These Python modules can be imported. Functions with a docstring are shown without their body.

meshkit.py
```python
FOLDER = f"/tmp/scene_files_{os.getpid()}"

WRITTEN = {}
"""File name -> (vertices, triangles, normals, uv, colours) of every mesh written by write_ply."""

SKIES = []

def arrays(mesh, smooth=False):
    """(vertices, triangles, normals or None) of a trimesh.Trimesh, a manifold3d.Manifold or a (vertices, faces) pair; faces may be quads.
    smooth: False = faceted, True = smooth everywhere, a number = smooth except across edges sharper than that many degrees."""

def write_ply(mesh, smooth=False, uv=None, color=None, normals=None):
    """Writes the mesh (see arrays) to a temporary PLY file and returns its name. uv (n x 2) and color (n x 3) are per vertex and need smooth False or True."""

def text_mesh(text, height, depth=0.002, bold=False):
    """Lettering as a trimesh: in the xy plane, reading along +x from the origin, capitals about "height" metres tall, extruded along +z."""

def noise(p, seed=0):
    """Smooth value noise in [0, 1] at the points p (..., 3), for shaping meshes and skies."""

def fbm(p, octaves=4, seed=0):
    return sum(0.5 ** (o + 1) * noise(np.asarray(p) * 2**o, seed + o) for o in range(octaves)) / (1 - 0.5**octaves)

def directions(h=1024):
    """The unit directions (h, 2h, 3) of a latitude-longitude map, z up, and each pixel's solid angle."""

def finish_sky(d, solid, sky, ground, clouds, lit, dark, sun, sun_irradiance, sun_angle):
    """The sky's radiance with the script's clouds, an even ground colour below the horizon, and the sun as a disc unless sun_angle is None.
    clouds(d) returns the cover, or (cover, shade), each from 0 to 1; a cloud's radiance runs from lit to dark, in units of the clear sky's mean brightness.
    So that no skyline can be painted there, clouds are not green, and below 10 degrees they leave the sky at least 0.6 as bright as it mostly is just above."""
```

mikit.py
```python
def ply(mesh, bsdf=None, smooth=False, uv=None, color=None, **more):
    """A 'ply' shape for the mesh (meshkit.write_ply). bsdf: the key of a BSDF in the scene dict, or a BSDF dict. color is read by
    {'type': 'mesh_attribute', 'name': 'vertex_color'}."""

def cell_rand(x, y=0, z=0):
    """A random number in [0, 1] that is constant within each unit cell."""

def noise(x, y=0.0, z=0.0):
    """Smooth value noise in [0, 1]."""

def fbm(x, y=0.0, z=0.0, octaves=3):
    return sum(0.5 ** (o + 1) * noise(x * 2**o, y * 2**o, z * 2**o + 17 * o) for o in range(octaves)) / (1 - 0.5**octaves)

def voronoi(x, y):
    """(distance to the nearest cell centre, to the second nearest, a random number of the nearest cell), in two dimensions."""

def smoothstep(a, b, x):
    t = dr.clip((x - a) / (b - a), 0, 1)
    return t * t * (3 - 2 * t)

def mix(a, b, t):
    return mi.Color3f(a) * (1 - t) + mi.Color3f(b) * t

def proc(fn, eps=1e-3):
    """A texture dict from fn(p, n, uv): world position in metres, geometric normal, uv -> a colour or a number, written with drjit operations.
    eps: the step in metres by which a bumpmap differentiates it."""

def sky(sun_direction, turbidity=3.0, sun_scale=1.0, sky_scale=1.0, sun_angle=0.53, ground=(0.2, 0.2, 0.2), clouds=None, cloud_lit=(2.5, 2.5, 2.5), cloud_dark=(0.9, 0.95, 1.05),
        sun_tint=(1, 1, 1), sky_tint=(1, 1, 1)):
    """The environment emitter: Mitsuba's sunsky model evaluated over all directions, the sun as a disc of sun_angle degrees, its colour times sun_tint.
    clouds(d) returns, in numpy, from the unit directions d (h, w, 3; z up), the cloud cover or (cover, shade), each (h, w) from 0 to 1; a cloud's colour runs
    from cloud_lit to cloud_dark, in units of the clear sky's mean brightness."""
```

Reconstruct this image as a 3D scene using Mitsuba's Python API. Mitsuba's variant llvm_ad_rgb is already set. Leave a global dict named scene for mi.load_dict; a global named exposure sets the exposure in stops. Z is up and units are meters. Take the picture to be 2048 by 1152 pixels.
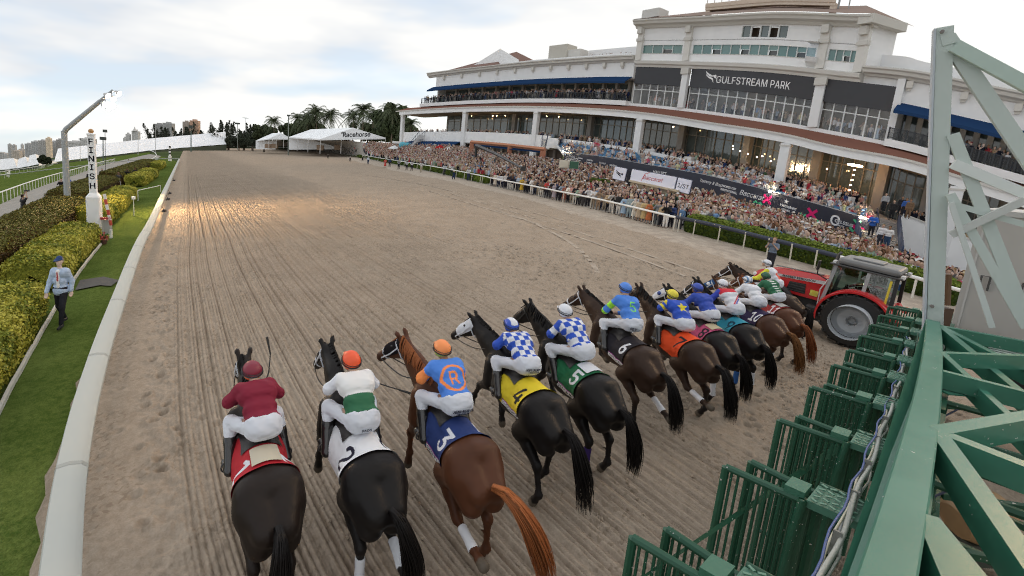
import math, random
import numpy as np, trimesh, shapely, mitsuba as mi, drjit as dr
import manifold3d as m3
import mikit, meshkit
from mikit import ply, proc, noise, fbm, voronoi, cell_rand, smoothstep, mix

scene, labels = {}, {}
T = mi.ScalarTransform4f
rng = np.random.default_rng(7)
random.seed(7)

# ---------------------------------------------------------------- camera
EYE = np.array([0.0, 0.0, 4.5])
FOC, PPX, PPY, PITCH, ROLL = 1000.0, 880.0, 466.0, math.radians(10.0), math.radians(4.5)   # in pixels of the 2048 x 1152 photograph
_F = np.array([0, math.cos(PITCH), -math.sin(PITCH)])
_U = np.array([0, math.sin(PITCH), math.cos(PITCH)])
_R0 = np.array([1.0, 0, 0])
CAM_R = math.cos(ROLL) * _R0 + math.sin(ROLL) * _U
CAM_D = math.sin(ROLL) * _R0 - math.cos(ROLL) * _U
scene['camera'] = {'type': 'perspective', 'fov': math.degrees(2 * math.atan(1024 / FOC)), 'fov_axis': 'x', 'near_clip': 0.05, 'far_clip': 9000.0,
                   'principal_point_offset_x': (1024 - PPX) / 2048, 'principal_point_offset_y': (576 - PPY) / 1152,
                   'to_world': T().look_at(origin=EYE.tolist(), target=(EYE + _F).tolist(), up=(-CAM_D).tolist())}

# ---------------------------------------------------------------- light
def cloud_cover(d):
    az = np.arctan2(d[..., 0], d[..., 1]); el = np.arcsin(np.clip(d[..., 2], -1, 1))
    s = 1.0 / np.maximum(d[..., 2] + 0.16, 0.16)
    q = np.stack([d[..., 0] * s * 1.1 + 3.1, d[..., 1] * s * 1.1 + 1.7, 0 * az], -1)
    n = meshkit.fbm(q * 1.6, 5, 3)
    n2 = meshkit.fbm(np.stack([az * 2.2 + el * 2.0, el * 11.0 + az * 0.8, 0 * az + 4], -1), 5, 9)
    shade = np.clip((n2 - 0.42) * 3.6 + (n - 0.5) * 2.0, 0, 1)
    west = np.clip((np.sin(az - 0.5) + 0.15) * 1.1, 0, 1)            # the bright, thin cloud in front of the low sun
    return np.full(d.shape[:2], 0.98) - 0.26 * (1 - west) * np.clip((n - 0.45) * 4, 0, 1), shade * (1 - 0.40 * west)
scene['sky'] = mikit.sky([0.80, 0.42, 0.42], turbidity=3.0, sun_scale=0.05, sun_angle=14.0, ground=(0.25, 0.22, 0.18), clouds=cloud_cover,
                         cloud_lit=(1.76, 1.74, 1.69), cloud_dark=(1.32, 1.38, 1.46), sun_tint=(1.0, 0.8, 0.6))
scene['sky']['to_world'] = T().rotate([0, 1, 0], -5.6) @ scene['sky']['to_world']      # the sky's rim lies along the falling land
exposure = 2.95

# ---------------------------------------------------------------- helpers
def ray(px, py):
    return _F + (px - PPX) / FOC * CAM_R + (py - PPY) / FOC * CAM_D
def project(P):
    v = np.asarray(P, float) - EYE
    d = v @ _F
    return np.stack([PPX + FOC * (v @ CAM_R) / d, PPY + FOC * (v @ CAM_D) / d, d], -1)
def sstep(a, b, x):
    t = np.clip((np.asarray(x, float) - a) / (b - a), 0, 1)
    return t * t * (3 - 2 * t)
def terrain(x, y):
    """The lie of the land: it falls away gently to the infield (left) and to the gate's outer end (right)."""
    x, y = np.asarray(x, float), np.asarray(y, float)
    left = 0.035 * (x - np.sqrt(x * x + 9.0)) + 0.105
    e = -(x + 0.55 * y) - 6.0                                        # the infield dips towards the lake
    left = left - 0.06 * (e + np.sqrt(e * e + 36.0)) 
    u = x - 3.0
    right = 0.5 * (u + np.sqrt(u * u + 4.0))
    return left - 0.09 * right * (1 - sstep(13.0, 34.0, y)) * 1.0
def at(px, py, h=0.0):
    """The point h metres above the ground that the pixel (px, py) of the photograph looks at."""
    r = ray(px, py)
    t0, t = 0.3, 0.3
    f = lambda t: (EYE + r * t)[2] - h - terrain(*(EYE + r * t)[:2])
    while f(t) > 0 and t < 4000:
        t0, t = t, t * 1.04 + 0.02
    a, b = t0, t
    for _ in range(40):
        m = 0.5 * (a + b)
        a, b = (m, b) if f(m) > 0 else (a, m)
    return EYE + r * b
def at_depth(px, py, d):
    return EYE + ray(px, py) * d
def gz(p):
    return float(terrain(p[0], p[1]))

def key_for(name):
    if name not in scene and name not in labels:
        return name
    i = 1
    while f'{name}_{i:03d}' in scene or f'{name}_{i:03d}' in labels:
        i += 1
    return f'{name}_{i:03d}'
def thing(name, label, cat, group=None):
    k = key_for(name)
    labels[k] = {'label': label, 'category': cat}
    if group: labels[k]['group'] = group
    return k
_next = {}
def obj(name, mesh, mat, parent=None, color=None, smooth=False, label=None, cat=None, group=None, kind=None, **more):
    base = f'{parent}__{name}' if parent else name
    i = _next.get(base, 0); k = base if i == 0 else f'{base}_{i:03d}'
    while k in scene or (k in labels and not parent and cat is None and kind is None):
        i += 1; k = f'{base}_{i:03d}'
    _next[base] = i + 1
    put(k, mesh, mat, color, smooth, **more)
    if label or cat or kind:
        e = labels.setdefault(k, {})
        for a, b in (('label', label), ('category', cat), ('group', group), ('kind', kind)):
            if b: e[a] = b
    return k
def put(k, mesh, mat, color=None, smooth=False, **more):
    if color is not None:
        v, f, n = meshkit.arrays(mesh, smooth)
        c = np.asarray(color, float)
        if c.ndim == 1: c = np.tile(c, (len(v), 1))
        path = meshkit.write_ply((v, f), False, None, c, n)
        scene[k] = {'type': 'ply', 'filename': path, 'face_normals': n is None, 'bsdf': {'type': 'ref', 'id': mat}, **more}
    else:
        scene[k] = ply(mesh, mat, smooth, **more)
    return k

def cat_(ms):
    """Joins (v, f) pairs or trimeshes into one (v, f)."""
    vs, fs, o = [], [], 0
    for m in ms:
        v, f = (np.asarray(m.vertices), np.asarray(m.faces)) if hasattr(m, 'vertices') else (np.asarray(m[0], float), np.asarray(m[1], int))
        if f.shape[1] == 4: f = np.vstack([f[:, [0, 1, 2]], f[:, [0, 2, 3]]])
        vs.append(v); fs.append(f + o); o += len(v)
    return np.vstack(vs), np.vstack(fs)
_BV = np.array([[x, y, z] for x in (-.5, .5) for y in (-.5, .5) for z in (-.5, .5)], float)
_BF = np.array([[0, 1, 3], [0, 3, 2], [4, 6, 7], [4, 7, 5], [0, 4, 5], [0, 5, 1], [2, 3, 7], [2, 7, 6], [0, 2, 6], [0, 6, 4], [1, 5, 7], [1, 7, 3]])
def box(c, s, ax=None):
    """A box with centre c and size s; ax: rows are its axes."""
    v = _BV * np.asarray(s, float)
    if ax is not None: v = v @ np.asarray(ax, float)
    return v + np.asarray(c, float), _BF.copy()
def norm(v):
    v = np.asarray(v, float)
    return v / (np.linalg.norm(v) + 1e-12)
def beam(a, b, w, h, up=(0, 0, 1)):
    """A bar of rectangular section (w across, h along 'up') from a to b."""
    a, b = np.asarray(a, float), np.asarray(b, float)
    d = norm(b - a); s = np.cross(d, up)
    if np.linalg.norm(s) < 1e-4: s = np.cross(d, [1, 0, 0])
    s = norm(s); u = np.cross(s, d)
    return box((a + b) / 2, (np.linalg.norm(b - a), w, h), np.array([d, s, u]))
def tube(pts, r, n=8, caps=True):
    """A tube along a polyline; r is a number or one per point."""
    p = np.asarray(pts, float); r = np.broadcast_to(np.asarray(r, float), (len(p),))
    t = np.gradient(p, axis=0); t /= np.linalg.norm(t, axis=1, keepdims=True) + 1e-12
    a = np.cross(t[0], [0, 0, 1.0]); a = np.cross(t[0], [1.0, 0, 0]) if np.linalg.norm(a) < 0.05 else a
    A = []
    for i in range(len(p)):
        a = a - t[i] * (a @ t[i]); a = norm(a); A.append(a)
    A = np.array(A); B = np.cross(t, A)
    g = np.arange(n) * 2 * np.pi / n
    v = p[:, None] + r[:, None, None] * (np.cos(g)[None, :, None] * A[:, None] + np.sin(g)[None, :, None] * B[:, None])
    i, j = np.meshgrid(np.arange(len(p) - 1), np.arange(n), indexing='ij')
    q = np.stack([i * n + j, i * n + (j + 1) % n, (i + 1) * n + (j + 1) % n, (i + 1) * n + j], -1).reshape(-1, 4)
    f = np.vstack([q[:, [0, 1, 2]], q[:, [0, 2, 3]]])
    v = v.reshape(-1, 3)
    if caps:
        m = len(v); v = np.vstack([v, p[:1], p[-1:]])
        k = np.arange(n); e = (len(p) - 1) * n
        f = np.vstack([f, np.stack([np.full(n, m), (k + 1) % n, k], 1), np.stack([np.full(n, m + 1), e + k, e + (k + 1) % n], 1)])
    return v, f
def grid(P):
    """A sheet from a (n, m, 3) array of points."""
    n, m = P.shape[:2]
    i, j = np.meshgrid(np.arange(n - 1), np.arange(m - 1), indexing='ij')
    q = np.stack([i * m + j, (i + 1) * m + j, (i + 1) * m + j + 1, i * m + j + 1], -1).reshape(-1, 4)
    f = np.vstack([q[:, [0, 1, 2]], q[:, [0, 2, 3]]]); v = P.reshape(-1, 3)
    if np.cross(v[f[:, 1]] - v[f[:, 0]], v[f[:, 2]] - v[f[:, 0]])[:, 2].sum() < 0: f = f[:, ::-1]
    return v, f
def sweep(path, prof, closed=True, caps=True, side=None):
    """Sweeps a profile [(out, up)...] along a 3-D path; 'out' points to the path's right hand in plan."""
    p = np.asarray(path, float); prof = np.asarray(prof, float)
    t = np.gradient(p[:, :2], axis=0); t /= np.linalg.norm(t, axis=1, keepdims=True)
    o = np.stack([t[:, 1], -t[:, 0], 0 * t[:, 0]], 1) if side is None else side
    v = p[:, None] + prof[None, :, :1] * o[:, None] + prof[None, :, 1:] * np.array([0, 0, 1.0])
    n, m = v.shape[:2]; k = m if closed else m - 1
    i, j = np.meshgrid(np.arange(n - 1), np.arange(k), indexing='ij')
    q = np.stack([i * m + j, i * m + (j + 1) % m, (i + 1) * m + (j + 1) % m, (i + 1) * m + j], -1).reshape(-1, 4)
    f = np.vstack([q[:, [0, 1, 2]], q[:, [0, 2, 3]]])
    if closed and caps:
        tri = trimesh.creation.triangulate_polygon(shapely.Polygon(prof), engine='earcut')[1]
        f = np.vstack([f, tri[:, ::-1], tri + (n - 1) * m])
    return v.reshape(-1, 3), f
def resample(path, n=None, step=None):
    p = np.asarray(path, float)
    s = np.r_[0, np.cumsum(np.linalg.norm(np.diff(p, axis=0), axis=1))]
    if n is None: n = max(2, int(round(s[-1] / step)) + 1)
    u = np.linspace(0, s[-1], n)
    return np.stack([np.interp(u, s, p[:, k]) for k in range(p.shape[1])], 1)
def spline(path, n):
    from scipy.interpolate import PchipInterpolator
    p = np.asarray(path, float)
    s = np.r_[0, np.cumsum(np.linalg.norm(np.diff(p, axis=0), axis=1))]
    u = np.linspace(0, s[-1], n)
    return np.stack([PchipInterpolator(s, p[:, k])(u) for k in range(p.shape[1])], 1)
def ground_path(pix, n=40, h=0.0):
    p = spline(np.array([at(x, y, h) for x, y in pix]), n)
    p[:, 2] = terrain(p[:, 0], p[:, 1]) + h
    return p
def rot(axis, a):
    return trimesh.transformations.rotation_matrix(a, axis)[:3, :3]
def xf(m, R=None, t=(0, 0, 0)):
    v, f = (np.asarray(m.vertices), np.asarray(m.faces)) if hasattr(m, 'vertices') else m
    v = np.asarray(v, float)
    return (v if R is None else v @ np.asarray(R).T) + np.asarray(t, float), f
def lathe(prof, n=16):
    """Turns [(radius, height)...] about z."""
    m = trimesh.creation.revolve(np.asarray(prof, float), sections=n)
    return np.array(m.vertices), np.array(m.faces)
def srgb(*c):
    c = np.asarray(c, float) / 255.0
    return np.where(c <= 0.04045, c / 12.92, ((c + 0.055) / 1.055) ** 2.4)
_text = {}
def text_poly(s, bold=True):
    """The outline of a word, capitals 1 high, from the origin."""
    if (s, bold) not in _text:
        m = meshkit.text_mesh(s, 1.0, 0.1, bold)
        tri = m.triangles[(m.face_normals[:, 2] > 0.9)][:, :, :2]
        _text[(s, bold)] = shapely.union_all([shapely.Polygon(t).buffer(1e-4) for t in tri])
    return _text[(s, bold)]
def lettering(s, height, origin, right, up, depth=0.01, bold=True, center=True):
    """Raised lettering on a surface."""
    m = meshkit.text_mesh(s, height, depth, bold)
    v = np.array(m.vertices)
    if center: v[:, 0] -= (v[:, 0].min() + v[:, 0].max()) / 2
    n = np.cross(right, up)
    return v[:, :1] * np.asarray(right) + v[:, 1:2] * np.asarray(up) + v[:, 2:] * n + np.asarray(origin, float), np.array(m.faces)
def plate(poly, origin, right, up, depth=0.01):
    """A flat shape cut from a shapely outline, 'depth' thick."""
    ms = [trimesh.creation.extrude_polygon(g, depth, engine='earcut') for g in getattr(poly, 'geoms', [poly]) if g.area > 1e-9]
    v, f = cat_(ms)
    n = np.cross(right, up)
    return v[:, :1] * np.asarray(right) + v[:, 1:2] * np.asarray(up) + v[:, 2:] * n + np.asarray(origin, float), f

# smooth blended bodies: a signed distance field of tapered bones, meshed by surface nets
def nets(f, lo, hi, h):
    lo, hi = np.asarray(lo, float), np.asarray(hi, float)
    n = np.ceil((hi - lo) / h).astype(int) + 1
    ax = [lo[k] + h * np.arange(n[k]) for k in range(3)]
    P = np.stack(np.meshgrid(*ax, indexing='ij'), -1)
    D = f(P.reshape(-1, 3)).reshape(n)
    S = D < 0
    c = np.stack([S[i:n[0] - 1 + i, j:n[1] - 1 + j, k:n[2] - 1 + k] for i in (0, 1) for j in (0, 1) for k in (0, 1)], -1)
    mixd = c.any(-1) & ~c.all(-1)
    idx = np.full(mixd.shape, -1); cells = np.argwhere(mixd); idx[mixd] = np.arange(len(cells))
    acc, cnt = np.zeros((len(cells), 3)), np.zeros(len(cells))
    corners = np.array([[i, j, k] for i in (0, 1) for j in (0, 1) for k in (0, 1)])
    for a in range(8):
        for b in range(a + 1, 8):
            if np.abs(corners[a] - corners[b]).sum() != 1: continue
            da = D[tuple((cells + corners[a]).T)]; db = D[tuple((cells + corners[b]).T)]
            m = (da < 0) != (db < 0)
            t = np.where(m, da / np.where(m, da - db, 1), 0)
            acc[m] += (corners[a] + (corners[b] - corners[a]) * t[:, None])[m]; cnt[m] += 1
    V = lo + h * (cells + acc / cnt[:, None])
    F = []
    for k in range(3):
        u, w = [(1, 2), (2, 0), (0, 1)][k]
        sl0 = [slice(None)] * 3; sl1 = [slice(None)] * 3
        sl0[k] = slice(0, n[k] - 1); sl1[k] = slice(1, n[k])
        A, B = S[tuple(sl0)], S[tuple(sl1)]
        e = np.argwhere(A != B)
        e = e[(e[:, u] > 0) & (e[:, w] > 0) & (e[:, u] < n[u] - 1) & (e[:, w] < n[w] - 1)]
        inside = A[tuple(e.T)]
        du, dw = np.eye(3, dtype=int)[u], np.eye(3, dtype=int)[w]
        q = np.stack([idx[tuple((e - du - dw).T)], idx[tuple((e - dw).T)], idx[tuple(e.T)], idx[tuple((e - du).T)]], 1)
        q[~inside] = q[~inside][:, ::-1]
        F.append(q)
    F = np.vstack(F)
    return V, np.vstack([F[:, [0, 1, 2]], F[:, [0, 2, 3]]])
def bone(P, a, b, ra, rb, wide=None):
    """Distance to a round cone from a to b; wide: (axis, factor) stretches it along an axis about its middle line."""
    a, b = np.asarray(a, float), np.asarray(b, float)
    if wide is not None:
        ax, k = norm(wide[0]), wide[1]
        m = a
        sc = lambda X: X + ((X - m) @ ax)[..., None] * ax * (1 / k - 1)
        P = sc(P); b = sc(b)
    d = b - a; L2 = d @ d + 1e-12
    t = np.clip(((P - a) @ d) / L2, 0, 1)
    return np.linalg.norm(P - a - t[:, None] * d, axis=1) - (ra + (rb - ra) * t)
def blend(ds, k):
    o = ds[0]
    for d in ds[1:]:
        h = np.clip(0.5 + 0.5 * (o - d) / k, 0, 1)
        o = o + (d - o) * h - k * h * (1 - h)
    return o
def body(bones, h, k=0.05, grow=0.0, carve=None):
    """bones: (a, b, ra, rb[, wide]) ...; one continuous skin."""
    pts = np.array([p for b in bones for p in b[:2]]); R = max(max(b[2:4]) for b in bones) * 1.6 + grow + 2 * h
    def f(P):
        out = np.full(len(P), 9.0); first = True
        for b in bones:
            w = b[4] if len(b) > 4 else None
            reach = max(b[2], b[3]) * (max(1, w[1]) if w else 1) + 0.3
            lo, hi = np.minimum(b[0], b[1]) - reach, np.maximum(b[0], b[1]) + reach
            near = np.all((P > lo) & (P < hi), axis=1)
            if not near.any(): continue
            out[near] = blend([out[near], bone(P[near], b[0], b[1], b[2] + grow, b[3] + grow, w)], k)
        return out if carve is None else np.maximum(out, carve(P))
    return nets(f, pts.min(0) - R, pts.max(0) + R, h)
# ---------------------------------------------------------------- materials (colours of most things lie on their vertices)
VC = {'type': 'mesh_attribute', 'name': 'vertex_color'}
def principled(rough, **k):
    return {'type': 'twosided', 'b': {'type': 'principled', 'base_color': VC, 'roughness': rough, **k}}
scene['matte'] = {'type': 'twosided', 'b': {'type': 'diffuse', 'reflectance': VC}}
scene['satin'] = principled(0.45, specular=0.5)
scene['gloss'] = principled(0.18, specular=0.6, clearcoat=0.5, clearcoat_gloss=0.9)
def hide_bump(p, n, uv): return 0.0016 * noise(p.x * 60, p.y * 60, p.z * 24) + 0.016 * fbm(p.x * 6, p.y * 6, p.z * 6, 2)
scene['hide'] = {'type': 'twosided', 'b': {'type': 'bumpmap', 'b': {'type': 'principled', 'base_color': VC, 'roughness': 0.46, 'specular': 0.20}, 't': proc(hide_bump, eps=3e-3), 'scale': 1.0}}
scene['cloth'] = {'type': 'twosided', 'b': {'type': 'bumpmap', 'b': {'type': 'principled', 'base_color': VC, 'roughness': 0.75, 'specular': 0.25, 'sheen': 0.3}, 't': proc(lambda p, n, uv: 0.030 * fbm(p.x * 12 + p.z * 6, p.y * 12, p.z * 15, 3), eps=5e-3), 'scale': 1.0}}
scene['metal'] = principled(0.35, metallic=0.8)
scene['glass_dark'] = {'type': 'twosided', 'b': {'type': 'principled', 'base_color': VC, 'roughness': 0.05, 'specular': 0.9}}
scene['pane'] = {'type': 'thindielectric', 'int_ior': 1.5}
# ---------------------------------------------------------------- the ground
RAIL_H = 0.80
_rp = [(160, 1152), (169, 976), (187, 841), (216, 713), (251, 597), (291, 480), (305, 453), (327, 399), (346, 352), (360, 318)]
RAIL = np.array([at(x, y, RAIL_H - 0.06) for x, y in _rp])                # track-side edge of the rail's cover
_d0 = norm(RAIL[0, :2] - RAIL[1, :2])
RAIL = np.vstack([[*(RAIL[0, :2] + _d0 * 4), 0], RAIL])
from scipy.interpolate import PchipInterpolator
_rx = PchipInterpolator(RAIL[:, 1], RAIL[:, 0])
def rail_x(y):
    y = np.asarray(y, float); y0, y1 = RAIL[0, 1], RAIL[-1, 1]
    s1 = (RAIL[-1, 0] - RAIL[-3, 0]) / (RAIL[-1, 1] - RAIL[-3, 1])
    return np.where(y > y1, RAIL[-1, 0] + (y - y1) * s1, _rx(np.clip(y, y0, y1)))
_fp = [(540, 297.5), (640, 303), (700, 312), (780, 328), (900, 353), (980, 372), (1077, 394), (1126, 406), (1181, 418), (1265, 441), (1349, 465), (1387, 473), (1436, 486), (1487, 501), (1560, 520), (1700, 560), (1826, 598), (1960, 640)]
FENCE = np.array([at(x, y) for x, y in _fp])
FENCE_S = spline(FENCE, 160)
_fo = np.argsort(FENCE_S[:, 1])
def fence_x(y):
    y = np.asarray(y, float); lo = FENCE_S[_fo][0, 1]
    return np.where(y < lo, 60.0, np.interp(y, FENCE_S[_fo][:, 1], FENCE_S[_fo][:, 0]))

# colours of sand, lawn and turf vary with grain and patches
def sand_color(p, n, uv):
    a = fbm(p.x * 0.9 + 3, p.y * 0.9, 0, 4); b = fbm(p.x * 14, p.y * 14, 2, 3); c = noise(p.x * 70, p.y * 70, 0)
    t = dr.clip(0.5 + 0.6 * (a - 0.5) + 0.9 * (b - 0.5) + 0.5 * (c - 0.5), 0, 1)
    col = mix((0.300, 0.243, 0.190), (0.428, 0.358, 0.288), t)
    dark = smoothstep(0.66, 0.80, noise(p.x * 26 + 9, p.y * 20, 5)) * smoothstep(0.45, 0.6, noise(p.x * 1.7, p.y * 1.3, 1))
    return mix(col, (0.22, 0.172, 0.128), 0.55 * dark)
scene['sand'] = {'type': 'twosided', 'b': {'type': 'bumpmap', 'b': {'type': 'diffuse', 'reflectance': proc(sand_color)}, 't': proc(lambda p, n, uv: 0.016 * fbm(p.x * 22, p.y * 22, 0, 3) + 0.004 * noise(p.x * 150, p.y * 150, 0), eps=4e-3), 'scale': 1.0}}
def pale_sand_color(p, n, uv):
    b = fbm(p.x * 3, p.y * 3, 2, 4); c = noise(p.x * 40, p.y * 40, 0)
    return mix((0.34, 0.285, 0.235), (0.50, 0.44, 0.37), dr.clip(0.5 + 1.4 * (b - 0.5) + 0.4 * (c - 0.5), 0, 1))
scene['pale_sand'] = {'type': 'twosided', 'b': {'type': 'bumpmap', 'b': {'type': 'diffuse', 'reflectance': proc(pale_sand_color)}, 't': proc(lambda p, n, uv: 0.03 * fbm(p.x * 6, p.y * 6, 0, 3), eps=1e-2), 'scale': 1.0}}
def lawn_color(p, n, uv):
    a = fbm(p.x * 0.8, p.y * 0.8, 1, 3); b = fbm(p.x * 12, p.y * 12, 3, 3); c = noise(p.x * 90, p.y * 60, 0)
    t = dr.clip(0.5 + 0.9 * (a - 0.5) + 0.9 * (b - 0.5) + 0.7 * (c - 0.5), 0, 1)
    return mix((0.070, 0.115, 0.024), (0.165, 0.215, 0.058), t)
scene['lawn_grass'] = {'type': 'twosided', 'b': {'type': 'bumpmap', 'b': {'type': 'diffuse', 'reflectance': proc(lawn_color)}, 't': proc(lambda p, n, uv: 0.03 * noise(p.x * 60, p.y * 60, 0) + 0.02 * fbm(p.x * 10, p.y * 10, 0, 2), eps=4e-3), 'scale': 1.0}}
def grey_color(p, n, uv):
    b = fbm(p.x * 1.2, p.y * 0.5, 2, 4); c = noise(p.x * 25, p.y * 25, 0)
    return mix((0.30, 0.285, 0.26), (0.40, 0.38, 0.35), dr.clip(0.5 + 1.0 * (b - 0.5) + 0.4 * (c - 0.5), 0, 1))
scene['grey_dirt'] = {'type': 'twosided', 'b': {'type': 'diffuse', 'reflectance': proc(grey_color)}}
scene['land_cover'] = {'type': 'twosided', 'b': {'type': 'diffuse', 'reflectance': proc(lambda p, n, uv: mix((0.05, 0.075, 0.03), (0.10, 0.12, 0.06), fbm(p.x * 0.08, p.y * 0.08, 0, 4)))}}

_yy = np.linspace(22, 120, 60); _c2, _c1, _c0 = (float(c) for c in np.polyfit(_yy, rail_x(_yy), 2))
def far_ridges(p, n, uv):
    u = p.x - (_c0 + p.y * (_c1 + p.y * _c2)); w = u / 0.40 + 0.3 * noise(p.x * 0.5, p.y * 0.2, 0); t = dr.abs(w - dr.floor(w) - 0.5) * 2
    return 0.12 * smoothstep(0.1, 0.8, t) * (1 - smoothstep(11.0, 19.0, u)) * smoothstep(1.0, 2.0, u) + 0.05 * fbm(p.x * 3, p.y * 2, 0, 4)
scene['sand_far'] = {'type': 'twosided', 'b': {'type': 'bumpmap', 'b': {'type': 'diffuse', 'reflectance': proc(sand_color)}, 't': proc(far_ridges, eps=2e-2), 'scale': 1.0}}

# base land
ys = np.r_[np.linspace(-30, 40, 36), np.geomspace(44, 7000, 70)]
tt = np.linspace(0, 1, 120) ** 1.0
rows = []
for y in ys:
    xr = np.minimum(fence_x(y) + 0.5, 60) if y > 23 else 60.0
    xl = -40 - 1.35 * max(y, 0)
    if y > 420: xr = 60 + 0.9 * (y - 420)
    x = xl + (xr - xl) * tt
    rows.append(np.stack([x, 0 * x + y, terrain(x, y) - 0.30], -1))
put('land', grid(np.array(rows)), 'land_cover', smooth=True)
labels['land'] = {'label': 'wide grassy land around the race course', 'kind': 'structure'}

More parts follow.
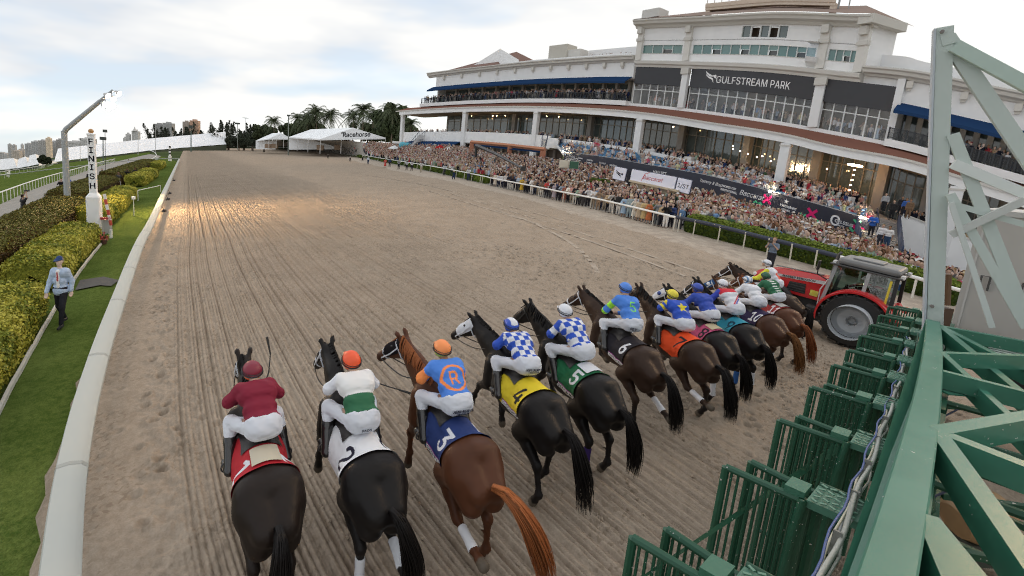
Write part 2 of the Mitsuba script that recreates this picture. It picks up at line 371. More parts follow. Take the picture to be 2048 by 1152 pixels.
# the sand: harrowed in long grooves along the inner rail, trampled before the gate
def sand_height(x, y):
    u = x - rail_x(y)
    P = np.stack([x, y, 0 * x], -1)
    groove_w = sstep(0.9, 1.6, u) * (1 - sstep(8.5, 12, u - 0.12 * y + 2.5 * (meshkit.fbm(P * 0.35, 3, 5) - 0.5)))
    wob = 0.02 * (meshkit.noise(P * np.array([0.4, 1.1, 0])) - 0.5)
    ph = (u + wob) / 0.090
    tri = np.abs(ph - np.floor(ph) - 0.5) * 2
    chop = meshkit.noise(np.stack([np.floor(ph), y * 11, 0 * y], -1), 4)
    g = 0.030 * sstep(0.05, 0.50, tri) - 0.012 * sstep(0.5, 0.8, chop) * (tri < 0.35)
    ph2 = (u + 0.02 * (meshkit.noise(P * np.array([0.2, 0.25, 0]), 6) - 0.5)) / 0.235; t2 = np.abs(ph2 - np.floor(ph2) - 0.5) * 2
    g = g - (0.026 + 0.046 * meshkit.noise(np.stack([np.floor(ph2) * 1.7, y * 0.06, 0 * y], -1), 8)) * (1 - sstep(0.02, 0.40, t2))
    lumps = 0.055 * (meshkit.fbm(P * 3.0, 4, 8) - 0.5) + 0.05 * (meshkit.fbm(P * 8.0, 3, 1) - 0.5)
    # hoof prints
    q = P[..., :2] * 2.6; c = np.floor(q); best = np.full(x.shape, 9.0); amp = np.zeros(x.shape)
    for a in (-1, 0, 1):
        for b in (-1, 0, 1):
            cc = np.stack([c[..., 0] + a, c[..., 1] + b, 0 * x], -1)
            off = np.stack([meshkit.noise(cc + 0.0, 21), meshkit.noise(cc + 0.0, 22)], -1)
            d = np.hypot(*np.moveaxis(cc[..., :2] + off - q, -1, 0)) / 2.6
            amp = np.where(d < best, meshkit.noise(cc, 23), amp); best = np.minimum(best, d)
    hoof = (-0.050 * (1 - sstep(0.03, 0.09, best)) + 0.022 * np.exp(-((best - 0.12) / 0.035) ** 2)) * (amp > 0.35)
    tram = 1 - groove_w
    edge = np.exp(-((u - 1.25) / 0.45) ** 2)                          # the churned strip beside the rail
    sparse = (meshkit.noise(P * np.array([0.7, 0.55, 0]), 31) > 0.64)
    flat = sstep(0.75, 0.45, u)
    return (groove_w * (g + hoof * sparse + 0.25 * lumps) + tram * (lumps * 1.4 + hoof * 1.5) + edge * lumps * 1.0) * (1 - 0.7 * flat) - 0.02
ys = np.concatenate([np.arange(2.6, 9, 0.026), np.arange(9, 16, 0.045), np.arange(16, 24, 0.09)])
rows = []
N = 1050
for y in ys:
    xl, xr = rail_x(y) - 0.5, min(13.5, 0.92 * y + 3.0)
    f = np.linspace(0, 1, N); x = xl + (xr - xl) * f
    rows.append(np.stack([x, 0 * x + y], -1))
rows = np.array(rows)
z = terrain(rows[..., 0], rows[..., 1]) + sand_height(rows[..., 0], rows[..., 1])
put('dirt_track', grid(np.concatenate([rows, z[..., None]], -1)), 'sand', smooth=True)
labels['dirt_track'] = {'label': 'sand race track combed into grooves and marked by hooves', 'kind': 'structure'}
ys2 = np.concatenate([np.arange(23.5, 60, 0.25), np.geomspace(60, 470, 160)])
rows2 = []
for y in ys2:
    xl, xr = rail_x(y) - 0.5, float(fence_x(y)) + 0.4
    xm = min(xl + 17, xl + (xr - xl) * .7); x = np.r_[np.linspace(xl, xm, 520), np.linspace(xm, xr, 181)[1:]]
    rows2.append(np.stack([x, 0 * x + y], -1))
rows2 = np.array(rows2)
z2 = terrain(rows2[..., 0], rows2[..., 1]) - 0.02 - 0.02 * (rows2[..., 1] < 23.95) + (1 - sstep(60, 90, rows2[..., 1])) * (sand_height(rows2[..., 0], rows2[..., 1]) + 0.02) * 0.8
put('dirt_track__far_stretch', grid(np.concatenate([rows2, z2[..., None]], -1)), 'sand_far', smooth=True)
rows3 = []
for y in np.arange(-6, 24.2, 0.1):
    xl = min(13.4, 0.92 * max(y, 2.6) + 2.9) if y > 2.6 else rail_x(y) - 0.5
    xr = float(fence_x(y)) + 0.4 if y > 22.0 else 45.0
    x = xl + (xr - xl) * np.linspace(0, 1, 260) ** 1.3
    rows3.append(np.stack([x, 0 * x + y], -1))
rows3 = np.array(rows3)
z3 = terrain(rows3[..., 0], rows3[..., 1]) - 0.045 + 0.05 * (meshkit.fbm(np.concatenate([rows3 * 3, 0 * rows3[..., :1]], -1), 4, 8) - 0.5)
put('dirt_track__gate_end', grid(np.concatenate([rows3, z3[..., None]], -1)), 'sand', smooth=True)
# paler, dry strip along the outer rail
fp = resample(FENCE_S[::-1], 260)
tq = np.gradient(fp[:, :2], axis=0); tq /= np.linalg.norm(tq, axis=1, keepdims=True); nq = np.stack([-tq[:, 1], tq[:, 0]], 1)
if (nq[130] @ (np.array([0, 30]) - fp[130, :2])) < 0: nq = -nq
wd = np.linspace(-0.4, 1.0, 8)
width = 3.2 + 2.4 * sstep(30, 120, fp[:, 1]) + 0.5 * np.sin(np.arange(260) * 0.21) + 0.4 * np.sin(np.arange(260) * 0.63)
P = fp[:, None, :2] + nq[:, None] * (np.where(wd > 0, wd, wd)[None, :, None] * width[:, None, None])
P = np.concatenate([P, terrain(P[..., 0], P[..., 1])[..., None] + 0.035], -1)
P[:, -1, 2] -= 0.10
put('dry_sand_strip', grid(P), 'pale_sand', smooth=True)
labels['dry_sand_strip'] = {'label': 'strip of pale dry sand along the outer rail', 'kind': 'structure'}

# inner lawn between the rail and the grey track, and the turf beyond
_near = [(-260, 560), (-60, 505), (0, 482), (68, 445), (113, 420), (180, 382), (235, 360), (300, 326), (322, 312)]      # near edge of the grey track
_farr = [(-260, 485), (-60, 430), (0, 408), (40, 390), (81, 373), (158, 347), (200, 332), (250, 319), (300, 308)]
NEAR, FARR = ground_path(_near, 60), ground_path(_farr, 60)
def loft(A, B, n, dz, push=0.0):
    f = np.linspace(0, 1, n)[None, :, None]
    P = A[:, None] * (1 - f) + B[:, None] * f
    P[..., 2] = terrain(P[..., 0], P[..., 1]) + dz
    return grid(P)
yy = np.linspace(0, 1, 60)
ry = np.r_[-4.0, 1.0, np.geomspace(3, RAIL[-1, 1], 58)]
RAILP = np.stack([rail_x(ry) - 0.38, ry, 0 * ry], -1)
put('lawn', loft(RAILP, np.vstack([[-14, -6, 0], [-15, 0, 0], resample(NEAR, 58)]), 40, -0.05), 'lawn_grass', smooth=True)
labels['lawn'] = {'label': 'mown lawn strip between the white rail and the hedges', 'kind': 'structure'}
put('grey_track', loft(NEAR, FARR, 14, -0.03), 'grey_dirt', smooth=True)
labels['grey_track'] = {'label': 'grey training track between white rails', 'kind': 'structure'}
_inf = [(-260, 400), (-60, 360), (0, 345), (40, 336), (81, 328), (158, 318), (200, 312), (250, 306), (300, 302)]
put('infield_turf', loft(FARR, ground_path(_inf, 60), 14, -0.04), 'lawn_grass', smooth=True)
labels['infield_turf'] = {'label': 'green infield turf beyond the grey track', 'kind': 'structure'}
# ---------------------------------------------------------------- people
SKIN = [(0.52, 0.37, 0.30), (0.46, 0.31, 0.24), (0.30, 0.17, 0.11), (0.16, 0.085, 0.055), (0.60, 0.46, 0.39)]
def _arm(sh, el, wr, fingers, hand=None):
    sh, el, wr = map(np.asarray, (sh, el, wr))
    d = norm(wr - el) if hand is None else norm(hand)
    b = [(sh, el, .052, .040), (el, wr, .040, .027), (wr, wr + d * .075, .030, .034)]
    if fingers:
        side = norm(np.cross(d, [0.3, 0.2, 1])); nrm = np.cross(side, d); palm = wr + d * .08
        for k, (o, L) in enumerate(zip((-.030, -.010, .010, .030), (.062, .075, .070, .052))):
            k1 = palm + side * o + d * L * .55 + nrm * .008; k2 = k1 + d * L * .25 + nrm * L * .55
            b += [(palm + side * o, k1, .0095, .009), (k1, k2, .009, .008)]
        th = wr + d * .03 - side * .032
        b += [(wr + d * .02 - side * .02, th + d * .03 - side * .012, .012, .010), (th + d * .03 - side * .012, th + d * .06 + nrm * .02, .010, .009)]
    else:
        b += [(wr + d * .07, wr + d * .15, .032, .018)]
    return b
def human_bones(pose, fingers=False):
    L = {}
    hipz, lean = .93, 0.0
    feet = {-1: (-.02, -.11), 1: (.03, .11)}
    kn = {-1: (.02, -.10, .50), 1: (.03, .10, .50)}
    if pose == 'walk':
        feet = {-1: (-.26, -.10), 1: (.24, .10)}; kn = {-1: (-.02, -.10, .49), 1: (.16, .10, .51)}
    sho, A = .185, {}
    for s in (-1, 1):
        S = np.array([-.01, s * sho, 1.40])
        if pose == 'phone':   A[s] = (S, (.14, s * .27, 1.22), (.30, s * .07, 1.47), (.2, -s * .1, .9))
        elif pose == 'up':    A[s] = (S, (.12, s * .25, 1.60), (.14, s * .10, 1.84), (.1, -s * .1, .9))
        elif pose == 'clap':  A[s] = (S, (.08, s * .27, 1.14), (.30, s * .06, 1.22), (.6, -s * .4, .3))
        elif pose == 'one_up' and s == 1: A[s] = (S, (.10, s * .30, 1.56), (.08, s * .24, 1.83), (.0, 0, 1))
        elif pose == 'folded': A[s] = (S, (.04, s * .27, 1.13), (.22, -s * .06, 1.17), (.1, -s, 0))
        elif pose == 'walk':  A[s] = (S, (-.02 - s * .06, s * .26, 1.13), (.10 - s * .10, s * .27, .90), (.2, 0, -1))
        else:                 A[s] = (S, (-.03, s * .25, 1.12), (.06, s * .25, .88), (.15, 0, -1))
    head = [((0, 0, 1.47), (.01, 0, 1.56), .052, .050), ((.005, 0, 1.655), (.0, 0, 1.69), .082, .078), ((.045, 0, 1.60), (.055, 0, 1.585), .055, .040),
            ((.10, 0, 1.64), (.112, 0, 1.622), .012, .013), ((.0, -.082, 1.64), (-.005, -.086, 1.655), .016, .018), ((.0, .082, 1.64), (-.005, .086, 1.655), .016, .018)]
    torso = [((-.01, -.10, 1.36), (-.01, .10, 1.36), .115, .115), ((0, -.06, 1.16), (0, .06, 1.16), .112, .112), ((0, -.07, .98), (0, .07, .98), .115, .115),
             ((0, 0, 1.40), (0, 0, 1.48), .08, .05), ((-.01, -.17, 1.41), (-.01, .17, 1.41), .055, .055)]
    legs = []
    for s in (-1, 1):
        f = feet[s]; an = np.array([f[0], f[1], .085])
        legs += [((0, s * .085, .92), kn[s], .092, .058), (kn[s], an, .056, .036)]
    ft = []
    for s in (-1, 1):
        f = feet[s]; ft += [((f[0] - .04, f[1], .05), (f[0] + .15, f[1] + s * .02, .035), .043, .034)]
    arms = sum((_arm(*A[s][:3], fingers, A[s][3]) for s in (-1, 1)), [])
    return dict(head=head, torso=torso, legs=legs, feet=ft, arms=arms, A=A)
_hum = {}
def human_mesh(pose, what, h=0.028):
    """Meshes of a standing person, 1.78 m tall, facing +x: body, shirt, jacket, tee, trousers, shorts, dress, shoes, hair, long_hair, cap, straw_hat."""
    k = (pose, what, h)
    if k in _hum: return _hum[k]
    B = human_bones(pose, h < 0.02)
    up = lambda z: (lambda P: z - P[:, 2])
    dn = lambda z: (lambda P: P[:, 2] - z)
    if what == 'body':
        m = body(B['head'] + B['torso'] + B['arms'] + B['legs'] + B['feet'], h, .03)
    elif what in ('shirt', 'tee', 'jacket', 'dress'):
        cut = []
        arms = []
        for s in (-1, 1):
            S, E, W = (np.asarray(a, float) for a in B['A'][s][:3])
            arms += [(S, E, .060, .052)] + ([] if what == 'tee' else [(E, E + (W - E) * .93, .050, .040)]) if what != 'tee' else [(S, S + (E - S) * .75, .062, .060)]
        g = .014 if what == 'jacket' else .010
        bones = B['torso'] + arms + ([((0, -.06, .90), (0, .06, .90), .125, .125)] if what == 'jacket' else [])
        if what == 'dress':
            bones = B['torso'] + arms + [((0, -.05, .85), (0, -.06, .35), .13, .17), ((0, .05, .85), (0, .06, .35), .13, .17)]
        zlo = .78 if what == 'jacket' else (.30 if what == 'dress' else .93)
        m = body(bones, h, .04, g, carve=lambda P: np.maximum(zlo - P[:, 2], np.where(np.hypot(P[:, 0], P[:, 1]) < .10, P[:, 2] - 1.485, -1)))
    elif what in ('trousers', 'shorts'):
        z0 = .09 if what == 'trousers' else .45
        m = body(B['torso'][2:3] + B['legs'], h, .03, .018, carve=lambda P: np.maximum(z0 - P[:, 2], P[:, 2] - 1.02))
    elif what == 'shoes':
        m = body(B['feet'], h, .02, .008)
    elif what in ('hair', 'long_hair'):
        b = [((-.012, 0, 1.675), (-.015, 0, 1.70), .094, .090)] + ([((-.06, 0, 1.66), (-.07, 0, 1.42), .075, .05)] if what == 'long_hair' else [])
        m = body(b, h, .03, carve=lambda P: np.maximum((P[:, 0] - .03) * .8 + (1.70 - P[:, 2]) * .6, 1.40 - P[:, 2]))
    elif what == 'cap':
        m = body([((0, 0, 1.69), (0, 0, 1.715), .094, .085), ((.06, -.02, 1.70), (.17, -.02, 1.69), .045, .03, ((0, 1, 0), 1.6))], h, .02, carve=lambda P: np.maximum(1.685 - P[:, 2], np.where(P[:, 0] > .09, P[:, 2] - 1.712, -1)))
    elif what == 'straw_hat':
        m = cat_([xf(lathe([(0.001, 1.70), (.17, 1.695), (.175, 1.705), (.10, 1.715), (.092, 1.78), (.05, 1.80), (0.001, 1.80)], 14))])
    _hum[k] = m
    return m
def person(name_label, pos, face, pose='stand', top='shirt', top_c=(.6, .6, .6), low='trousers', low_c=(.04, .04, .05), skin=0, hair='hair', hair_c=(.03, .02, .015), hat=None, hat_c=(.7, .6, .4),
           tall=1.75, group=None, h=0.028, parts=True, shoe_c=(.03, .03, .03), extra=(), tilt=None, slim=1.0):
    """face: angle in the ground plane that the person faces (radians, 0 = +x)."""
    R = rot([0, 0, 1], face) @ np.diag([1, slim, 1]) * (tall / 1.78)
    if tilt is not None: R = R @ rot([0, 1, 0], tilt)
    k = thing('person', name_label, 'person', group)
    items = [('body', 'body', SKIN[skin] if isinstance(skin, int) else skin)]
    if low != 'dress': items += [(low, low, low_c)]
    items += [({'tee': 'shirt'}.get(top, top), top, top_c), ('shoes', 'shoes', shoe_c), ('hair', hair, hair_c)]
    if hat: items += [('hat', hat, hat_c)]
    if parts:
        for nm, w, c in items:
            put(f'{k}__{nm}', xf(human_mesh(pose, w, h), R, pos), 'matte' if nm in ('body', 'hair') else 'cloth', c, smooth=True)
    for i, (nm, mesh, c) in enumerate(extra):
        q = f'{k}__{nm}'; 
        while q in scene: q += '_001'
        put(q, xf(mesh, R, pos), 'satin', c, smooth=40)
    return k
def low_person(pose, top, low, hat, seed, seated=False):
    """A small spectator as one light mesh with the colours of skin, hair and clothes on its vertices: returns v, f, c."""
    r = np.random.default_rng(seed)
    B = human_bones(pose)
    V, F, C = [], [], []; o = 0
    def add(m, c):
        nonlocal o
        v, f = m; V.append(v); F.append(f + o); C.append(np.tile(c, (len(v), 1))); o += len(v)
    sk = SKIN[r.integers(0, 5)]
    add(tube([(0, 0, .90), (0, 0, 1.0), (0, 0, 1.2), (-.01, 0, 1.38), (0, 0, 1.48)], [.15, .155, .15, .175, .06], 7), top)
    V[-1][:, 0] *= .68
    if low is not None and not seated:
        for s in (-1, 1):
            add(tube([(0, s * .085, .95), (.02, s * .10, .5), (0, s * .11, .06)], [.10, .07, .055], 5), low)
    elif not seated:
        add(tube([(0, 0, .98), (0, 0, .4), (0, 0, .32)], [.15, .24, .23], 7), top)
    for s in (-1, 1):
        S, E, W = (np.asarray(a, float) for a in B['A'][s][:3])
        add(tube([S, E], [.058, .048], 5), top); add(tube([E, W, W + norm(B['A'][s][3]) * .12], [.042, .032, .03], 5), top if r.random() < .5 else sk)
    add(tube([(0, 0, 1.46), (.02, 0, 1.56), (.02, 0, 1.66), (.01, 0, 1.75)], [.05, .085, .095, .05], 7), sk)
    hc = [(.02, .014, .01), (.06, .035, .02), (.20, .13, .06), (.10, .10, .10), (.03, .02, .015)][r.integers(0, 5)]
    add(tube([(-.045, 0, 1.50 if r.random() < .45 else 1.60), (-.035, 0, 1.68), (-.01, 0, 1.77), (0, 0, 1.785)], [.05, .094, .075, .03], 7), hc)
    if hat is not None:
        add(tube([(0, 0, 1.72), (0, 0, 1.73), (0, 0, 1.735), (0, 0, 1.82)], [.10, .19, .11, .085], 8), hat)
    v, f, c = np.vstack(V), np.vstack(F), np.vstack(C)
    return v, f, c
# ---------------------------------------------------------------- the inner rail and what stands left of the track
WHITE = (0.74, 0.74, 0.72)
y_ = np.r_[np.linspace(0.8, 24, 60), np.geomspace(25, RAIL[-1, 1], 70)]
rp = np.stack([rail_x(y_), y_, terrain(rail_x(y_), y_) + RAIL_H], -1)
_t = norm(np.array([rp[-1, 0] - rp[-3, 0], rp[-1, 1] - rp[-3, 1], 0])); _l = np.array([-_t[1], _t[0], 0])
arc = []
for a in np.linspace(0.1, 1.5, 12):
    q = rp[-1] + 9.0 * (_t * math.sin(a) + _l * (1 - math.cos(a))); arc.append([q[0], q[1], gz(q) + RAIL_H])
q_end = np.array(arc[-1]); d_end = norm(np.array(arc[-1]) - np.array(arc[-2]))
for s in np.linspace(4, 60, 14):
    q = q_end + d_end * s; arc.append([q[0], q[1], gz(q) + RAIL_H])
rp_all = np.vstack([rp, arc])
RK = thing('running_rail', 'broad white plastic inner rail running up the left side of the sand', 'rail')
put(f'{RK}__cover', sweep(rp_all, [(0.0, -0.20), (0.012, -0.06), (-0.05, 0.0), (-0.17, 0.022), (-0.29, 0.005), (-0.31, -0.05), (-0.295, -0.055), (-0.16, -0.03), (-0.012, -0.075), (-0.012, -0.20)]), 'matte', (0.50, 0.515, 0.485), smooth=35)
for p_ in resample(rp, step=0.05)[40::72][:16]:
    j_ = rail_x(p_[1] + .03) - rail_x(p_[1] - .03); seg = np.array([[p_[0] - j_ / 2, p_[1] - .03, p_[2]], [p_[0] + j_ / 2, p_[1] + .03, p_[2]]])
    obj('joint', sweep(seg, [(.006, -.20), (.018, -.06), (-.048, .006), (-.17, .028), (-.292, .011), (-.315, -.05), (-.17, .016), (-.05, -.004)]), 'matte', RK, (.40, .41, .385))
for p in resample(rp, step=0.02)[::100][1:60]:
    tdir = norm(np.array([rail_x(p[1] + .2) - rail_x(p[1]), .2, 0])); out = np.array([tdir[1], -tdir[0], 0])
    g = np.array([p[0], p[1], gz(p)])
    post = tube([g - out * 0.27 + [0, 0, -.1], g - out * 0.26 + [0, 0, .35], g - out * 0.22 + [0, 0, .62], g - out * 0.16 + [0, 0, .74]], .03, 6)
    obj('post', post, 'satin', RK, (0.10, 0.10, 0.10), smooth=True)
for px, py in [(344, 362), (331, 390), (319, 402), (313, 428)]:
    p = at(px, py + 6, 0); p[0] = rail_x(p[1]) - 0.10
    k = obj('camera_clamp', cat_([tube([p + [0, 0, .66], p + [.16, 0, .66], p + [.30, -.05, .50]], .022, 6), box(p + [.32, -.05, .44], (.14, .2, .14)), tube([p + [.32, -.05, .44], p + [.30, -.3, .40]], .05, 8)]), 'satin', None, (0.025, 0.025, 0.03),
            label={344: 'small black camera clamped to the white rail, farthest of the four', 331: 'black camera on the white rail, second farthest', 319: 'black camera on the white rail beside the dangling cable', 313: 'black camera clamped to the white rail, nearest of the four'}[px], cat='camera', group='black cameras clamped to the inner rail')
p = at(300, 425, .8); q = at(318, 420, .8)
# the dirt berm between lawn and rail
b0 = np.stack([rail_x(y_) - 0.36, y_, 0 * y_], -1)
wd = np.linspace(0, 1, 7)
wid = 0.40 + 0.05 * np.sin(y_ * 2.3) + 0.05 * np.sin(y_ * 7.1)
Pb = b0[:, None] - np.array([1.0, 0, 0]) * (wd[None, :, None] * wid[:, None, None])
Pb[..., 0] += 0.1
Pb[..., 2] = terrain(Pb[..., 0], Pb[..., 1]) + 0.05 * np.sin(wd * np.pi)[None] * (1 + 0.4 * np.sin(y_ * 5)[:, None]) - 0.02 - 0.05 * (wd == 1)[None]
put('bare_earth_edge', grid(Pb), 'sand', smooth=True); labels['bare_earth_edge'] = {'label': 'ragged bare earth edge between lawn and rail', 'kind': 'structure'}
# string along the hedge
sp = ground_path([(-30, 875), (0, 812), (60, 702), (115, 607), (160, 540), (203, 486)], 40, 0.06)
sp[:, 2] += 0.01 * np.sin(np.arange(40) * 1.7)
obj('lawn_edging', sweep(sp, [(-.03, -.08), (-.03, .02), (.03, .02), (.03, -.08)]), 'matte', None, (0.62, 0.60, 0.55), label='low pale edging strip along the foot of the yellow hedge', cat='edging')
q = at(170, 568); Pp = np.array([[at(160, 560), at(207, 553), at(238, 560)], [at(150, 580), at(200, 570), at(222, 572)]]); Pp[..., 2] = terrain(Pp[..., 0], Pp[..., 1]) + .0
put('lawn_path', grid(Pp), 'matte', (.13, .13, .13)); labels['lawn_path'] = {'label': 'short dark grey path crossing the lawn', 'kind': 'structure'}

def leaf_cloud(centres, normals, size, rs, aspect=1.7):
    n = len(centres)
    nn = normals + rs.normal(0, .55, (n, 3)); nn /= np.linalg.norm(nn, axis=1, keepdims=True)
    a = np.cross(nn, rs.normal(0, 1, (n, 3))); a /= np.linalg.norm(a, axis=1, keepdims=True) + 1e-9
    b = np.cross(nn, a)
    s = size * rs.uniform(.6, 1.3, (n, 1))
    tip, base = centres + a * s * aspect / 2, centres - a * s * aspect / 2
    mid = centres + nn * s * .15
    v = np.stack([base, mid - b * s * .5, tip, mid + b * s * .5], 1).reshape(-1, 3)
    f = (np.arange(n) * 4)[:, None, None] + np.array([[0, 1, 2], [0, 2, 3]])[None]
    return v, f.reshape(-1, 3)
scene['leaf'] = {'type': 'twosided', 'b': {'type': 'principled', 'base_color': VC, 'roughness': 0.6, 'specular': 0.15}}
def hedge(label, pix, width, height, cols, core, seed, dens=420, size=.055, group=None, name='hedge', side=-1, path=None):
    """A clipped hedge; pix: ground pixels of the edge at the track side; it reaches 'width' to the other side."""
    rs = np.random.default_rng(seed)
    e = ground_path(pix, 40) if path is None else path; L = np.linalg.norm(np.diff(e, axis=0), axis=1).sum()
    e = resample(e, max(8, int(L / .35)))
    t = np.gradient(e[:, :2], axis=0); t /= np.linalg.norm(t, axis=1, keepdims=True); o = np.stack([t[:, 1], -t[:, 0], 0 * t[:, 0]], 1) * (-side)
    prof = []
    w, hh = width, height
    for u, z in [(.10, 0), (.0, .3 * hh), (0.0, .72 * hh), (.06, .9 * hh), (.2, hh), (.5 * w, 1.03 * hh), (w - .2, hh), (w - .05, .88 * hh), (w, .6 * hh), (w - .1, 0)]: prof.append((u, z))
    prof = resample(np.array(prof), 22)
    v = e[:, None] - o[:, None] * prof[None, :, :1] * 1.0 + prof[None, :, 1:] * np.array([0, 0, 1.0])
    # rounded ends
    n, m = v.shape[:2]
    cen = v.mean(1, keepdims=True); cen[..., 2:] = v[..., 2:].min(1, keepdims=True) + .3 * hh
    sc = np.ones(n); sc[0] = .80; sc[-1] = .80
    v = cen + (v - cen) * sc[:, None, None]
    nz = meshkit.fbm(v * 1.3, 3, seed) - .5
    nrm = v - cen; nrm /= np.linalg.norm(nrm, axis=-1, keepdims=True) + 1e-9
    v = v + nrm * nz[..., None] * .20
    cv, cf = grid(v)
    a, b = len(cv), len(cv) + 1
    k = thing(name, label, 'hedge', group)
    inner = v - nrm * .07
    iv, if_ = grid(inner)
    cap = []
    for row, flip in ((0, 0), (n - 1, 1)):
        c = len(iv); iv = np.vstack([iv, inner[row].mean(0)])
        ii = np.arange(m - 1) + row * m; tr = np.stack([np.full(m - 1, c), ii, ii + 1], 1); cap.append(tr[:, ::-1] if flip else tr)
    put(f'{k}__twigs', (iv, np.vstack([if_] + cap)), 'matte', core, smooth=False)
    tri = np.vstack([cf] + [np.stack([np.full(m - 2, r * m), np.arange(1, m - 1) + r * m, np.arange(2, m) + r * m], 1) for r in (0, n - 1)])
    A, B, C = cv[tri[:, 0]], cv[tri[:, 1]], cv[tri[:, 2]]
    ar = np.linalg.norm(np.cross(B - A, C - A), axis=1) / 2
    N = int(ar.sum() * dens); N = min(N, 42000)
    pick = rs.choice(len(tri), N, p=ar / ar.sum()); r1, r2 = rs.random((2, N, 1)); sq = np.sqrt(r1)
    P = A[pick] * (1 - sq) + B[pick] * sq * (1 - r2) + C[pick] * sq * r2
    nn = P - np.repeat(cen[:, 0], 1, 0)[np.clip(np.argmin(((P[:, None, :2] - e[None, :, :2]) ** 2).sum(-1), 1), 0, n - 1)]; nn /= np.linalg.norm(nn, axis=1, keepdims=True) + 1e-9
    P = P + nn * rs.normal(0, .035, (N, 1))
    lv, lf = leaf_cloud(P, nn, size, rs)
    cols = np.asarray(cols, float); patch = meshkit.fbm(P * 1.1, 3, seed + 5)
    w_ = np.clip((patch - .3) / .4, 0, .999) * .6 + rs.random(N) * .4
    if len(cols) > 3:        # brown, leafless flanks where the shrub is bare
        zt = (P[:, 2] - (e[:, 2][np.clip(np.argmin(((P[:, None, :2] - e[None, :, :2]) ** 2).sum(-1), 1), 0, n - 1)])) / height
        w_ = np.where(rs.random(N) < .8, np.clip(.55 * (zt > .78) + .55 * patch * (zt > .78) + .25 * rs.random(N), 0, .999), w_)
    col = cols[np.clip((w_ * len(cols)).astype(int), 0, len(cols) - 1)] * rs.uniform(.75, 1.25, (N, 1))
    put(f'{k}__foliage', (lv, lf), 'leaf', np.repeat(col, 4, axis=0)); labels[f'{k}__foliage'] = {'kind': 'stuff'}
    return k
YEL = [(.075, .115, .018), (.14, .18, .028), (.26, .27, .04), (.38, .35, .06)]
YEL = [(.14, .17, .025), (.34, .33, .05), (.43, .41, .078)]
hedge('yellow-green clipped hedge in the bottom left corner, nearest of its row', [(-130, 1020), (-40, 865), (0, 795), (58, 696), (100, 622)], 1.5, .95, YEL, (.20, .21, .035), 1, 650, .055)
hedge('yellow-green hedge between the man in the blazer and the finish post', [(128, 580), (176, 514), (204, 484)], 1.6, .95, YEL, (.20, .21, .035), 2, 520, .06)
hedge('yellow-green hedge just beyond the finish post', [(222, 452), (250, 422), (276, 396)], 1.7, 1.0, YEL, (.20, .21, .035), 3, 330, .08)
hedge('yellow-green hedge before the black striped pole, second from its far end', [(288, 373), (305, 362), (317, 353)], 1.8, 1.1, YEL, (.20, .21, .035), 4, 150, .12)
hedge('short yellow-green hedge farthest up the lawn', [(320, 341), (332, 333)], 1.8, 1.1, YEL, (.20, .21, .035), 5, 120, .14)
BRN = [(.055, .035, .014), (.095, .055, .02), (.07, .07, .018), (.085, .095, .02), (.125, .12, .028)]
hedge('low brown hedge stub at the left edge behind the yellow hedge', [(-60, 625), (-10, 580), (34, 556)], 1.6, .85, BRN, (.085, .055, .02), 6, 480, .05)
hedge('long brown hedge with green top left of the finish post', [(-40, 600), (40, 548), (95, 512), (140, 470), (178, 436)], 2.2, 1.35, BRN, (.085, .055, .02), 7, 360, .06)
hedge('brown hedge with green top behind the finish post', [(176, 424), (205, 402), (243, 380)], 2.4, 1.35, BRN, (.085, .055, .02), 8, 250, .08)
hedge('brown hedge running far up beside the grey track', [(250, 371), (280, 353), (313, 334)], 2.4, 1.4, BRN, (.085, .055, .02), 9, 130, .12)

# white rails of the grey track
def white_rail(label, pix, height, gap, r=.05, slant=0.0, top_h=.0, color=WHITE, post_c=WHITE, group=None, pr=.03, n=200, tall_from=0):
    base = ground_path(pix, n)
    k = thing('white_rail', label, 'rail', group)
    top = base + [0, 0, height]
    put(f'{k}__top_rail', tube(resample(top, 90), r, 7), 'satin', color, smooth=True)
    L = np.linalg.norm(np.diff(base, axis=0), axis=1).sum()
    t = np.gradient(base[:, :2], axis=0)
    for q in resample(base, max(2, int(L / gap)))[:70]:
        j = np.argmin(np.linalg.norm(base - q, axis=1)); tn = norm([t[j][0], t[j][1], 0]); o = np.array([tn[1], -tn[0], 0]) * slant
        obj('post', tube([q + o + [0, 0, -.1], q + [0, 0, height]], pr, 5), 'satin', k, post_c)
    return k
white_rail('white rail at the near edge of the grey track behind the hedges', [(-30, 522), (0, 505), (68, 459), (113, 431), (180, 390), (235, 366), (275, 344), (303, 327), (313, 318)], 1.0, 3.2, .06, .55)
white_rail('white post and rail fence on the far edge of the grey track', [(-40, 424), (0, 408), (40, 390), (81, 373), (158, 347), (200, 333), (230, 325)], 1.05, 1.9, .06)
white_rail('white post and rail fence across the infield turf, middle one', [(-40, 366), (0, 352), (50, 344), (90, 335), (107, 325), (100, 321), (60, 324), (0, 332)], 1.1, 2.4, .06)
white_rail('small white curved rail at the left edge of the infield', [(-40, 364), (0, 358), (14, 353), (20, 347), (10, 344), (-30, 347)], .9, 2.0, .05)
white_rail('white rail round the far bend of the grey track', [(0, 335), (60, 324), (130, 314), (200, 306.5), (260, 304), (296, 305), (309, 311), (313, 318)], 1.2, 6.0, .10)

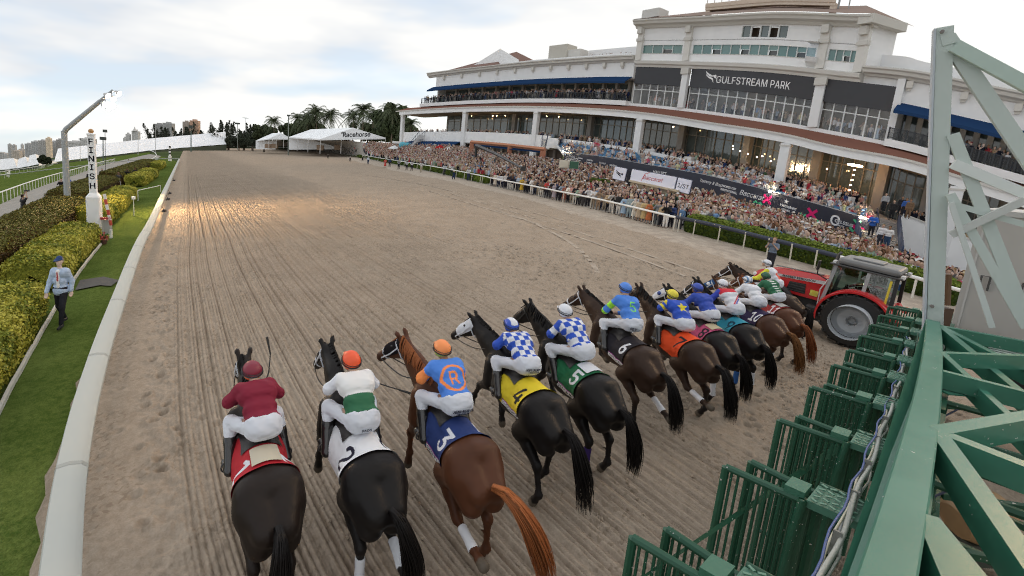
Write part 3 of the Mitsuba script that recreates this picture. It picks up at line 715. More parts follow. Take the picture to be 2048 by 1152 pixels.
# lamp mast, lit
LB = at(137, 432)
def up_to(base, py):
    """The point above base that shows at height py."""
    lo, hi = 0.0, 60.0
    for _ in range(50):
        m = (lo + hi) / 2
        if project(base + [0, 0, m])[1] > py: lo = m
        else: hi = m
    return base + [0, 0, lo]
LT = up_to(LB, 262); dLB = project(LB)[2]
LE = at_depth(226, 181, dLB - 1.2)
k = thing('lamp_mast', 'grey bent steel mast with lit floodlights left of the finish post', 'lamp mast')
put(f'{k}__pole', tube([LB - [0, 0, .3], LB + (LT - LB) * .5, LT], [.20, .18, .165], 14), 'satin', (.33, .35, .36), smooth=40)
put(f'{k}__arm', cat_([tube([LT - [0, 0, .12], LT + (LE - LT) * .04, LT + (LE - LT) * .74], [.165, .16, .125], 14), tube([LT + (LE - LT) * .72, LE], [.11, .09], 12)]), 'satin', (.33, .35, .36), smooth=40)
aim = norm(at(620, 440) - LE)
for i, (px, py) in enumerate([(213, 191), (226, 196), (236, 186), (207, 208), (216, 214), (224, 210)]):
    c = at_depth(px, py, dLB - 1.3 - .1 * (i % 3))
    a = norm(aim + rng.normal(0, .12, 3)); s = norm(np.cross(a, [0, 0, 1])); u = np.cross(s, a)
    R = np.stack([s, u, a], 1)
    h_ = obj('lamp_head', xf(lathe([(.0, -.20), (.07, -.19), (.10, -.10), (.19, .02), (.20, .10), (.185, .10), (.17, .03), (.0, -.02)], 16), R, c), 'satin', k, (.45, .45, .44), smooth=40)
    dv, df = lathe([(.0, .062), (.165, .062), (.165, .058), (.0, .058)], 16)
    q = f'{h_}__lens'
    put(q, xf((dv, df), R, c), 'matte', (.9, .9, .85)); scene[q]['emitter'] = {'type': 'area', 'radiance': {'type': 'rgb', 'value': [200, 128, 64]}}
    obj('bracket', tube([c - a * .18, LT + (LE - LT) * (.80 if i > 2 else .97)], .025, 6), 'satin', k, (.4, .4, .4))

# finish post
FB = at(191, 474); sc = project(FB)[2] / FOC
yaw = math.radians(24)
R = rot([0, 0, 1], yaw)
k = thing('finish_post', 'tall white finish post with copper ball and vertical lettering', 'post')
def octo(w, ch): return [(-w, -w + ch), (-w + ch, -w), (w - ch, -w), (w, -w + ch), (w, w - ch), (w - ch, w), (-w + ch, w), (-w, w - ch)]
def stack(secs):
    v = []; 
    for w, ch, z in secs: v += [(x, y, z) for x, y in octo(w, ch)]
    n = len(secs); f = []
    for i in range(n - 1):
        for j in range(8): f.append([i * 8 + j, i * 8 + (j + 1) % 8, (i + 1) * 8 + (j + 1) % 8, (i + 1) * 8 + j])
    f = np.array(f); f = np.vstack([f[:, [0, 1, 2]], f[:, [0, 2, 3]]])
    capt = [[(n - 1) * 8, (n - 1) * 8 + j, (n - 1) * 8 + j + 1] for j in range(1, 7)]
    return np.array(v, float), np.vstack([f, capt])
zt = up_to(FB, 270)[2] - FB[2]; zs = up_to(FB, 386)[2] - FB[2]
put(f'{k}__base', xf(stack([(.29, .05, -.1), (.29, .05, zs - .18), (.16, .03, zs + .02)]), R, FB), 'satin', (.80, .81, .82))
put(f'{k}__shaft', xf(stack([(.15, .012, zs - .05), (.145, .012, zt)]), R, FB), 'satin', (.80, .81, .82))
put(f'{k}__cap', xf(stack([(.165, .012, zt - .002), (.165, .012, zt + .06), (.09, .01, zt + .10)]), R, FB), 'satin', (.80, .81, .82))
put(f'{k}__ball', xf(trimesh.creation.icosphere(3, .115), None, FB + [0, 0, zt + .18]), 'gloss', (.42, .22, .07), smooth=True)
rgt, nrm_ = R @ [1, 0, 0], R @ [0, -1, 0]
for ch, py in zip('FINISH', (288, 305, 322, 339, 357, 376)):
    o = up_to(FB, py + .5); o = o + nrm_ * .150
    put(key_for(f'{k}__letter'), lettering(ch, .27, o, rgt, np.array([0, 0, 1.0]), .006, True), 'matte', (.012, .014, .02)); labels.pop(f'{k}__letter', None)

# red and white starting arm with its stand and flowers
SB = at(214, 474); k = thing('signal_arm', 'red and white slanted signal arm on a stand beside the finish post', 'signal')
put(f'{k}__stand', cat_([beam(SB + [-.20, 0, 0], SB + [-.20, 0, .95], .07, .07, (0, 1, 0)), beam(SB + [.16, .1, 0], SB + [.16, .1, .9], .06, .06, (0, 1, 0)), box(SB + [-.02, .05, .5], (.36, .06, .7))]), 'satin', (.45, .44, .42))
put(f'{k}__crossbar', beam(SB + [-.25, -.04, .92], SB + [.26, -.04, .96], .07, .12), 'satin', (.45, .06, .05))
a0, a1 = SB + [.26, -.05, .62], SB + [-.02, -.05, 2.15]
for i in range(6):
    f0, f1 = i / 6, (i + 1) / 6
    put(key_for(f'{k}__arm_segment') if i == 0 else f'{k}__arm_segment_{i:03d}', beam(a0 + (a1 - a0) * f0, a0 + (a1 - a0) * f1, .05, .13), 'satin', (.50, .07, .05) if i % 2 == 0 else (.75, .72, .68))
put(f'{k}__white_foot', box(SB + [.24, -.05, .18], (.10, .10, .46)), 'satin', (.78, .78, .76))
FBp = at(208, 488); rs = np.random.default_rng(3)
k = thing('flower_pot', 'small bunch of red flowers at the foot of the finish post', 'flowers')
put(f'{k}__pot', xf(lathe([(0, 0), (.10, 0), (.14, .2), (.0, .19)], 12), None, FBp), 'satin', (.10, .05, .04))
pts = FBp + [0, 0, .30] + rs.normal(0, .085, (120, 3))
put(f'{k}__blossoms', leaf_cloud(pts, np.tile([0, -.5, .8], (120, 1)), .08, rs, 1.1), 'leaf', np.repeat(np.array([(.50, .03, .04), (.55, .10, .10), (.03, .08, .02)])[rs.integers(0, 3, 120)], 4, 0))

def t_post(name, label, px, py, top_py, kind):
    b = at(px, py); t = up_to(b, top_py)
    k = thing(name, label, 'post')
    put(f'{k}__pole', tube([b, t], .022, 7), 'satin', (.70, .70, .68))
    if kind == 'plate': put(f'{k}__plate', beam(t + [-.22, 0, .05], t + [.22, 0, -.02], .20, .035), 'satin', (.74, .74, .72))
    else: put(f'{k}__lantern', cat_([box(t + [0, 0, .06], (.16, .16, .16)), box(t + [0, 0, .155], (.19, .19, .03))]), 'satin', (.78, .78, .76))
t_post('marker_post', 'thin white post with a small tilted plate before the brown hedge', 159, 453, 415, 'plate')
t_post('marker_post', 'thin white post with a small box on top on the lawn', 268, 432, 398, 'box')
t_post('marker_post', 'tiny white post with a box farthest up the lawn', 311, 357, 351, 'box')
gb, ge = at(276, 402), at(321, 384)
k = thing('pipe_frame', 'white pipe frame standing across the far lawn', 'frame')
put(f'{k}__pipe', tube([gb, gb + [0, 0, .85], ge + [0, 0, .62]], .03, 7), 'satin', WHITE); put(f'{k}__leg', tube([ge, ge + [0, 0, .62]], .03, 7), 'satin', WHITE)
# black and white banded distance pole
b = at(340, 322); t = up_to(b, 292); Hh = t[2] - b[2]
k = thing('distance_pole', 'black and white banded pole at the far end of the lawn', 'pole')
put(f'{k}__base', box(b + [0, 0, Hh * .17], (.6, .6, Hh * .34)), 'satin', WHITE)
for i in range(6):
    put(f'{k}__band' + (f'_{i:03d}' if i else ''), xf(lathe([(0, 0), (.24, 0), (.24, Hh * .11), (0, Hh * .11)], 10), None, b + [0, 0, Hh * (.34 + .11 * i)]), 'satin', (.02, .02, .02) if i % 2 else WHITE)

# people on the left
def cam_rig(big=False):
    return [('camera', cat_([box((.36, 0, 1.60), (.10, .15, .11)), tube([(.38, 0, 1.60), (.60, 0, 1.62)], [.045, .055], 9)]), (.02, .02, .022))]
def facing(a, b): return math.atan2(b[1] - a[1], b[0] - a[0])
P0 = at(126, 649)
person('man in pale blue blazer, dark trousers and navy cap walking on the lawn', P0, math.radians(-80), 'walk', 'jacket', (.40, .50, .66), 'trousers', (.014, .015, .022), 4, 'hair', (.25, .22, .2), 'cap', (.03, .06, .17), 1.80, h=.016, slim=.84,
       extra=[('shirt_front', body([((.09, 0, 1.42), (.115, 0, 1.02), .045, .03, ((0, 1, 0), 1.3))], .014), (.74, .74, .74)), ('tie', body([((.125, 0, 1.40), (.150, .012, 1.20), .020, .022)], .012), (.35, .05, .06))])
person('photographer in black shorts holding a camera high on the grey track', at(49, 446), math.radians(60), 'up', 'tee', (.018, .018, .02), 'shorts', (.018, .018, .02), 1, hat=None, tall=1.8, extra=[('camera', cat_([box((.16, 0, 1.98), (.1, .16, .12)), tube([(.18, 0, 1.98), (.36, 0, 1.99)], .05, 8)]), (.02, .02, .02))])
person('person in bright blue vest standing on the grey track beside the lamp mast', at(137, 390), math.radians(-60), 'phone', 'tee', (.03, .10, .38), 'trousers', (.012, .012, .02), 2, tall=1.8)
person('person in black half hidden behind the lamp mast', at(124, 394), math.radians(-60), 'phone', 'shirt', (.02, .02, .025), 'trousers', (.02, .02, .025), 1, tall=1.75)
for px, py, lb, ps in [(205, 367, 'photographer in black on the grey track right of the finish post', 'phone'), (238, 379, 'photographer in black with a white tripod among the brown hedges', 'phone'), (255, 369, 'photographer in black, second from right among the hedges', 'phone'),
                       (271, 365, 'photographer in black, rightmost among the hedges, arms folded', 'folded'), (180, 375, 'person in black half hidden behind the finish post', 'stand')]:
    person(lb, at(px, py), math.radians(-55), ps, 'shirt', (.016, .016, .018), 'trousers', (.014, .014, .016), int(px) % 4, tall=1.8, extra=cam_rig() if ps == 'phone' else [], group=None)
person('distant runner in white top on the grey track', at(258, 338), 1.8, 'walk', 'tee', (.5, .5, .52), 'shorts', (.03, .03, .04), 1, tall=1.8)
tb = at(240, 381); k = thing('tripod', 'white tripod between the brown and yellow hedges', 'tripod')
put(f'{k}__legs', cat_([tube([tb + [.1, -.3, 1.35], tb + [.1 + .35 * math.cos(a), -.3 + .35 * math.sin(a), 0]], .03, 6) for a in (0, 2.1, 4.2)]), 'satin', (.6, .6, .6)); put(f'{k}__head', box(tb + [.1, -.3, 1.42], (.22, .3, .2)), 'satin', (.03, .03, .03))
# bicycle leaning at the mast
bb = at(121, 421); k = thing('bicycle', 'dark bicycle parked beside the foot of the lamp mast', 'bicycle')
bd, bu = norm([.8, .6, 0]), np.array([0, 0, 1.0])
for nm, o in (('wheel', -.5), ('wheel_001', .5)):
    c = bb + bd * o + bu * .34; put(f'{k}__{nm}', tube([c + .33 * (bd * math.cos(a) + bu * math.sin(a)) for a in np.linspace(0, 2 * math.pi, 20)], .022, 5, False), 'matte', (.03, .03, .03))
W0, W1 = bb - bd * .5 + bu * .34, bb + bd * .5 + bu * .34
put(f'{k}__frame', cat_([tube([W0, bb + bu * .3, bb + bd * .38 + bu * .82], .018, 5), tube([bb + bu * .3, bb - bd * .18 + bu * .9], .018, 5), tube([bb - bd * .15 + bu * .8, bb + bd * .38 + bu * .82], .018, 5), tube([W0, bb - bd * .15 + bu * .8], .015, 5), tube([W1, bb + bd * .36 + bu * .98], .018, 5)]), 'satin', (.10, .12, .14))
put(f'{k}__saddle', box(bb - bd * .18 + bu * .93, (.25, .13, .05)), 'matte', (.02, .02, .02)); put(f'{k}__handlebar', tube([bb + bd * .36 + bu * .98 + np.array([.28, -.3, 0]) * .8, bb + bd * .36 + bu * .98 - np.array([.28, -.3, 0]) * .8], .015, 5), 'satin', (.05, .05, .05))
# ---------------------------------------------------------------- the grandstand: levels swept along its curved, falling front
_px = np.array([790, 830, 870, 950, 1050, 1150, 1240, 1370, 1500, 1640, 1770, 1875, 2048, 2200, 2340], float)
_dd = np.interp(_px, [790, 830, 870, 1050, 1240, 1500, 1770, 2060, 2200, 2340], [126, 121, 116, 97, 80, 63, 52, 45, 42, 40])
_ey = np.array([228, 224.5, 222, 218.5, 217, 219, 224, 238, 258, 284, 312, 341, 392, 440, 486], float)
_fx, _fd = PchipInterpolator(_px, _ey), PchipInterpolator(_px, _dd)
_FP = np.array([at_depth(p, float(_fx(p)), float(_fd(p))) for p in np.linspace(790, 2340, 311)])
_PP = [PchipInterpolator(np.linspace(790, 2340, 311), _FP[:, k]) for k in range(3)]
def fp(px):
    return np.stack([f(px) for f in _PP], -1)
def tang(px):
    t = fp(np.asarray(px, float) + 6) - fp(np.asarray(px, float) - 6); return t / np.linalg.norm(t, axis=-1, keepdims=True)
def outn(px):
    t = tang(px); n = np.stack([t[..., 1], -t[..., 0], 0 * t[..., 0]], -1); return n / np.linalg.norm(n, axis=-1, keepdims=True)
def S(px, h=0.0, out=0.0):
    return fp(px) + outn(px) * out + np.array([0, 0, 1.0]) * h
def band(a, b, prof, step=12):
    """Sweeps a closed profile [(out, height)...] along the front from a to b."""
    q = np.linspace(a, b, max(2, int((b - a) / step) + 1))
    return sweep(fp(q), prof, side=outn(q))
def rect(o0, o1, h0, h1): return [(o0, h0), (o1, h0), (o1, h1), (o0, h1)]
def upright(px, h0, h1, out, w, dpt):
    """A vertical bar standing in the front, w wide along it."""
    t = tang(px); t = norm([t[0], t[1], 0]); n = outn(px)
    return box(S(px, (h0 + h1) / 2, out), (w, dpt, h1 - h0), np.array([t, n, [0, 0, 1]]))
GS = thing('grandstand', 'long white grandstand with brown tiled roof, blue awnings and a tall central block', 'grandstand')
def gs(name, mesh, color, mat='matte', smooth=False, parent=GS, **k):
    return obj(name, mesh, mat, parent, color, smooth, **k)
WALL, TRIM, NAVY, BROWN, DARKG = (.78, .79, .80), (.60, .585, .55), (.020, .050, .125), (.185, .090, .068), (.10, .12, .115)
def stucco(p, n, uv):
    a = fbm(p.x * 1.5, p.y * 1.5, p.z * 0.5, 3); b = noise(p.x * 0.4, p.y * 0.4, p.z * 3)
    return mix((.78, .79, .80), (.86, .865, .87), dr.clip(a + .4 * (b - .5), 0, 1))
scene['stucco'] = {'type': 'twosided', 'b': {'type': 'diffuse', 'reflectance': proc(stucco)}}
def gsw(name, mesh, **k): return obj(name, mesh, 'stucco', GS, None, **k)
L0, L1, R0_, R1_ = 868, 1258, 1768, 2320          # wings left and right of the centre
# middle tiled roof over the loggia, with its eave board
tile_prof = [(0.3, 1.0), (3.2, .12), (3.2, 0), (0.3, .78)]
gs('tiled_roof', band(815, 2300, tile_prof), BROWN)
rows = []
for i in range(9):
    f0 = i / 9; o, h = 3.25 - 2.9 * f0, .13 + .88 * f0
    rows.append(band(815, 2300, [(o, h), (o + .03, h + .02), (o - .30, h + .14), (o - .33, h + .09)], 20))
gs('roof_tile_courses', cat_(rows), (.215, .105, .080)); labels[f'{GS}__roof_tile_courses'] = {'kind': 'stuff'}
gs('eave_board', band(812, 2300, rect(3.2, 3.36, -.10, .14)), TRIM)
gsw('loggia_beam', band(818, 2300, rect(2.45, 3.18, -.85, -.02)))
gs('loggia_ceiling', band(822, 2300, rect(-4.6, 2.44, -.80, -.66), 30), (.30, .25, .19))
# loggia floor, parapet and lower wall
gsw('loggia_parapet', band(828, 1128, rect(2.6, 2.9, -7.2, -4.95)))
gs('loggia_floor', band(835, 2300, rect(-4.8, 2.6, -6.5, -6.1), 30), (.42, .41, .40))
gsw('loggia_inner_parapet', band(1128, 1752, rect(2.7, 2.9, -7.0, -5.25)))
gsw('lower_wall_right', band(1822, 2300, rect(2.6, 2.9, -8.4, -5.1)))
for px in (824, 950, 1095, 1304, 1592, 1925, 2170):
    gs('column', upright(px, -9.6 if px < 1100 else -7.5, -.85, 2.8, .95 if px > 900 else .7, .8), (.76, .77, .78), 'matte')
    gs('column_band', upright(px, -1.25, -1.05, 2.8, 1.08, .93), TRIM)
for px in (1010, 1160, 1345, 1470, 1622, 1752, 1870):
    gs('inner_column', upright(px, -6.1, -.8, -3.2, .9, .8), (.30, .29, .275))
# glazed wall at the back of the loggia
gp = np.r_[np.arange(872, 1300, 13.0), np.arange(1300, 1560, 16.0), np.arange(1560, 2000, 19.0)]
bars = []
for i, px in enumerate(gp[:-1]):
    q = np.linspace(px + .8, gp[i + 1] - .8, 3)
    for (h0, h1) in ((-6.0, -2.15), (-2.05, -.9)):
        w = sweep(fp(q), rect(-4.35, -4.30, h0, h1), side=outn(q))
        gs('loggia_window', w, (.10, .125, .122) if (i * 7 + int(h0)) % 5 else (.15, .175, .17), 'glass_dark')
    gs('loggia_mullion', upright(px, -6.1, -.8, -4.25, .09, .14), (.30, .28, .24))
gs('loggia_transom', band(872, 2000, rect(-4.30, -4.18, -2.16, -2.04), 20), (.30, .28, .24))
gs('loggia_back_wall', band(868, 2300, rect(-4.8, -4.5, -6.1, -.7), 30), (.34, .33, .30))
# balcony level of the wings
gsw('balcony_slab', band(L0 - 22, L1, rect(-2.6, 1.2, 1.0, 1.72)))
gsw('balcony_slab_right', band(R0_ - 0, R1_, rect(-2.6, 1.2, 1.0, 1.72)))
for a, b in ((L0 - 20, L1 - 3), (R0_ + 3, R1_)):
    gs('handrail', band(a, b, rect(1.02, 1.10, 2.78, 2.86)), (.02, .024, .03), 'satin')
    gs('bottom_rail', band(a, b, rect(1.03, 1.08, 1.86, 1.92)), (.02, .024, .03), 'satin')
    bal = []
    for px in np.arange(a, b, 1.45 if b < 1500 else 1.6): bal.append(upright(px, 1.86, 2.8, 1.05, .035, .03))
    n_ = gs('balusters', cat_(bal), (.02, .024, .03), 'satin'); labels[n_] = {'kind': 'stuff'}
    for px in np.arange(a + 1, b, 14.5):
        gs('rail_post', upright(px, 1.35, 2.9, 1.13, .13, .12), (.02, .024, .03), 'satin')
for a, b in ((L0, L1 - 2), (R0_ + 2, R1_)):
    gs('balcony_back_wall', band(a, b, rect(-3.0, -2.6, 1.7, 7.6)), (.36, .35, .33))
    for px in np.arange(a + 6, b - 22, 26):
        q = np.linspace(px, px + 19, 3); gs('balcony_window', sweep(fp(q), rect(-2.6, -2.55, 1.9, 4.6), side=outn(q)), (.10, .12, .115), 'glass_dark')
        gs('balcony_pier', upright(px + 22, 1.72, 5.0, -2.3, .45, .4), (.50, .47, .43))
    aw = gs('awning', band(a + 3 if a > 1500 else a - 6, b - 1, [(0.0, 5.45), (1.75, 4.55), (1.75, 4.25), (1.70, 4.25), (1.70, 4.5), (0.0, 5.38)]), NAVY, label='navy awning over the balcony')
    gsw('upper_wall', band(a, b, rect(-2.6, 0.0, 5.2, 7.8)))
    gs('cornice', band(a - 14 if a < 1000 else a, b, [(0, 7.62), (.25, 7.66), (.35, 7.85), (.75, 8.0), (.80, 8.3), (1.0, 8.42), (1.0, 8.6), (-.3, 8.66), (-.3, 7.62)]), TRIM)
    for px in np.arange(a + 16, b - 4, 35 if a < 1000 else 52):
        k = gs('bracket', cat_([upright(px, 6.95, 7.62, .22, .5, .44), upright(px, 6.70, 6.96, .12, .36, .26)]), (.64, .62, .58))
# parapets and roofs of the wings
gsw('roof_parapet_left', band(912, L1 + 6, rect(-2.8, -2.4, 8.3, 9.5)))
gsw('roof_terrace_left', band(1118, L1 + 4, rect(-7.0, -6.6, 8.3, 11.3)))
gsw('roof_parapet_right', band(R0_ - 90, R1_, rect(-3.6, -3.2, 6.5, 10.2)))
gsw('upper_wall_link', band(1696, R0_ + 2, rect(-.6, -.21, 6.86, 7.8)))
gs('cornice_link', band(1700, R0_ + 2, [(-.2, 7.62), (.25, 7.66), (.35, 7.85), (.75, 8.0), (.80, 8.3), (1.0, 8.42), (1.0, 8.6), (-.3, 8.66), (-.3, 7.62)]), TRIM)
gs('roof_deck_left', band(875, L1, rect(-9, -.4, 8.2, 8.55), 30), (.45, .44, .42)); gs('roof_deck_right', band(R0_ - 60, R1_, rect(-9, -.4, 8.2, 8.55), 30), (.45, .44, .42))
c0, c1 = S(870, 8.6, -.3), S(975, 8.9, -.3); top = S(965, 13.2, -9); bk = S(880, 8.6, -18)
gs('hip_roof', (np.array([c0, c1, top, bk, S(1010, 8.9, -18)]), np.array([[0, 1, 2], [3, 0, 2], [1, 4, 2]])), (.23, .155, .135))
gsw('gable_wall', (np.array([S(912, 8.6, -2.6), S(1010, 8.9, -2.6), S(1010, 9.9, -2.6), S(972, 12.6, -2.6), S(912, 9.2, -2.6), S(960, 8.6, -6)]), np.array([[0, 1, 2], [0, 2, 3], [0, 3, 4], [1, 5, 2], [2, 5, 3], [3, 5, 4]])))
gs('rooftop_box', upright(1082, 9.6, 12.0, -4.5, 4.2, 3.0), (.52, .50, .45)); gs('rooftop_duct', upright(1110, 9.5, 11.0, -4.5, 3.2, 2.4), (.60, .59, .56))
gs('chimney_block', upright(1272, 8.6, 14.2, -1.6, 1.9, 2.0), (.66, .65, .62)); gs('chimney_cap', upright(1270, 14.2, 15.4, -1.6, 2.8, 2.6), (.60, .60, .58))
gs('roof_skin_left', band(880, L1, rect(-14, -9, 8.2, 8.4), 40), (.3, .28, .26))
# left end: side wall and end post
e = S(870, 0, 0); n0 = outn(870.0); t0 = norm([*tang(870.0)[:2], 0])
gsw('end_wall', box(S(872, 4.6, -8), (.4, 15.5, 7.4), np.array([t0, n0, [0, 0, 1]])))
# ---- centre: windows, dark screens, pilasters
room = [(-.2, 1.0), (-4.5, 1.0), (-4.5, 4.6), (-.2, 4.6), (-.2, 4.45), (-4.35, 4.45), (-4.35, 1.2), (-.2, 1.2)]
gs('lounge_room', band(L1, R0_, room), (.20, .19, .17))
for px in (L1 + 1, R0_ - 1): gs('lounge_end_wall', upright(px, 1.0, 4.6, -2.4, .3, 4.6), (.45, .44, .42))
gsw('centre_sill', band(L1, R0_, rect(-.3, .35, 1.0, 1.46)))
bays = [(1262, 1354, 6), (1371, 1614, 13), (1631, 1764, 6)]
for a, b, n in bays:
    xs = np.linspace(a, b, n + 1)
    for i in range(n):
        q = np.array([xs[i] + .5, xs[i + 1] - .5])
        for h0, h1 in ((1.5, 3.55), (3.65, 4.4)):
            v = np.array([S(q[0], h0), S(q[1], h0), S(q[1], h1), S(q[0], h1)])
            k = gs('window', (v, np.array([[0, 1, 2], [0, 2, 3]])), None, 'pane')
        gs('window_bar', upright(xs[i], 1.46, 4.42, .03, .10, .12), (.72, .74, .74))
    gs('window_bar', upright(b, 1.46, 4.42, .03, .10, .12), (.72, .74, .74))
    gs('window_transom', band(a, b, rect(-.03, .10, 3.55, 3.65)), (.72, .74, .74))
    k = gs('led_screen', band(a, b, rect(-.2, .30, 4.42, 6.88)), (.028, .029, .035), 'satin', label='dark charcoal advertising screen above the windows')
gs('end_pilaster', upright(1771, 1.0, 7.7, -1.2, .6, 3.4), (.76, .77, .78)); gs('centre_floor', band(L1, R0_, rect(-4.5, -.3, .9, 1.0)), (.3, .28, .26))
for px in (1361, 1622):
    gs('pilaster', upright(px, 1.46, 6.9, .30, .95 if px > 1500 else .9, .6), (.76, .77, .78)); gs('capital', upright(px, 6.1, 6.9, .48, 1.15, .7), TRIM)
UP = 1690
XT = lambda h: 7.9 + (h - 7.9) * .88
gs('centre_trim', band(L1 + 2, UP + 6, [(-.2, 6.9), (.35, 6.9), (.45, 7.2), (.75, 7.35), (.85, 7.75), (.2, 7.9), (-.2, 7.9)]), (.66, .645, .61))
gsw('tower_wall_low', band(L1 + 6, UP, rect(-.6, .1, 7.85, 8.91)))
gsw('tower_wall_mid', band(L1 + 6, UP, rect(-.6, .1, 10.10, 11.02)))
gs('tower_groove', band(L1 + 6, UP, rect(.1, .14, 10.73, 10.79)), (.35, .35, .35))
gsw('tower_wall_top', band(L1 + 6, UP, rect(-.6, .1, 12.34, 12.65)))
strips = [(1268, 1344, 4, 8.91, 10.10), (1364, 1598, 13, 8.91, 10.10), (1622, UP - 12, 4, 8.91, 10.10)]
ends = [L1 + 6]
for a, b, n, h0, h1 in strips:
    gsw('tower_pier', band(ends[-1], a, rect(-.6, .1, h0, h1), 4)); ends.append(b)
    xs = np.linspace(a, b, n + 1)
    for i in range(n):
        lit = None
        c = [(.10, .20, .19), (.085, .17, .165), (.12, .23, .22)][i % 3]
        q = np.array([xs[i], xs[i + 1]])
        gs('strip_window', sweep(fp(q), rect(-.12, -.08, h0 + (.62 if (i * 5 + int(a)) % 3 == 0 else 0), h1), side=outn(q)), c, 'glass_dark')
        if (i * 5 + int(a)) % 3 == 0: gs('strip_window', sweep(fp(q), rect(-.30, -.26, h0, h0 + .62), side=outn(q)), (.04, .045, .045), 'glass_dark', label='dark lower half of an open window')
        gs('strip_bar', upright(xs[i], h0, h1, -.02, .08, .12), (.70, .72, .72))
gsw('tower_pier', band(ends[-1], UP, rect(-.6, .1, 8.91, 10.10), 4))
gs('strip_sill', band(L1 + 6, UP, rect(.1, .16, 8.85, 8.91)), TRIM)
a, b = 1452, 1538
gsw('tower_top_wall', band(L1 + 6, a, rect(-.6, .1, 11.02, 12.34))); gsw('tower_top_wall', band(b, UP, rect(-.6, .1, 11.02, 12.34)))
xs = np.linspace(a, b, 6)
for i in range(5):
    q = np.array([xs[i], xs[i + 1]])
    gs('announcer_window', sweep(fp(q), rect(-.14 if i % 2 == 0 else -1.2, -.10 if i % 2 == 0 else -1.1, 11.02, 12.34), side=outn(q)), (.10, .13, .13) if i % 2 == 0 else (.10, .08, .065), 'glass_dark')
    gs('announcer_bar', upright(xs[i], 11.02, 12.34, 0, .16, .16), (.72, .74, .74))
gs('announcer_room', band(a - 1, b + 1, rect(-3.2, -1.3, 10.9, 12.4)), (.08, .065, .05))
for px in (1263, 1355, 1611, UP - 4):
    gs('tower_pilaster', upright(px, 7.9, 12.56, .22, .85, .5), (.68, .665, .63)); gs('tower_capital', upright(px, 10.63, 11.07, .34, 1.05, .6), TRIM); gs('tower_bracket', upright(px, 11.68, 12.56, .55, .7, .8), TRIM)
gs('main_cornice', band(L1 - 6, UP + 10, [(-.3, 12.48), (.4, 12.52), (.6, 12.83), (1.2, 13.00), (1.3, 13.27), (1.5, 13.44), (1.5, 13.62), (-.5, 13.71)]), (.60, .585, .545))
for px in (L1 + 6, UP): gsw('tower_side', (np.array([S(px, 7.8, .05), S(px, 7.8, -5), S(px, 12.8, -5), S(px, 12.8, .05)]), np.array([[0, 1, 2], [0, 2, 3]])))
gs('side_cornice', beam(S(UP + 2, 13.18, 1.4), S(UP + 2, 13.18, -5), 1.4, .9), (.60, .585, .545))
ra, rb = 1340, 1625
q = np.linspace(L1 - 6, UP + 10, 30); lo = S(q, 13.71, 1.4); hi = S(np.linspace(ra, rb, 30), 16.44, -8.0)
gs('tower_roof', grid(np.stack([lo, hi])), (.30, .235, .205))
gs('tower_roof_end', (np.vstack([S(L1 - 6, 13.71, 1.4), S(ra, 16.44, -8), S(L1 - 6, 13.71, -7)]), np.array([[0, 1, 2]])), (.30, .235, .205)); gs('tower_roof_end', (np.vstack([S(UP + 10, 13.71, 1.4), S(rb, 16.44, -8), S(UP + 10, 13.71, -7)]), np.array([[0, 2, 1]])), (.30, .235, .205))
gs('roof_platform', band(1352, 1600, rect(-4.2, -3.0, 15.38, 15.73)), (.62, .53, .44)); gs('platform_parapet', band(1352, 1600, rect(-3.05, -2.9, 15.73, 16.26)), (.60, .50, .41))
for px in np.arange(1354, 1600, 11.86): gs('platform_post', upright(px, 16.17, 17.32, -3.0, .07, .07), (.5, .45, .4))
gs('platform_rail', band(1352, 1600, rect(-3.04, -2.96, 17.23, 17.30)), (.5, .45, .4))
for px in (1356, 1596): gs('platform_leg', upright(px, 13.97, 15.47, -3.4, .6, .6), (.62, .53, .44))
m0 = S(1606, 15.03, -3); gs('antenna', tube([m0, m0 + [0, 0, 5.5]], .10, 6), (.3, .3, .3)); d0 = S(1618, 15.56, -4)
gs('dish', xf(lathe([(.0, .0), (.35, .05), (.6, .22), (.58, .24), (.33, .09), (.0, .04)], 12), rot([1, 0, 0], 1.2), d0 + [0, 0, 1.0]), (.5, .48, .46)); gs('dish_pole', tube([d0 - [0, 0, .8], d0 + [0, 0, 1.0]], .06, 6), (.4, .4, .4))
# oriel with a glass booth near the right pilaster
q = np.linspace(1585, 1606, 4)
gs('booth_floor', sweep(fp(q), [(0.1, 8.0), (.9, 8.5), (1.1, 9.0), (.1, 9.0)], side=outn(q)), (.76, .77, .78)); gs('booth_roof', sweep(fp(q), rect(.1, 1.15, 10.5, 10.65), side=outn(q)), (.4, .38, .35))
gs('booth_glass', sweep(fp(q), rect(1.04, 1.06, 9.0, 10.5), side=outn(q)), None, 'pane')
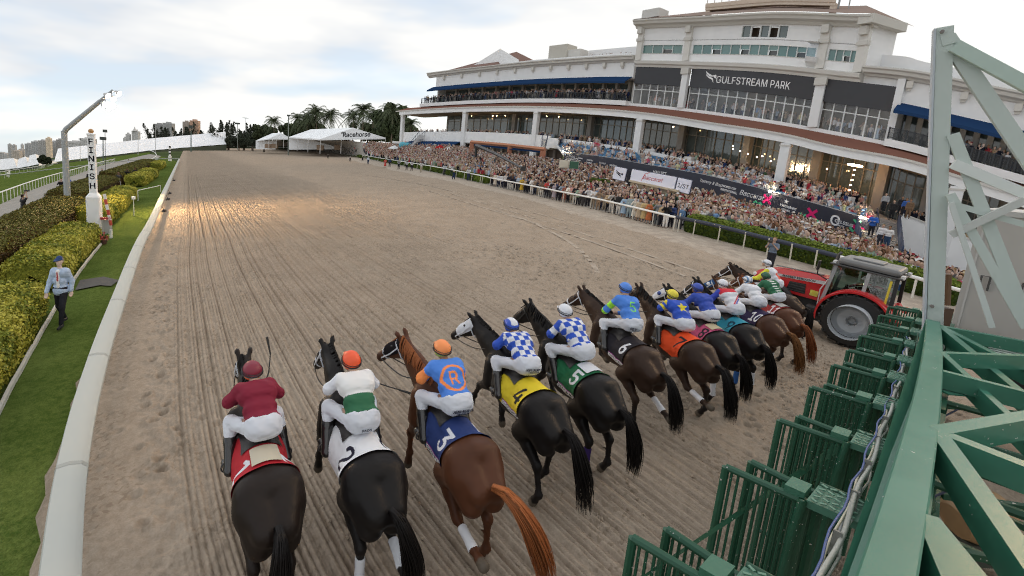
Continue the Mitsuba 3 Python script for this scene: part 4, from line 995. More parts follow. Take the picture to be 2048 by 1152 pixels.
# lettering and the winged emblem on the screen
t = tang(1510.0); upv = np.array([0, 0, 1.0])
def on_front(px, h, out): return S(float(px), h, out)
w_poly = text_poly('GULFSTREAM PARK', False)
def wrap(poly, px0, h0, size, out, depth=.05, slant=0):
    """Raised shapes that follow the curve of the front: x of the outline runs along it."""
    geoms = getattr(poly, 'geoms', [poly]); ms = []
    for g in geoms:
        if g.area < 1e-6: continue
        m = trimesh.creation.extrude_polygon(g, depth, engine='earcut'); v = np.array(m.vertices)
        L = size / np.linalg.norm(fp(px0 + 1.0) - fp(px0)); px = px0 + v[:, 0] * L
        ms.append((S(px, 0, 0) + outn(px) * (out + v[:, 2:3]) + upv * (h0 + v[:, 1:2] * size), np.array(m.faces)))
    return cat_(ms)
k = gs('screen_lettering', wrap(w_poly, 1421, 5.20, .87, .31), (.85, .85, .86))
wing = shapely.union_all([shapely.Polygon([(0, 1.5), (.5, 1.15), (1.25, .85), (1.55, .55), (.75, .72), (.25, 1.05)]), shapely.Polygon([(.1, 1.0), (.6, .68), (1.2, .52), (1.6, .30), (1.75, -.35), (1.45, .12), (.85, .35), (.35, .62)]),
                          shapely.Polygon([(1.35, .75), (2.0, .95), (2.2, .80), (2.1, .35), (1.85, .45), (1.7, .62)])])
gs('screen_emblem', wrap(wing, 1399, 5.45, .82, .31), (.85, .85, .86))
# warm lights under the loggia ceiling
def bulb(px, h, out, r=.13, power=60, name='pendant_lamp', parent=None):
    c = S(float(px), h, out); k = parent or GS
    q = obj(name, trimesh.creation.icosphere(1, r).apply_translation(c), 'matte', GS, (.9, .8, .6)); scene[q]['emitter'] = {'type': 'area', 'radiance': {'type': 'rgb', 'value': [power, power * .62, power * .26]}}
for px, h, o in [(1452, -2.6, -2), (1464, -2.9, -1), (1479, -3.0, -1), (1496, -3.1, -1), (1512, -3.3, -1.5), (1527, -3.0, -1), (1543, -3.4, -1.5), (1560, -3.0, -2), (1575, -3.9, -2), (1610, -3.0, -2), (1648, -2.9, -2)]:
    bulb(px, h, o, .085, 7)
for px in (930, 938, 980, 988, 1005, 1088, 1112, 1342): bulb(px, -1.3, -1.0, .10, 4, 'ceiling_lamp')
ring = [S(1712 + 9 * math.cos(a), -1.7, -.5 + 1.0 * math.sin(a)) for a in np.linspace(0, 2 * math.pi, 18)]
q = gs('chandelier', tube(ring, .10, 6, False), (.9, .7, .5)); scene[q]['emitter'] = {'type': 'area', 'radiance': {'type': 'rgb', 'value': [2.6, 1.3, .62]}}
for j in range(5): bulb(1712, -2.2 - .55 * j, -.5, .10, 9, 'chandelier_bulb')
for px in (1275, 1392, 1405, 1480, 1568, 1590): 
    pass

# ---- apron in front of the stand, falling to the rail
AP = np.array([540, 600, 660, 720, 780, 830, 870, 950, 1050, 1150, 1240, 1370, 1500, 1640, 1770, 1875, 2048, 2200, 2340], float)
def base_z(px):
    return fp(np.clip(px, 830, 2340))[..., 2] - 9.3
backp = []
for p in AP:
    if p < 830:
        d = np.interp(p, [540, 660, 780, 830], [330, 190, 140, 125]); b = at_depth(p, 290, d); b[2] = np.interp(p, [540, 700, 830], [-.5, 2.4, float(base_z(830.0))])
    else:
        b = S(p, 0, 4.2 if p < 1120 else 3.0); b[2] = float(base_z(p))
    backp.append(b)
backp = spline(np.array(backp), 120)
front = resample(FENCE_S, 120).copy()
front = np.vstack([FENCE_S[0:1], front[1:]])
dirn = np.gradient(front[:, :2], axis=0); dirn /= np.linalg.norm(dirn, axis=1, keepdims=True)
front[:, 2] = terrain(front[:, 0], front[:, 1]) + .0
front_s = np.array(front)
# pair the fence with the building by where they show in the picture's width
fpx, bpx = project(front_s)[:, 0], project(backp)[:, 0]
gq = np.linspace(545, 1950, 140)
Fq = np.stack([np.interp(gq, fpx, front_s[:, k]) for k in range(3)], 1); Bq = np.stack([np.interp(gq + 130 * sstep(1200, 1900, gq), bpx, backp[:, k]) for k in range(3)], 1)
def apron_pt(g, f):
    """g: place along the rail (545..1950), f: 0 at the rail, 1 at the stand."""
    a = np.stack([np.interp(g, gq, Fq[:, k]) for k in range(3)], -1); b = np.stack([np.interp(g, gq, Bq[:, k]) for k in range(3)], -1)
    f = np.asarray(f, float)[..., None]
    return a * (1 - f) + b * f
FF = np.linspace(-.0, 1.0, 30)
P = apron_pt(gq[:, None] + 0 * FF[None], np.tile(FF, (len(gq), 1)))
P = np.concatenate([P, P[:, -1:] + (P[:, -1:] - P[:, -2:-1]) * 6], 1)
put('apron', grid(P), 'grey_dirt', smooth=True); labels['apron'] = {'label': 'paved apron between the outer rail and the grandstand', 'kind': 'structure'}
# ground floor behind the apron
gs('ground_floor_wall', band(832, 1128, rect(-1.2, -.8, -9.8, -7.1)), (.22, .19, .17)); gs('ground_floor_ceiling', band(832, 1128, rect(-1.0, 2.8, -7.35, -7.2)), (.3, .28, .26))
for px in np.arange(846, 1120, 18): gs('ground_floor_pier', upright(px, -9.8, -7.2, -.5, .5, .4), (.40, .36, .33))
for a, b in ((842, 895), (898, 946)):
    gs('lower_awning', band(a, b, [(2.85, -7.05), (5.6, -8.1), (5.6, -8.35), (5.52, -8.35), (5.5, -8.15), (2.85, -7.15)]), NAVY, label='navy awning over the ground floor terrace')
# seats, steps and the printed screen band before the right part
BX = np.array([1128, 1200, 1280, 1345, 1400, 1500, 1600, 1745], float); BY = np.array([304, 313, 327, 338, 348, 372, 399, 441], float); BD = np.array([83, 74, 67, 62.0, 58.5, 52.5, 48, 43], float)
bx = np.linspace(1128, 1745, 90)
BT = np.array([at_depth(x, float(PchipInterpolator(BX, BY)(x)), float(PchipInterpolator(BX, BD)(x))) for x in bx])
tb_ = np.gradient(BT, axis=0); tb_ /= np.linalg.norm(tb_, axis=1, keepdims=True); nb = np.stack([tb_[:, 1], -tb_[:, 0], 0 * tb_[:, 0]], 1); nb /= np.linalg.norm(nb, axis=1, keepdims=True)
ban_h = np.interp(bx, [1128, 1500, 1745], [1.75, 1.95, 1.75])
def bandpt(x, h, out=0.0):
    f = np.interp(x, bx, np.arange(len(bx)))
    a = np.stack([np.interp(f, np.arange(len(bx)), BT[:, k]) for k in range(3)], -1); n = np.stack([np.interp(f, np.arange(len(bx)), nb[:, k]) for k in range(3)], -1)
    return a + n * np.asarray(out)[..., None] + upv * np.asarray(h)[..., None]
def front_strip(a, b, h0, h1, o0, o1, n=40):
    x = np.linspace(a, b, n); return sweep(bandpt(x, 0 * x, 0 * x), rect(o0, o1, h0, h1), side=np.stack([np.interp(x, bx, nb[:, k]) for k in range(3)], 1))
SF = thing('seat_front', 'charcoal printed screen band along the front of the grandstand seats', 'screen band')
put(f'{SF}__panel', front_strip(1130, 1743, -1.9, 0, -.05, .10), 'satin', (.022, .024, .040))
put(f'{SF}__rail', front_strip(1130, 1743, .02, .08, -.02, .04), 'satin', (.35, .36, .38)); put(f'{SF}__lower_edge', front_strip(1130, 1743, -2.02, -1.9, -.1, .16), 'satin', (.16, .14, .12))
put(f'{SF}__recess', front_strip(1130, 1743, -6.0, -2.0, -3.4, -3.2), 'matte', (.36, .33, .29)); put(f'{SF}__soffit', front_strip(1130, 1743, -2.1, -2.02, -3.4, 0), 'matte', (.40, .38, .35))
NS = 9
up_edge = S(np.linspace(1140, 1775, 90), -6.3, 3.0)
vv, ff = [], []
pts = []
for r in range(NS):
    f = r / (NS - 1)
    for dz in ((0, 1) if r < NS - 1 else (0,)):
        g = BT * (1 - f) + up_edge * f; g = g.copy(); g[:, 2] = BT[:, 2] - .75 + (up_edge[:, 2] - BT[:, 2] + .6) * (r + dz) / (NS - 1); pts.append(g)
gsw('seating_steps', grid(np.array(pts)), smooth=False)
# printed names on the band
def on_band(poly, x0, h0, size, color, name='print', slope=0.0):
    ms = []
    for g in getattr(poly, 'geoms', [poly]):
        if g.area < 1e-6: continue
        m = trimesh.creation.extrude_polygon(g, .02, engine='earcut'); v = np.array(m.vertices)
        L = size / np.linalg.norm(bandpt(x0 + 1.0, 0.0) - bandpt(x0, 0.0)); x = x0 + v[:, 0] * L
        ms.append((bandpt(x, h0 + v[:, 1] * size, .10 + v[:, 2]), np.array(m.faces)))
    obj(name, cat_(ms), 'matte', SF, color)
INK = (.75, .75, .77)
def script(s): return shapely.affinity.skew(text_poly(s, False), xs=18, origin=(0, 0))
on_band(script('1/ST Racing'), 1137, -.75, .28, INK); on_band(shapely.Polygon([(0, 0), (3.6, .35), (3.5, .75), (2.4, .55), (.2, .45)]).boundary.buffer(.06), 1136, -1.45, .9, INK)
on_band(text_poly('Palm Beach'), 1158, -.75, .18, INK); on_band(text_poly('Downs'), 1158, -1.1, .18, INK)
on_band(text_poly('World Cup'), 1176, -.85, .22, INK); on_band(text_poly('Invitational'), 1175, -1.25, .22, INK); on_band(script('Baccarat'), 1201, -1.0, .26, INK); on_band(text_poly('VIRGINIA'), 1222, -1.05, .22, INK)
on_band(text_poly('HALLEIT'), 1309, -.95, .40, INK); on_band(script('Tommy & Brad'), 1402, -.85, .34, INK); on_band(text_poly('WORLD CUP'), 1449, -.8, .22, INK); on_band(text_poly('INVITATIONAL'), 1446, -1.2, .22, INK)
on_band(script('Baccarat'), 1483, -1.1, .52, INK)
star = shapely.Polygon([((.5 if i % 2 == 0 else .2) * math.sin(i * math.pi / 5), (.5 if i % 2 == 0 else .2) * math.cos(i * math.pi / 5)) for i in range(10)])
on_band(star, 1576, -.52, .55, INK); on_band(text_poly('Heineken'), 1565, -1.10, .27, INK); on_band(text_poly('SILVER'), 1569, -1.45, .18, INK)
on_band(text_poly('C'), 1665, -1.35, .85, INK); on_band(text_poly('CELSIUS'), 1675, -1.05, .26, INK); on_band(text_poly('LIVE FIT'), 1679, -1.32, .12, INK)
xs_ = shapely.union_all([shapely.affinity.rotate(shapely.box(-.8, -.17, .8, .17), a) for a in (45, -45)])
chev = shapely.LineString([(-.45, .25), (0, -.15), (.45, .25)]).buffer(.14, cap_style='flat')
for x, h in ((1539, -.85), (1629, -.95), (1722, -1.25)): on_band(xs_, x, h, .72, (.62, .03, .16), 'pink_cross')
for x, h, s in ((1518, -1.45, .5), (1527, -1.45, .5), (1613, -1.35, .6), (1638, -1.55, .6), (1714, -1.3, .65), (1718, -.5, .6)): on_band(chev if s > .55 else shapely.affinity.scale(chev, 1, -1), x, h, s, (.10, .50, .27), 'green_chevron')
for i, (px, py) in enumerate([(1131, 305), (1546, 385), (1727, 438)]):
    c = bandpt(float(px), .05, .45)
    k = thing('flood_light', ['small lit floodlight at the left end of the printed screen band', 'small lit floodlight above the pink cross on the printed screen band', 'small lit floodlight at the right end of the printed screen band'][i], 'floodlight')
    put(f'{k}__lens', trimesh.creation.icosphere(1, .13).apply_translation(c), 'matte', (.9, .9, .8)); scene[f'{k}__lens']['emitter'] = {'type': 'area', 'radiance': {'type': 'rgb', 'value': [30, 24, 16]}}
    put(f'{k}__bracket', beam(c, bandpt(float(px), -.1, .05), .08, .08), 'satin', (.1, .1, .1))
# ---------------------------------------------------------------- the outer rail, hedges and structures at the apron
OF = np.vstack([FENCE_S])
fpix = project(OF)[:, 0]
def fence_pt(px, h=0.0):
    p = np.stack([np.interp(px, fpix, OF[:, k]) for k in range(3)], -1); p[..., 2] = terrain(p[..., 0], p[..., 1]) + h
    return p
k = thing('outer_rail', 'white outer rail on slanted posts along the far side of the sand', 'rail')
put(f'{k}__top_rail', tube(fence_pt(np.r_[np.linspace(545, 975, 60)], 1.02), .065, 8), 'satin', WHITE, smooth=True)
put(f'{k}__near_rail', tube(fence_pt(np.r_[np.linspace(975, 1349, 40)], .98), .075, 8), 'satin', WHITE, smooth=True)
for px in list(np.r_[600:980:26]) + [928, 943, 960, 980, 1000, 1030, 1077, 1126, 1181, 1225, 1265, 1305, 1347]:
    a = fence_pt(float(px)); n = a - apron_pt(float(px), .05); n = norm([n[0], n[1], 0])
    obj('post', tube([a - n * .30 - [0, 0, .05], a + [0, 0, 1.0]], .04, 6), 'satin', k, (.66, .64, .58))
k = thing('padded_rail', 'dark navy padded rail on cream posts before the long hedge', 'rail')
put(f'{k}__pad', tube(fence_pt(np.linspace(1349, 1668, 40), 1.0), .12, 10), 'satin', (.022, .030, .055), smooth=True)
for px in (1356, 1387, 1436, 1487, 1533, 1580, 1628): 
    a = fence_pt(float(px)); n = a - apron_pt(float(px), .05); n = norm([n[0], n[1], 0])
    obj('post', beam(a - n * .25 - [0, 0, .05], a + n * .1 + [0, 0, 1.05 if px > 1360 else 1.3], .07, .09), 'satin', k, (.62, .60, .52))
k = thing('gate_end_rail', 'white rail behind the tractor at the outer end of the gate', 'rail')
put(f'{k}__top_rail', tube(fence_pt(np.linspace(1668, 1950, 30), 1.0), .085, 8), 'satin', WHITE, smooth=True)
for px in (1672, 1720, 1775, 1826, 1880): 
    a = fence_pt(float(px)); obj('post', tube([a - [0, 0, .05], a + [0, 0, 1.0]], .05, 6), 'satin', k, (.66, .64, .58))
GRN = [(.035, .06, .012), (.075, .12, .018), (.15, .20, .028)]
def side_path(g0, g1, f, n=40):
    g = np.linspace(g0, g1, n); p = apron_pt(g, np.full(n, f)); a = apron_pt(g, np.full(n, 0.0)); d = p - a; d[:, 2] = 0; d /= np.linalg.norm(d, axis=1, keepdims=True)
    return a + d * .75 + np.array([0, 0, .0])
hedge('long green hedge behind the navy padded rail', None, 1.25, 1.22, [GRN[0], GRN[1], GRN[1], GRN[2]], (.08, .11, .02), 21, 200, .085, path=side_path(1366, 1905, .2, 60))
hedge('low green hedge behind the white outer rail left of the standing spectators', None, 1.6, 1.0, [GRN[0], GRN[1], GRN[2]], (.08, .11, .02), 22, 60, .17, path=side_path(592, 972, .2, 60))
hedge('small rounded green bush among the crowd left of the arches', None, 1.4, 1.7, [GRN[0], GRN[1], GRN[2]], (.08, .11, .02), 23, 90, .13, path=apron_pt(np.linspace(1172, 1200, 10), np.full(10, .20)))

# winner's arches with their lit white boards
def wall_frame(p0, p1):
    r = norm(p1 - p0); n = norm(np.cross(r, [0, 0, 1])); u = np.cross(n, r); u = u if u[2] > 0 else -u
    return r, u, np.cross(r, u)
A0, A1 = at_depth(1262, 362, 46.5), at_depth(1359, 383, 42.5)
r, u, n = wall_frame(A0, A1); W = np.linalg.norm(A1 - A0)
k = thing('arched_wall', 'cream stone wall with three round arches under white boards', 'wall')
holes = []
for f, w in ((.19, .15), (.49, .15), (.79, .15)):
    c = f * W; hw = w * W / 2 * 1.0; holes.append(shapely.union_all([shapely.box(c - hw, -3.6, c + hw, -1.05), shapely.Point(c, -1.05).buffer(hw)]))
wallp = shapely.box(0, -3.4, W, 0).difference(shapely.union_all(holes))
put(f'{k}__wall', plate(wallp, A0 - n * .5, r, u, .5), 'matte', (.46, .39, .28))
for h_ in holes:
    obj('arch_trim', plate(h_.buffer(.16).difference(h_).intersection(shapely.box(0, -3.2, W, 0)), A0 + n * .002, r, u, .09), 'matte', k, (.66, .62, .54))
put(f'{k}__cornice', beam(A0 + u * .02 + n * .08, A1 + u * .02 + n * .08, .5, .16), 'matte', (.52, .45, .34)); put(f'{k}__back', plate(shapely.box(.1, -3.3, W - .1, -.2), A0 - n * 1.6, r, u, .1), 'matte', (.46, .39, .28))
def board(label, pl, pr, dl, dr_, hgt, draw):
    p0, p1 = at_depth(*pl, dl), at_depth(*pr, dr_); r, u, n = wall_frame(p0, p1); w = np.linalg.norm(p1 - p0)
    b = thing('white_board', label, 'board')
    put(f'{b}__panel', box((p0 + p1) / 2 - u * hgt / 2, (w, .12, hgt), np.array([r, n, u])), 'satin', (.70, .73, .86))
    put(f'{b}__frame', box((p0 + p1) / 2 - u * hgt / 2 - n * .10, (w + .12, .08, hgt + .12), np.array([r, n, u])), 'satin', (.03, .035, .06))
    for nm, poly, sz, cx, cy, c in draw:
        poly = shapely.affinity.scale(shapely.affinity.translate(poly, -poly.centroid.x, -poly.centroid.y), sz, sz, origin=(0, 0))
        put(f'{b}__{nm}', plate(poly, (p0 + p1) / 2 - u * hgt * cy + r * w * cx + n * .062, r, u, .012), 'matte', c)
board('square white board with dark winged emblem left of the arches', (1231, 333), (1254, 338), 47.5, 46.6, 1.15, [('emblem', shapely.affinity.scale(wing, 1, 1), .36, 0, .5, (.02, .022, .03))])
board('wide white board with red script above the three arches', (1265, 338.5), (1354, 354.5), 46.3, 42.8, 1.08, [('lettering', script('Baccarat'), .34, 0, .5, (.50, .06, .06)), ('flourish', shapely.LineString([(-1.4, -.3), (-1.1, .5), (-.6, .75)]).buffer(.03), .8, -.18, .35, (.50, .06, .06))])
board('small white board with dark lettering right of the arches', (1357.5, 355.5), (1384, 361.5), 42.6, 41.5, 1.12, [('lettering', text_poly('1/ST', False), .36, 0, .52, (.02, .022, .03))])
k = thing('dark_post', 'dark post between the white boards', 'post'); put(f'{k}__shaft', box(at_depth(1259, 352, 46.8) - [0, 0, .5], (.42, .3, 2.0)), 'satin', (.02, .022, .035))
for i, (px, py, d, lab) in enumerate([(1128, 328, 60, 'cream sign board on the apron left of the charcoal band'), (1148, 330, 59, 'dark green sign board beside the cream one')]):
    c = at_depth(px, py, d); k = thing('sign_board', lab, 'sign')
    put(f'{k}__panel', box(c, (1.05, .08, .85)), 'satin', [(.62, .58, .48), (.03, .10, .06)][i]); put(f'{k}__frame', box(c + [0, .05, 0], (1.13, .06, .93)), 'satin', (.5, .5, .46)); put(f'{k}__leg', box(c - [0, 0, 1.3], (.08, .06, 1.8)), 'satin', (.4, .4, .38))

# stairs left of the seats and the broad stairway at the right
def stairs(label, top0, top1, bot0, bot1, n, color, name='stairway', rails=True, rail_c=(.02, .03, .06), mid=False):
    k = thing(name, label, 'stairs'); 
    for i in range(n):
        f0, f1 = i / n, (i + 1) / n
        a0, a1 = bot0 + (top0 - bot0) * f0, bot1 + (top1 - bot1) * f0; b0, b1 = bot0 + (top0 - bot0) * f1, bot1 + (top1 - bot1) * f1
        z = .5 * (b0[2] + b1[2]); v = []
        for q in (a0, a1, b1, b0): v.append([q[0], q[1], z if True else q[2]])
        up_ = np.array(v); d0 = (b0[2] - a0[2]); d1 = (b1[2] - a1[2])
        up_[0, 2], up_[3, 2], up_[1, 2], up_[2, 2] = b0[2], b0[2], b1[2], b1[2]
        lo = up_ - [0, 0, .9]; vv = np.vstack([lo, up_]); ff = np.array([[0, 1, 5], [0, 5, 4], [1, 2, 6], [1, 6, 5], [2, 3, 7], [2, 7, 6], [3, 0, 4], [3, 4, 7], [4, 5, 6], [4, 6, 7]])
        obj('step', (vv, ff), 'matte', k, color)
    if rails:
        for a, b in ((bot0, top0), (bot1, top1)) + (((bot0 + bot1) / 2, (top0 + top1) / 2),) * mid:
            obj('handrail', tube([a + [0, 0, 1.0], b + [0, 0, 1.0]], .05, 6), 'satin', k, rail_c)
            for f in np.linspace(0, 1, 7): q = a + (b - a) * f; obj('rail_post', tube([q + [0, 0, -.1], q + [0, 0, 1.0]], .03, 5), 'satin', k, rail_c)
        if not mid: return k
        for a, b in ((bot0, top0), (bot1, top1)):
            obj('side_panel', box((a + b) / 2 + [0, 0, .45], (np.linalg.norm(b - a), .12, 1.1), np.array([norm(b - a), norm(np.cross([0, 0, 1], b - a)), np.cross(norm(b - a), norm(np.cross([0, 0, 1], b - a)))])), 'satin', k, (.05, .075, .14))
    return k
stairs('broad grey stairway with navy side rails right of the seats', S(1757, -6.1, 3.2), S(1820, -6.1, 3.2), at_depth(1716, 492, 37.5), at_depth(1800, 520, 35.5), 16, (.36, .335, .31), mid=True)
stairs('white open stair with dark railing left of the charcoal band', S(1132, -5.6, 5.5), S(1132, -5.6, 4.0), at_depth(1082, 318, 80), at_depth(1086, 315, 83), 12, (.68, .68, .68))
stairs('stair with white stringer at the left end of the grandstand', S(872, -5.8, 4.6), S(872, -5.8, 3.0), at_depth(815, 300, 112), at_depth(818, 298, 116), 10, (.66, .66, .66))
gs('right_awning', band(1814, 2300, [(2.95, -8.3), (4.9, -9.7), (4.9, -10.0), (4.82, -10.0), (4.82, -9.75), (2.95, -8.42)]), NAVY, label='navy awning right of the broad stairway')
gs('right_ground_wall', band(1822, 2300, rect(-.4, 0, -13, -8.3)), (.10, .09, .08)); gs('right_parapet_cap', band(1820, 2300, rect(2.5, 3.0, -5.1, -4.98)), TRIM)
# umbrellas, pergola, camera crane, inflatable, screen sign at the left apron
def umbrella(label, px, py, d, c):
    t = at_depth(px, py, d); k = thing('umbrella', label, 'umbrella', None)
    put(f'{k}__canopy', xf(lathe([(0.001, .75), (.7, .42), (1.5, 0), (1.5, -.12), (1.45, -.02), (.7, .36), (0.001, .68)], 8), None, t), 'matte', c); put(f'{k}__pole', tube([t - [0, 0, 2.6], t + [0, 0, .8]], .05, 6), 'satin', (.5, .5, .5))
for lab, px, py, d, c in [('white market umbrella left of the teal inflatable', 789, 297, 118, (.70, .72, .74)), ('white market umbrella right of the teal inflatable', 832, 296, 114, (.70, .72, .74)), ('white umbrella left of the red one', 858, 301, 104, (.70, .72, .74)), ('white umbrella right of the red one', 897, 302, 100, (.70, .72, .74)), ('red umbrella under the navy awnings', 881, 297, 103, (.35, .03, .03))]:
    umbrella(lab, px, py, d, c)
c = at_depth(812, 294, 116); k = thing('inflatable', 'teal round inflatable sign in the crowd below the left end of the grandstand', 'inflatable'); put(f'{k}__body', body([(c + [-.9, 0, .3], c + [.9, 0, .3], .8, .7)], .15), 'satin', (.08, .36, .46), smooth=True)
c = at_depth(797, 285, 120); k = thing('screen_sign', 'small white sign with orange end beyond the crowd', 'sign'); put(f'{k}__panel', box(c, (3.0, .15, .55)), 'matte', (.8, .8, .8)); put(f'{k}__end', box(c + [1.75, 0, .1], (.5, .2, .9)), 'matte', (.70, .10, .02)); put(f'{k}__post', box(c - [0, 0, 1.5], (.15, .15, 2.6)), 'matte', (.2, .2, .2))
k = thing('pergola', 'terracotta pergola with string of warm bulbs below the balcony', 'pergola')
def pg(px, py): return at_depth(px, py, np.interp(px, [940, 1090], [93, 78]))
for px, py in ((944, 286), (1020, 294), (1086, 303)): obj('pillar', box(pg(px, py) - [0, 0, 1.6], (.75, .75, 3.4)), 'matte', k, (.44, .20, .13))
put(f'{k}__beam', tube([pg(942, 284), pg(1020, 291), pg(1090, 299)], .32, 4), 'matte', (.46, .22, .14)); 
for px in (956, 961, 997, 1016, 1050, 1079): 
    c = pg(px, np.interp(px, [942, 1090], [283, 297])); q = obj('bulb', trimesh.creation.icosphere(1, .14).apply_translation(c), 'matte', k, (.9, .8, .5)); scene[q]['emitter'] = {'type': 'area', 'radiance': {'type': 'rgb', 'value': [16, 9, 4]}}
put(f'{k}__awning', np.array([0]) if False else grid(np.array([[pg(944, 286) + [0, 3, .2], pg(1086, 300) + [0, 3, .2]], [pg(946, 291), pg(1086, 306)]])), 'matte', NAVY)
k = thing('camera_crane', 'black camera crane arm reaching over the apron crowd', 'crane'); a, b = at_depth(953, 291, 80), at_depth(1046, 337, 52)
put(f'{k}__arm', tube([a, a + (b - a) * .5 + [0, 0, .15], b], [.30, .20, .10], 6), 'satin', (.02, .02, .022)); put(f'{k}__camera', box(b, (.5, .5, .45)), 'satin', (.02, .02, .022)); put(f'{k}__base', tube([a + [0, 0, -3], a], .25, 6), 'satin', (.02, .02, .02))

# tyre tracks pressed pale into the sand before the outer rail
def tyre(pix, w=.24, lugs=False):
    p = ground_path(pix, 90, .0); t = np.gradient(p[:, :2], axis=0); t /= np.linalg.norm(t, axis=1, keepdims=True); n = np.stack([-t[:, 1], t[:, 0]], 1); r = np.random.default_rng(int(pix[0][0]))
    ww = w * (.8 + .4 * r.random(90)); L = p.copy(); R = p.copy(); L[:, :2] += n * ww[:, None] / 2; R[:, :2] -= n * ww[:, None] / 2; v, f = grid(np.stack([L, R], 1)); keep = np.repeat(r.random(len(f) // 2) < .86, 1); return v, f[np.tile(keep, 2)]
TY = cat_([tyre(x) for x in ([(985, 418), (1080, 452), (1160, 500), (1195, 545)], [(900, 386), (1040, 428), (1200, 478), (1400, 545)], [(860, 382), (1010, 428), (1180, 482), (1370, 552)], [(700, 345), (860, 372), (1010, 410), (1180, 455)])])
put('tyre_tracks', TY, 'pale_sand'); labels['tyre_tracks'] = {'label': 'pale curving tyre tracks pressed into the sand', 'kind': 'structure'}
# ---------------------------------------------------------------- beyond the track: tents, trees, masts, towers
scene['canvas'] = {'type': 'twosided', 'b': {'type': 'principled', 'base_color': VC, 'roughness': 0.5, 'specular': 0.4}}
def sunk(p, dz): return p - np.array([0, 0, dz])
# long white marquee
mp = [(108, 324), (200, 313), (300, 301), (380, 294), (453, 288.5)]; mt = [(116, 297), (200, 288), (300, 277), (380, 270), (451, 263.5)]
md = [225, 250, 280, 300, 315]
lo = np.array([at_depth(*p, d) for p, d in zip(mp, md)]); hi = np.array([at_depth(*p, d + 12) for p, d in zip(mt, md)])
k = thing('long_marquee', 'very long white marquee roof beyond the infield', 'tent')
put(f'{k}__roof', grid(np.stack([resample(lo, 60), resample(hi, 60)])), 'canvas', (.78, .80, .83), smooth=True)
bk = hi + (hi - lo) * [1, 1, -1] * np.array([1, 1, 1.0]); bk[:, :2] = hi[:, :2] + (hi - lo)[:, :2]
put(f'{k}__back_roof', grid(np.stack([resample(hi, 60), resample(bk, 60)])), 'canvas', (.78, .80, .83))
for e, nm in ((0, 'left_gable'), (-1, 'right_gable')): put(f'{k}__{"gable" if e == 0 else "gable_001"}', (np.array([lo[e], hi[e], bk[e]]), np.array([[0, 1, 2]])), 'canvas', (.74, .76, .78))
put(f'{k}__dark_green_sheet', grid(np.stack([resample(lo - [0, -.3, .3], 60), resample(lo - [0, -.3, 14], 60)])), 'matte', (.10, .115, .085))  # dark green sheet: shade under the roof edge and greenery put into one colour
# hedge belt along the far bend
fb = [(-60, 356), (0, 341), (60, 330), (120, 322), (200, 314.5), (280, 305), (350, 299), (430, 295.5), (520, 296.5), (600, 299.5), (640, 302)]
fbp = np.array([at_depth(x, y, np.clip(project(at(x, y))[2], 60, 330)) for x, y in fb])
k = thing('far_rail', 'white rail with dark hedge round the far bend of the sand', 'rail')
put(f'{k}__rail', tube(resample(fbp + [0, 0, 1.1], 80), .14, 6), 'satin', WHITE, smooth=True)
pts = resample(fbp, 80); put(f'{k}__hedge', grid(np.stack([pts + [0, 3, 1.3], pts + [0, 2, 1.8], pts + [0, 1.0, -.2]])), 'matte', (.055, .07, .045))
# three white tents at the left edge
for lab, (x0, x1), (yl, yr), (tl, tr), d in [('white tent at the left edge beyond the infield', (-40, 34), (345, 336), (322, 316), 190), ('white tent second from the left edge beyond the infield', (33, 58), (337, 332), (318, 313), 186), ('pointed white tent beside the dark tree at the left', (55, 78), (333, 328), (311, 308), 183)]:
    k = thing('white_tent', lab, 'tent')
    b0, b1, t0, t1 = at_depth(x0, yl, d), at_depth(x1, yr, d), at_depth(x0 + 4, tl, d + 4), at_depth(x1 - 7, tr, d + 4); b2, b3 = b0 + [0, 9, .0], b1 + [0, 9, 0]
    put(f'{k}__roof', (np.array([b0, b1, t1, t0, b2, b3]), np.array([[0, 1, 2], [0, 2, 3], [3, 2, 5], [3, 5, 4]])), 'canvas', (.78, .79, .80)); put(f'{k}__gable', (np.array([b1, b3, t1]), np.array([[0, 1, 2]])), 'canvas', (.80, .73, .64))
    put(f'{k}__dark_green_sheet', (np.array([b0, b1, b1 - [0, 0, 10], b0 - [0, 0, 10]]), np.array([[0, 1, 2], [0, 2, 3]])), 'matte', (.10, .115, .085))  # dark green sheet below the eaves, coloured like the one under the marquee
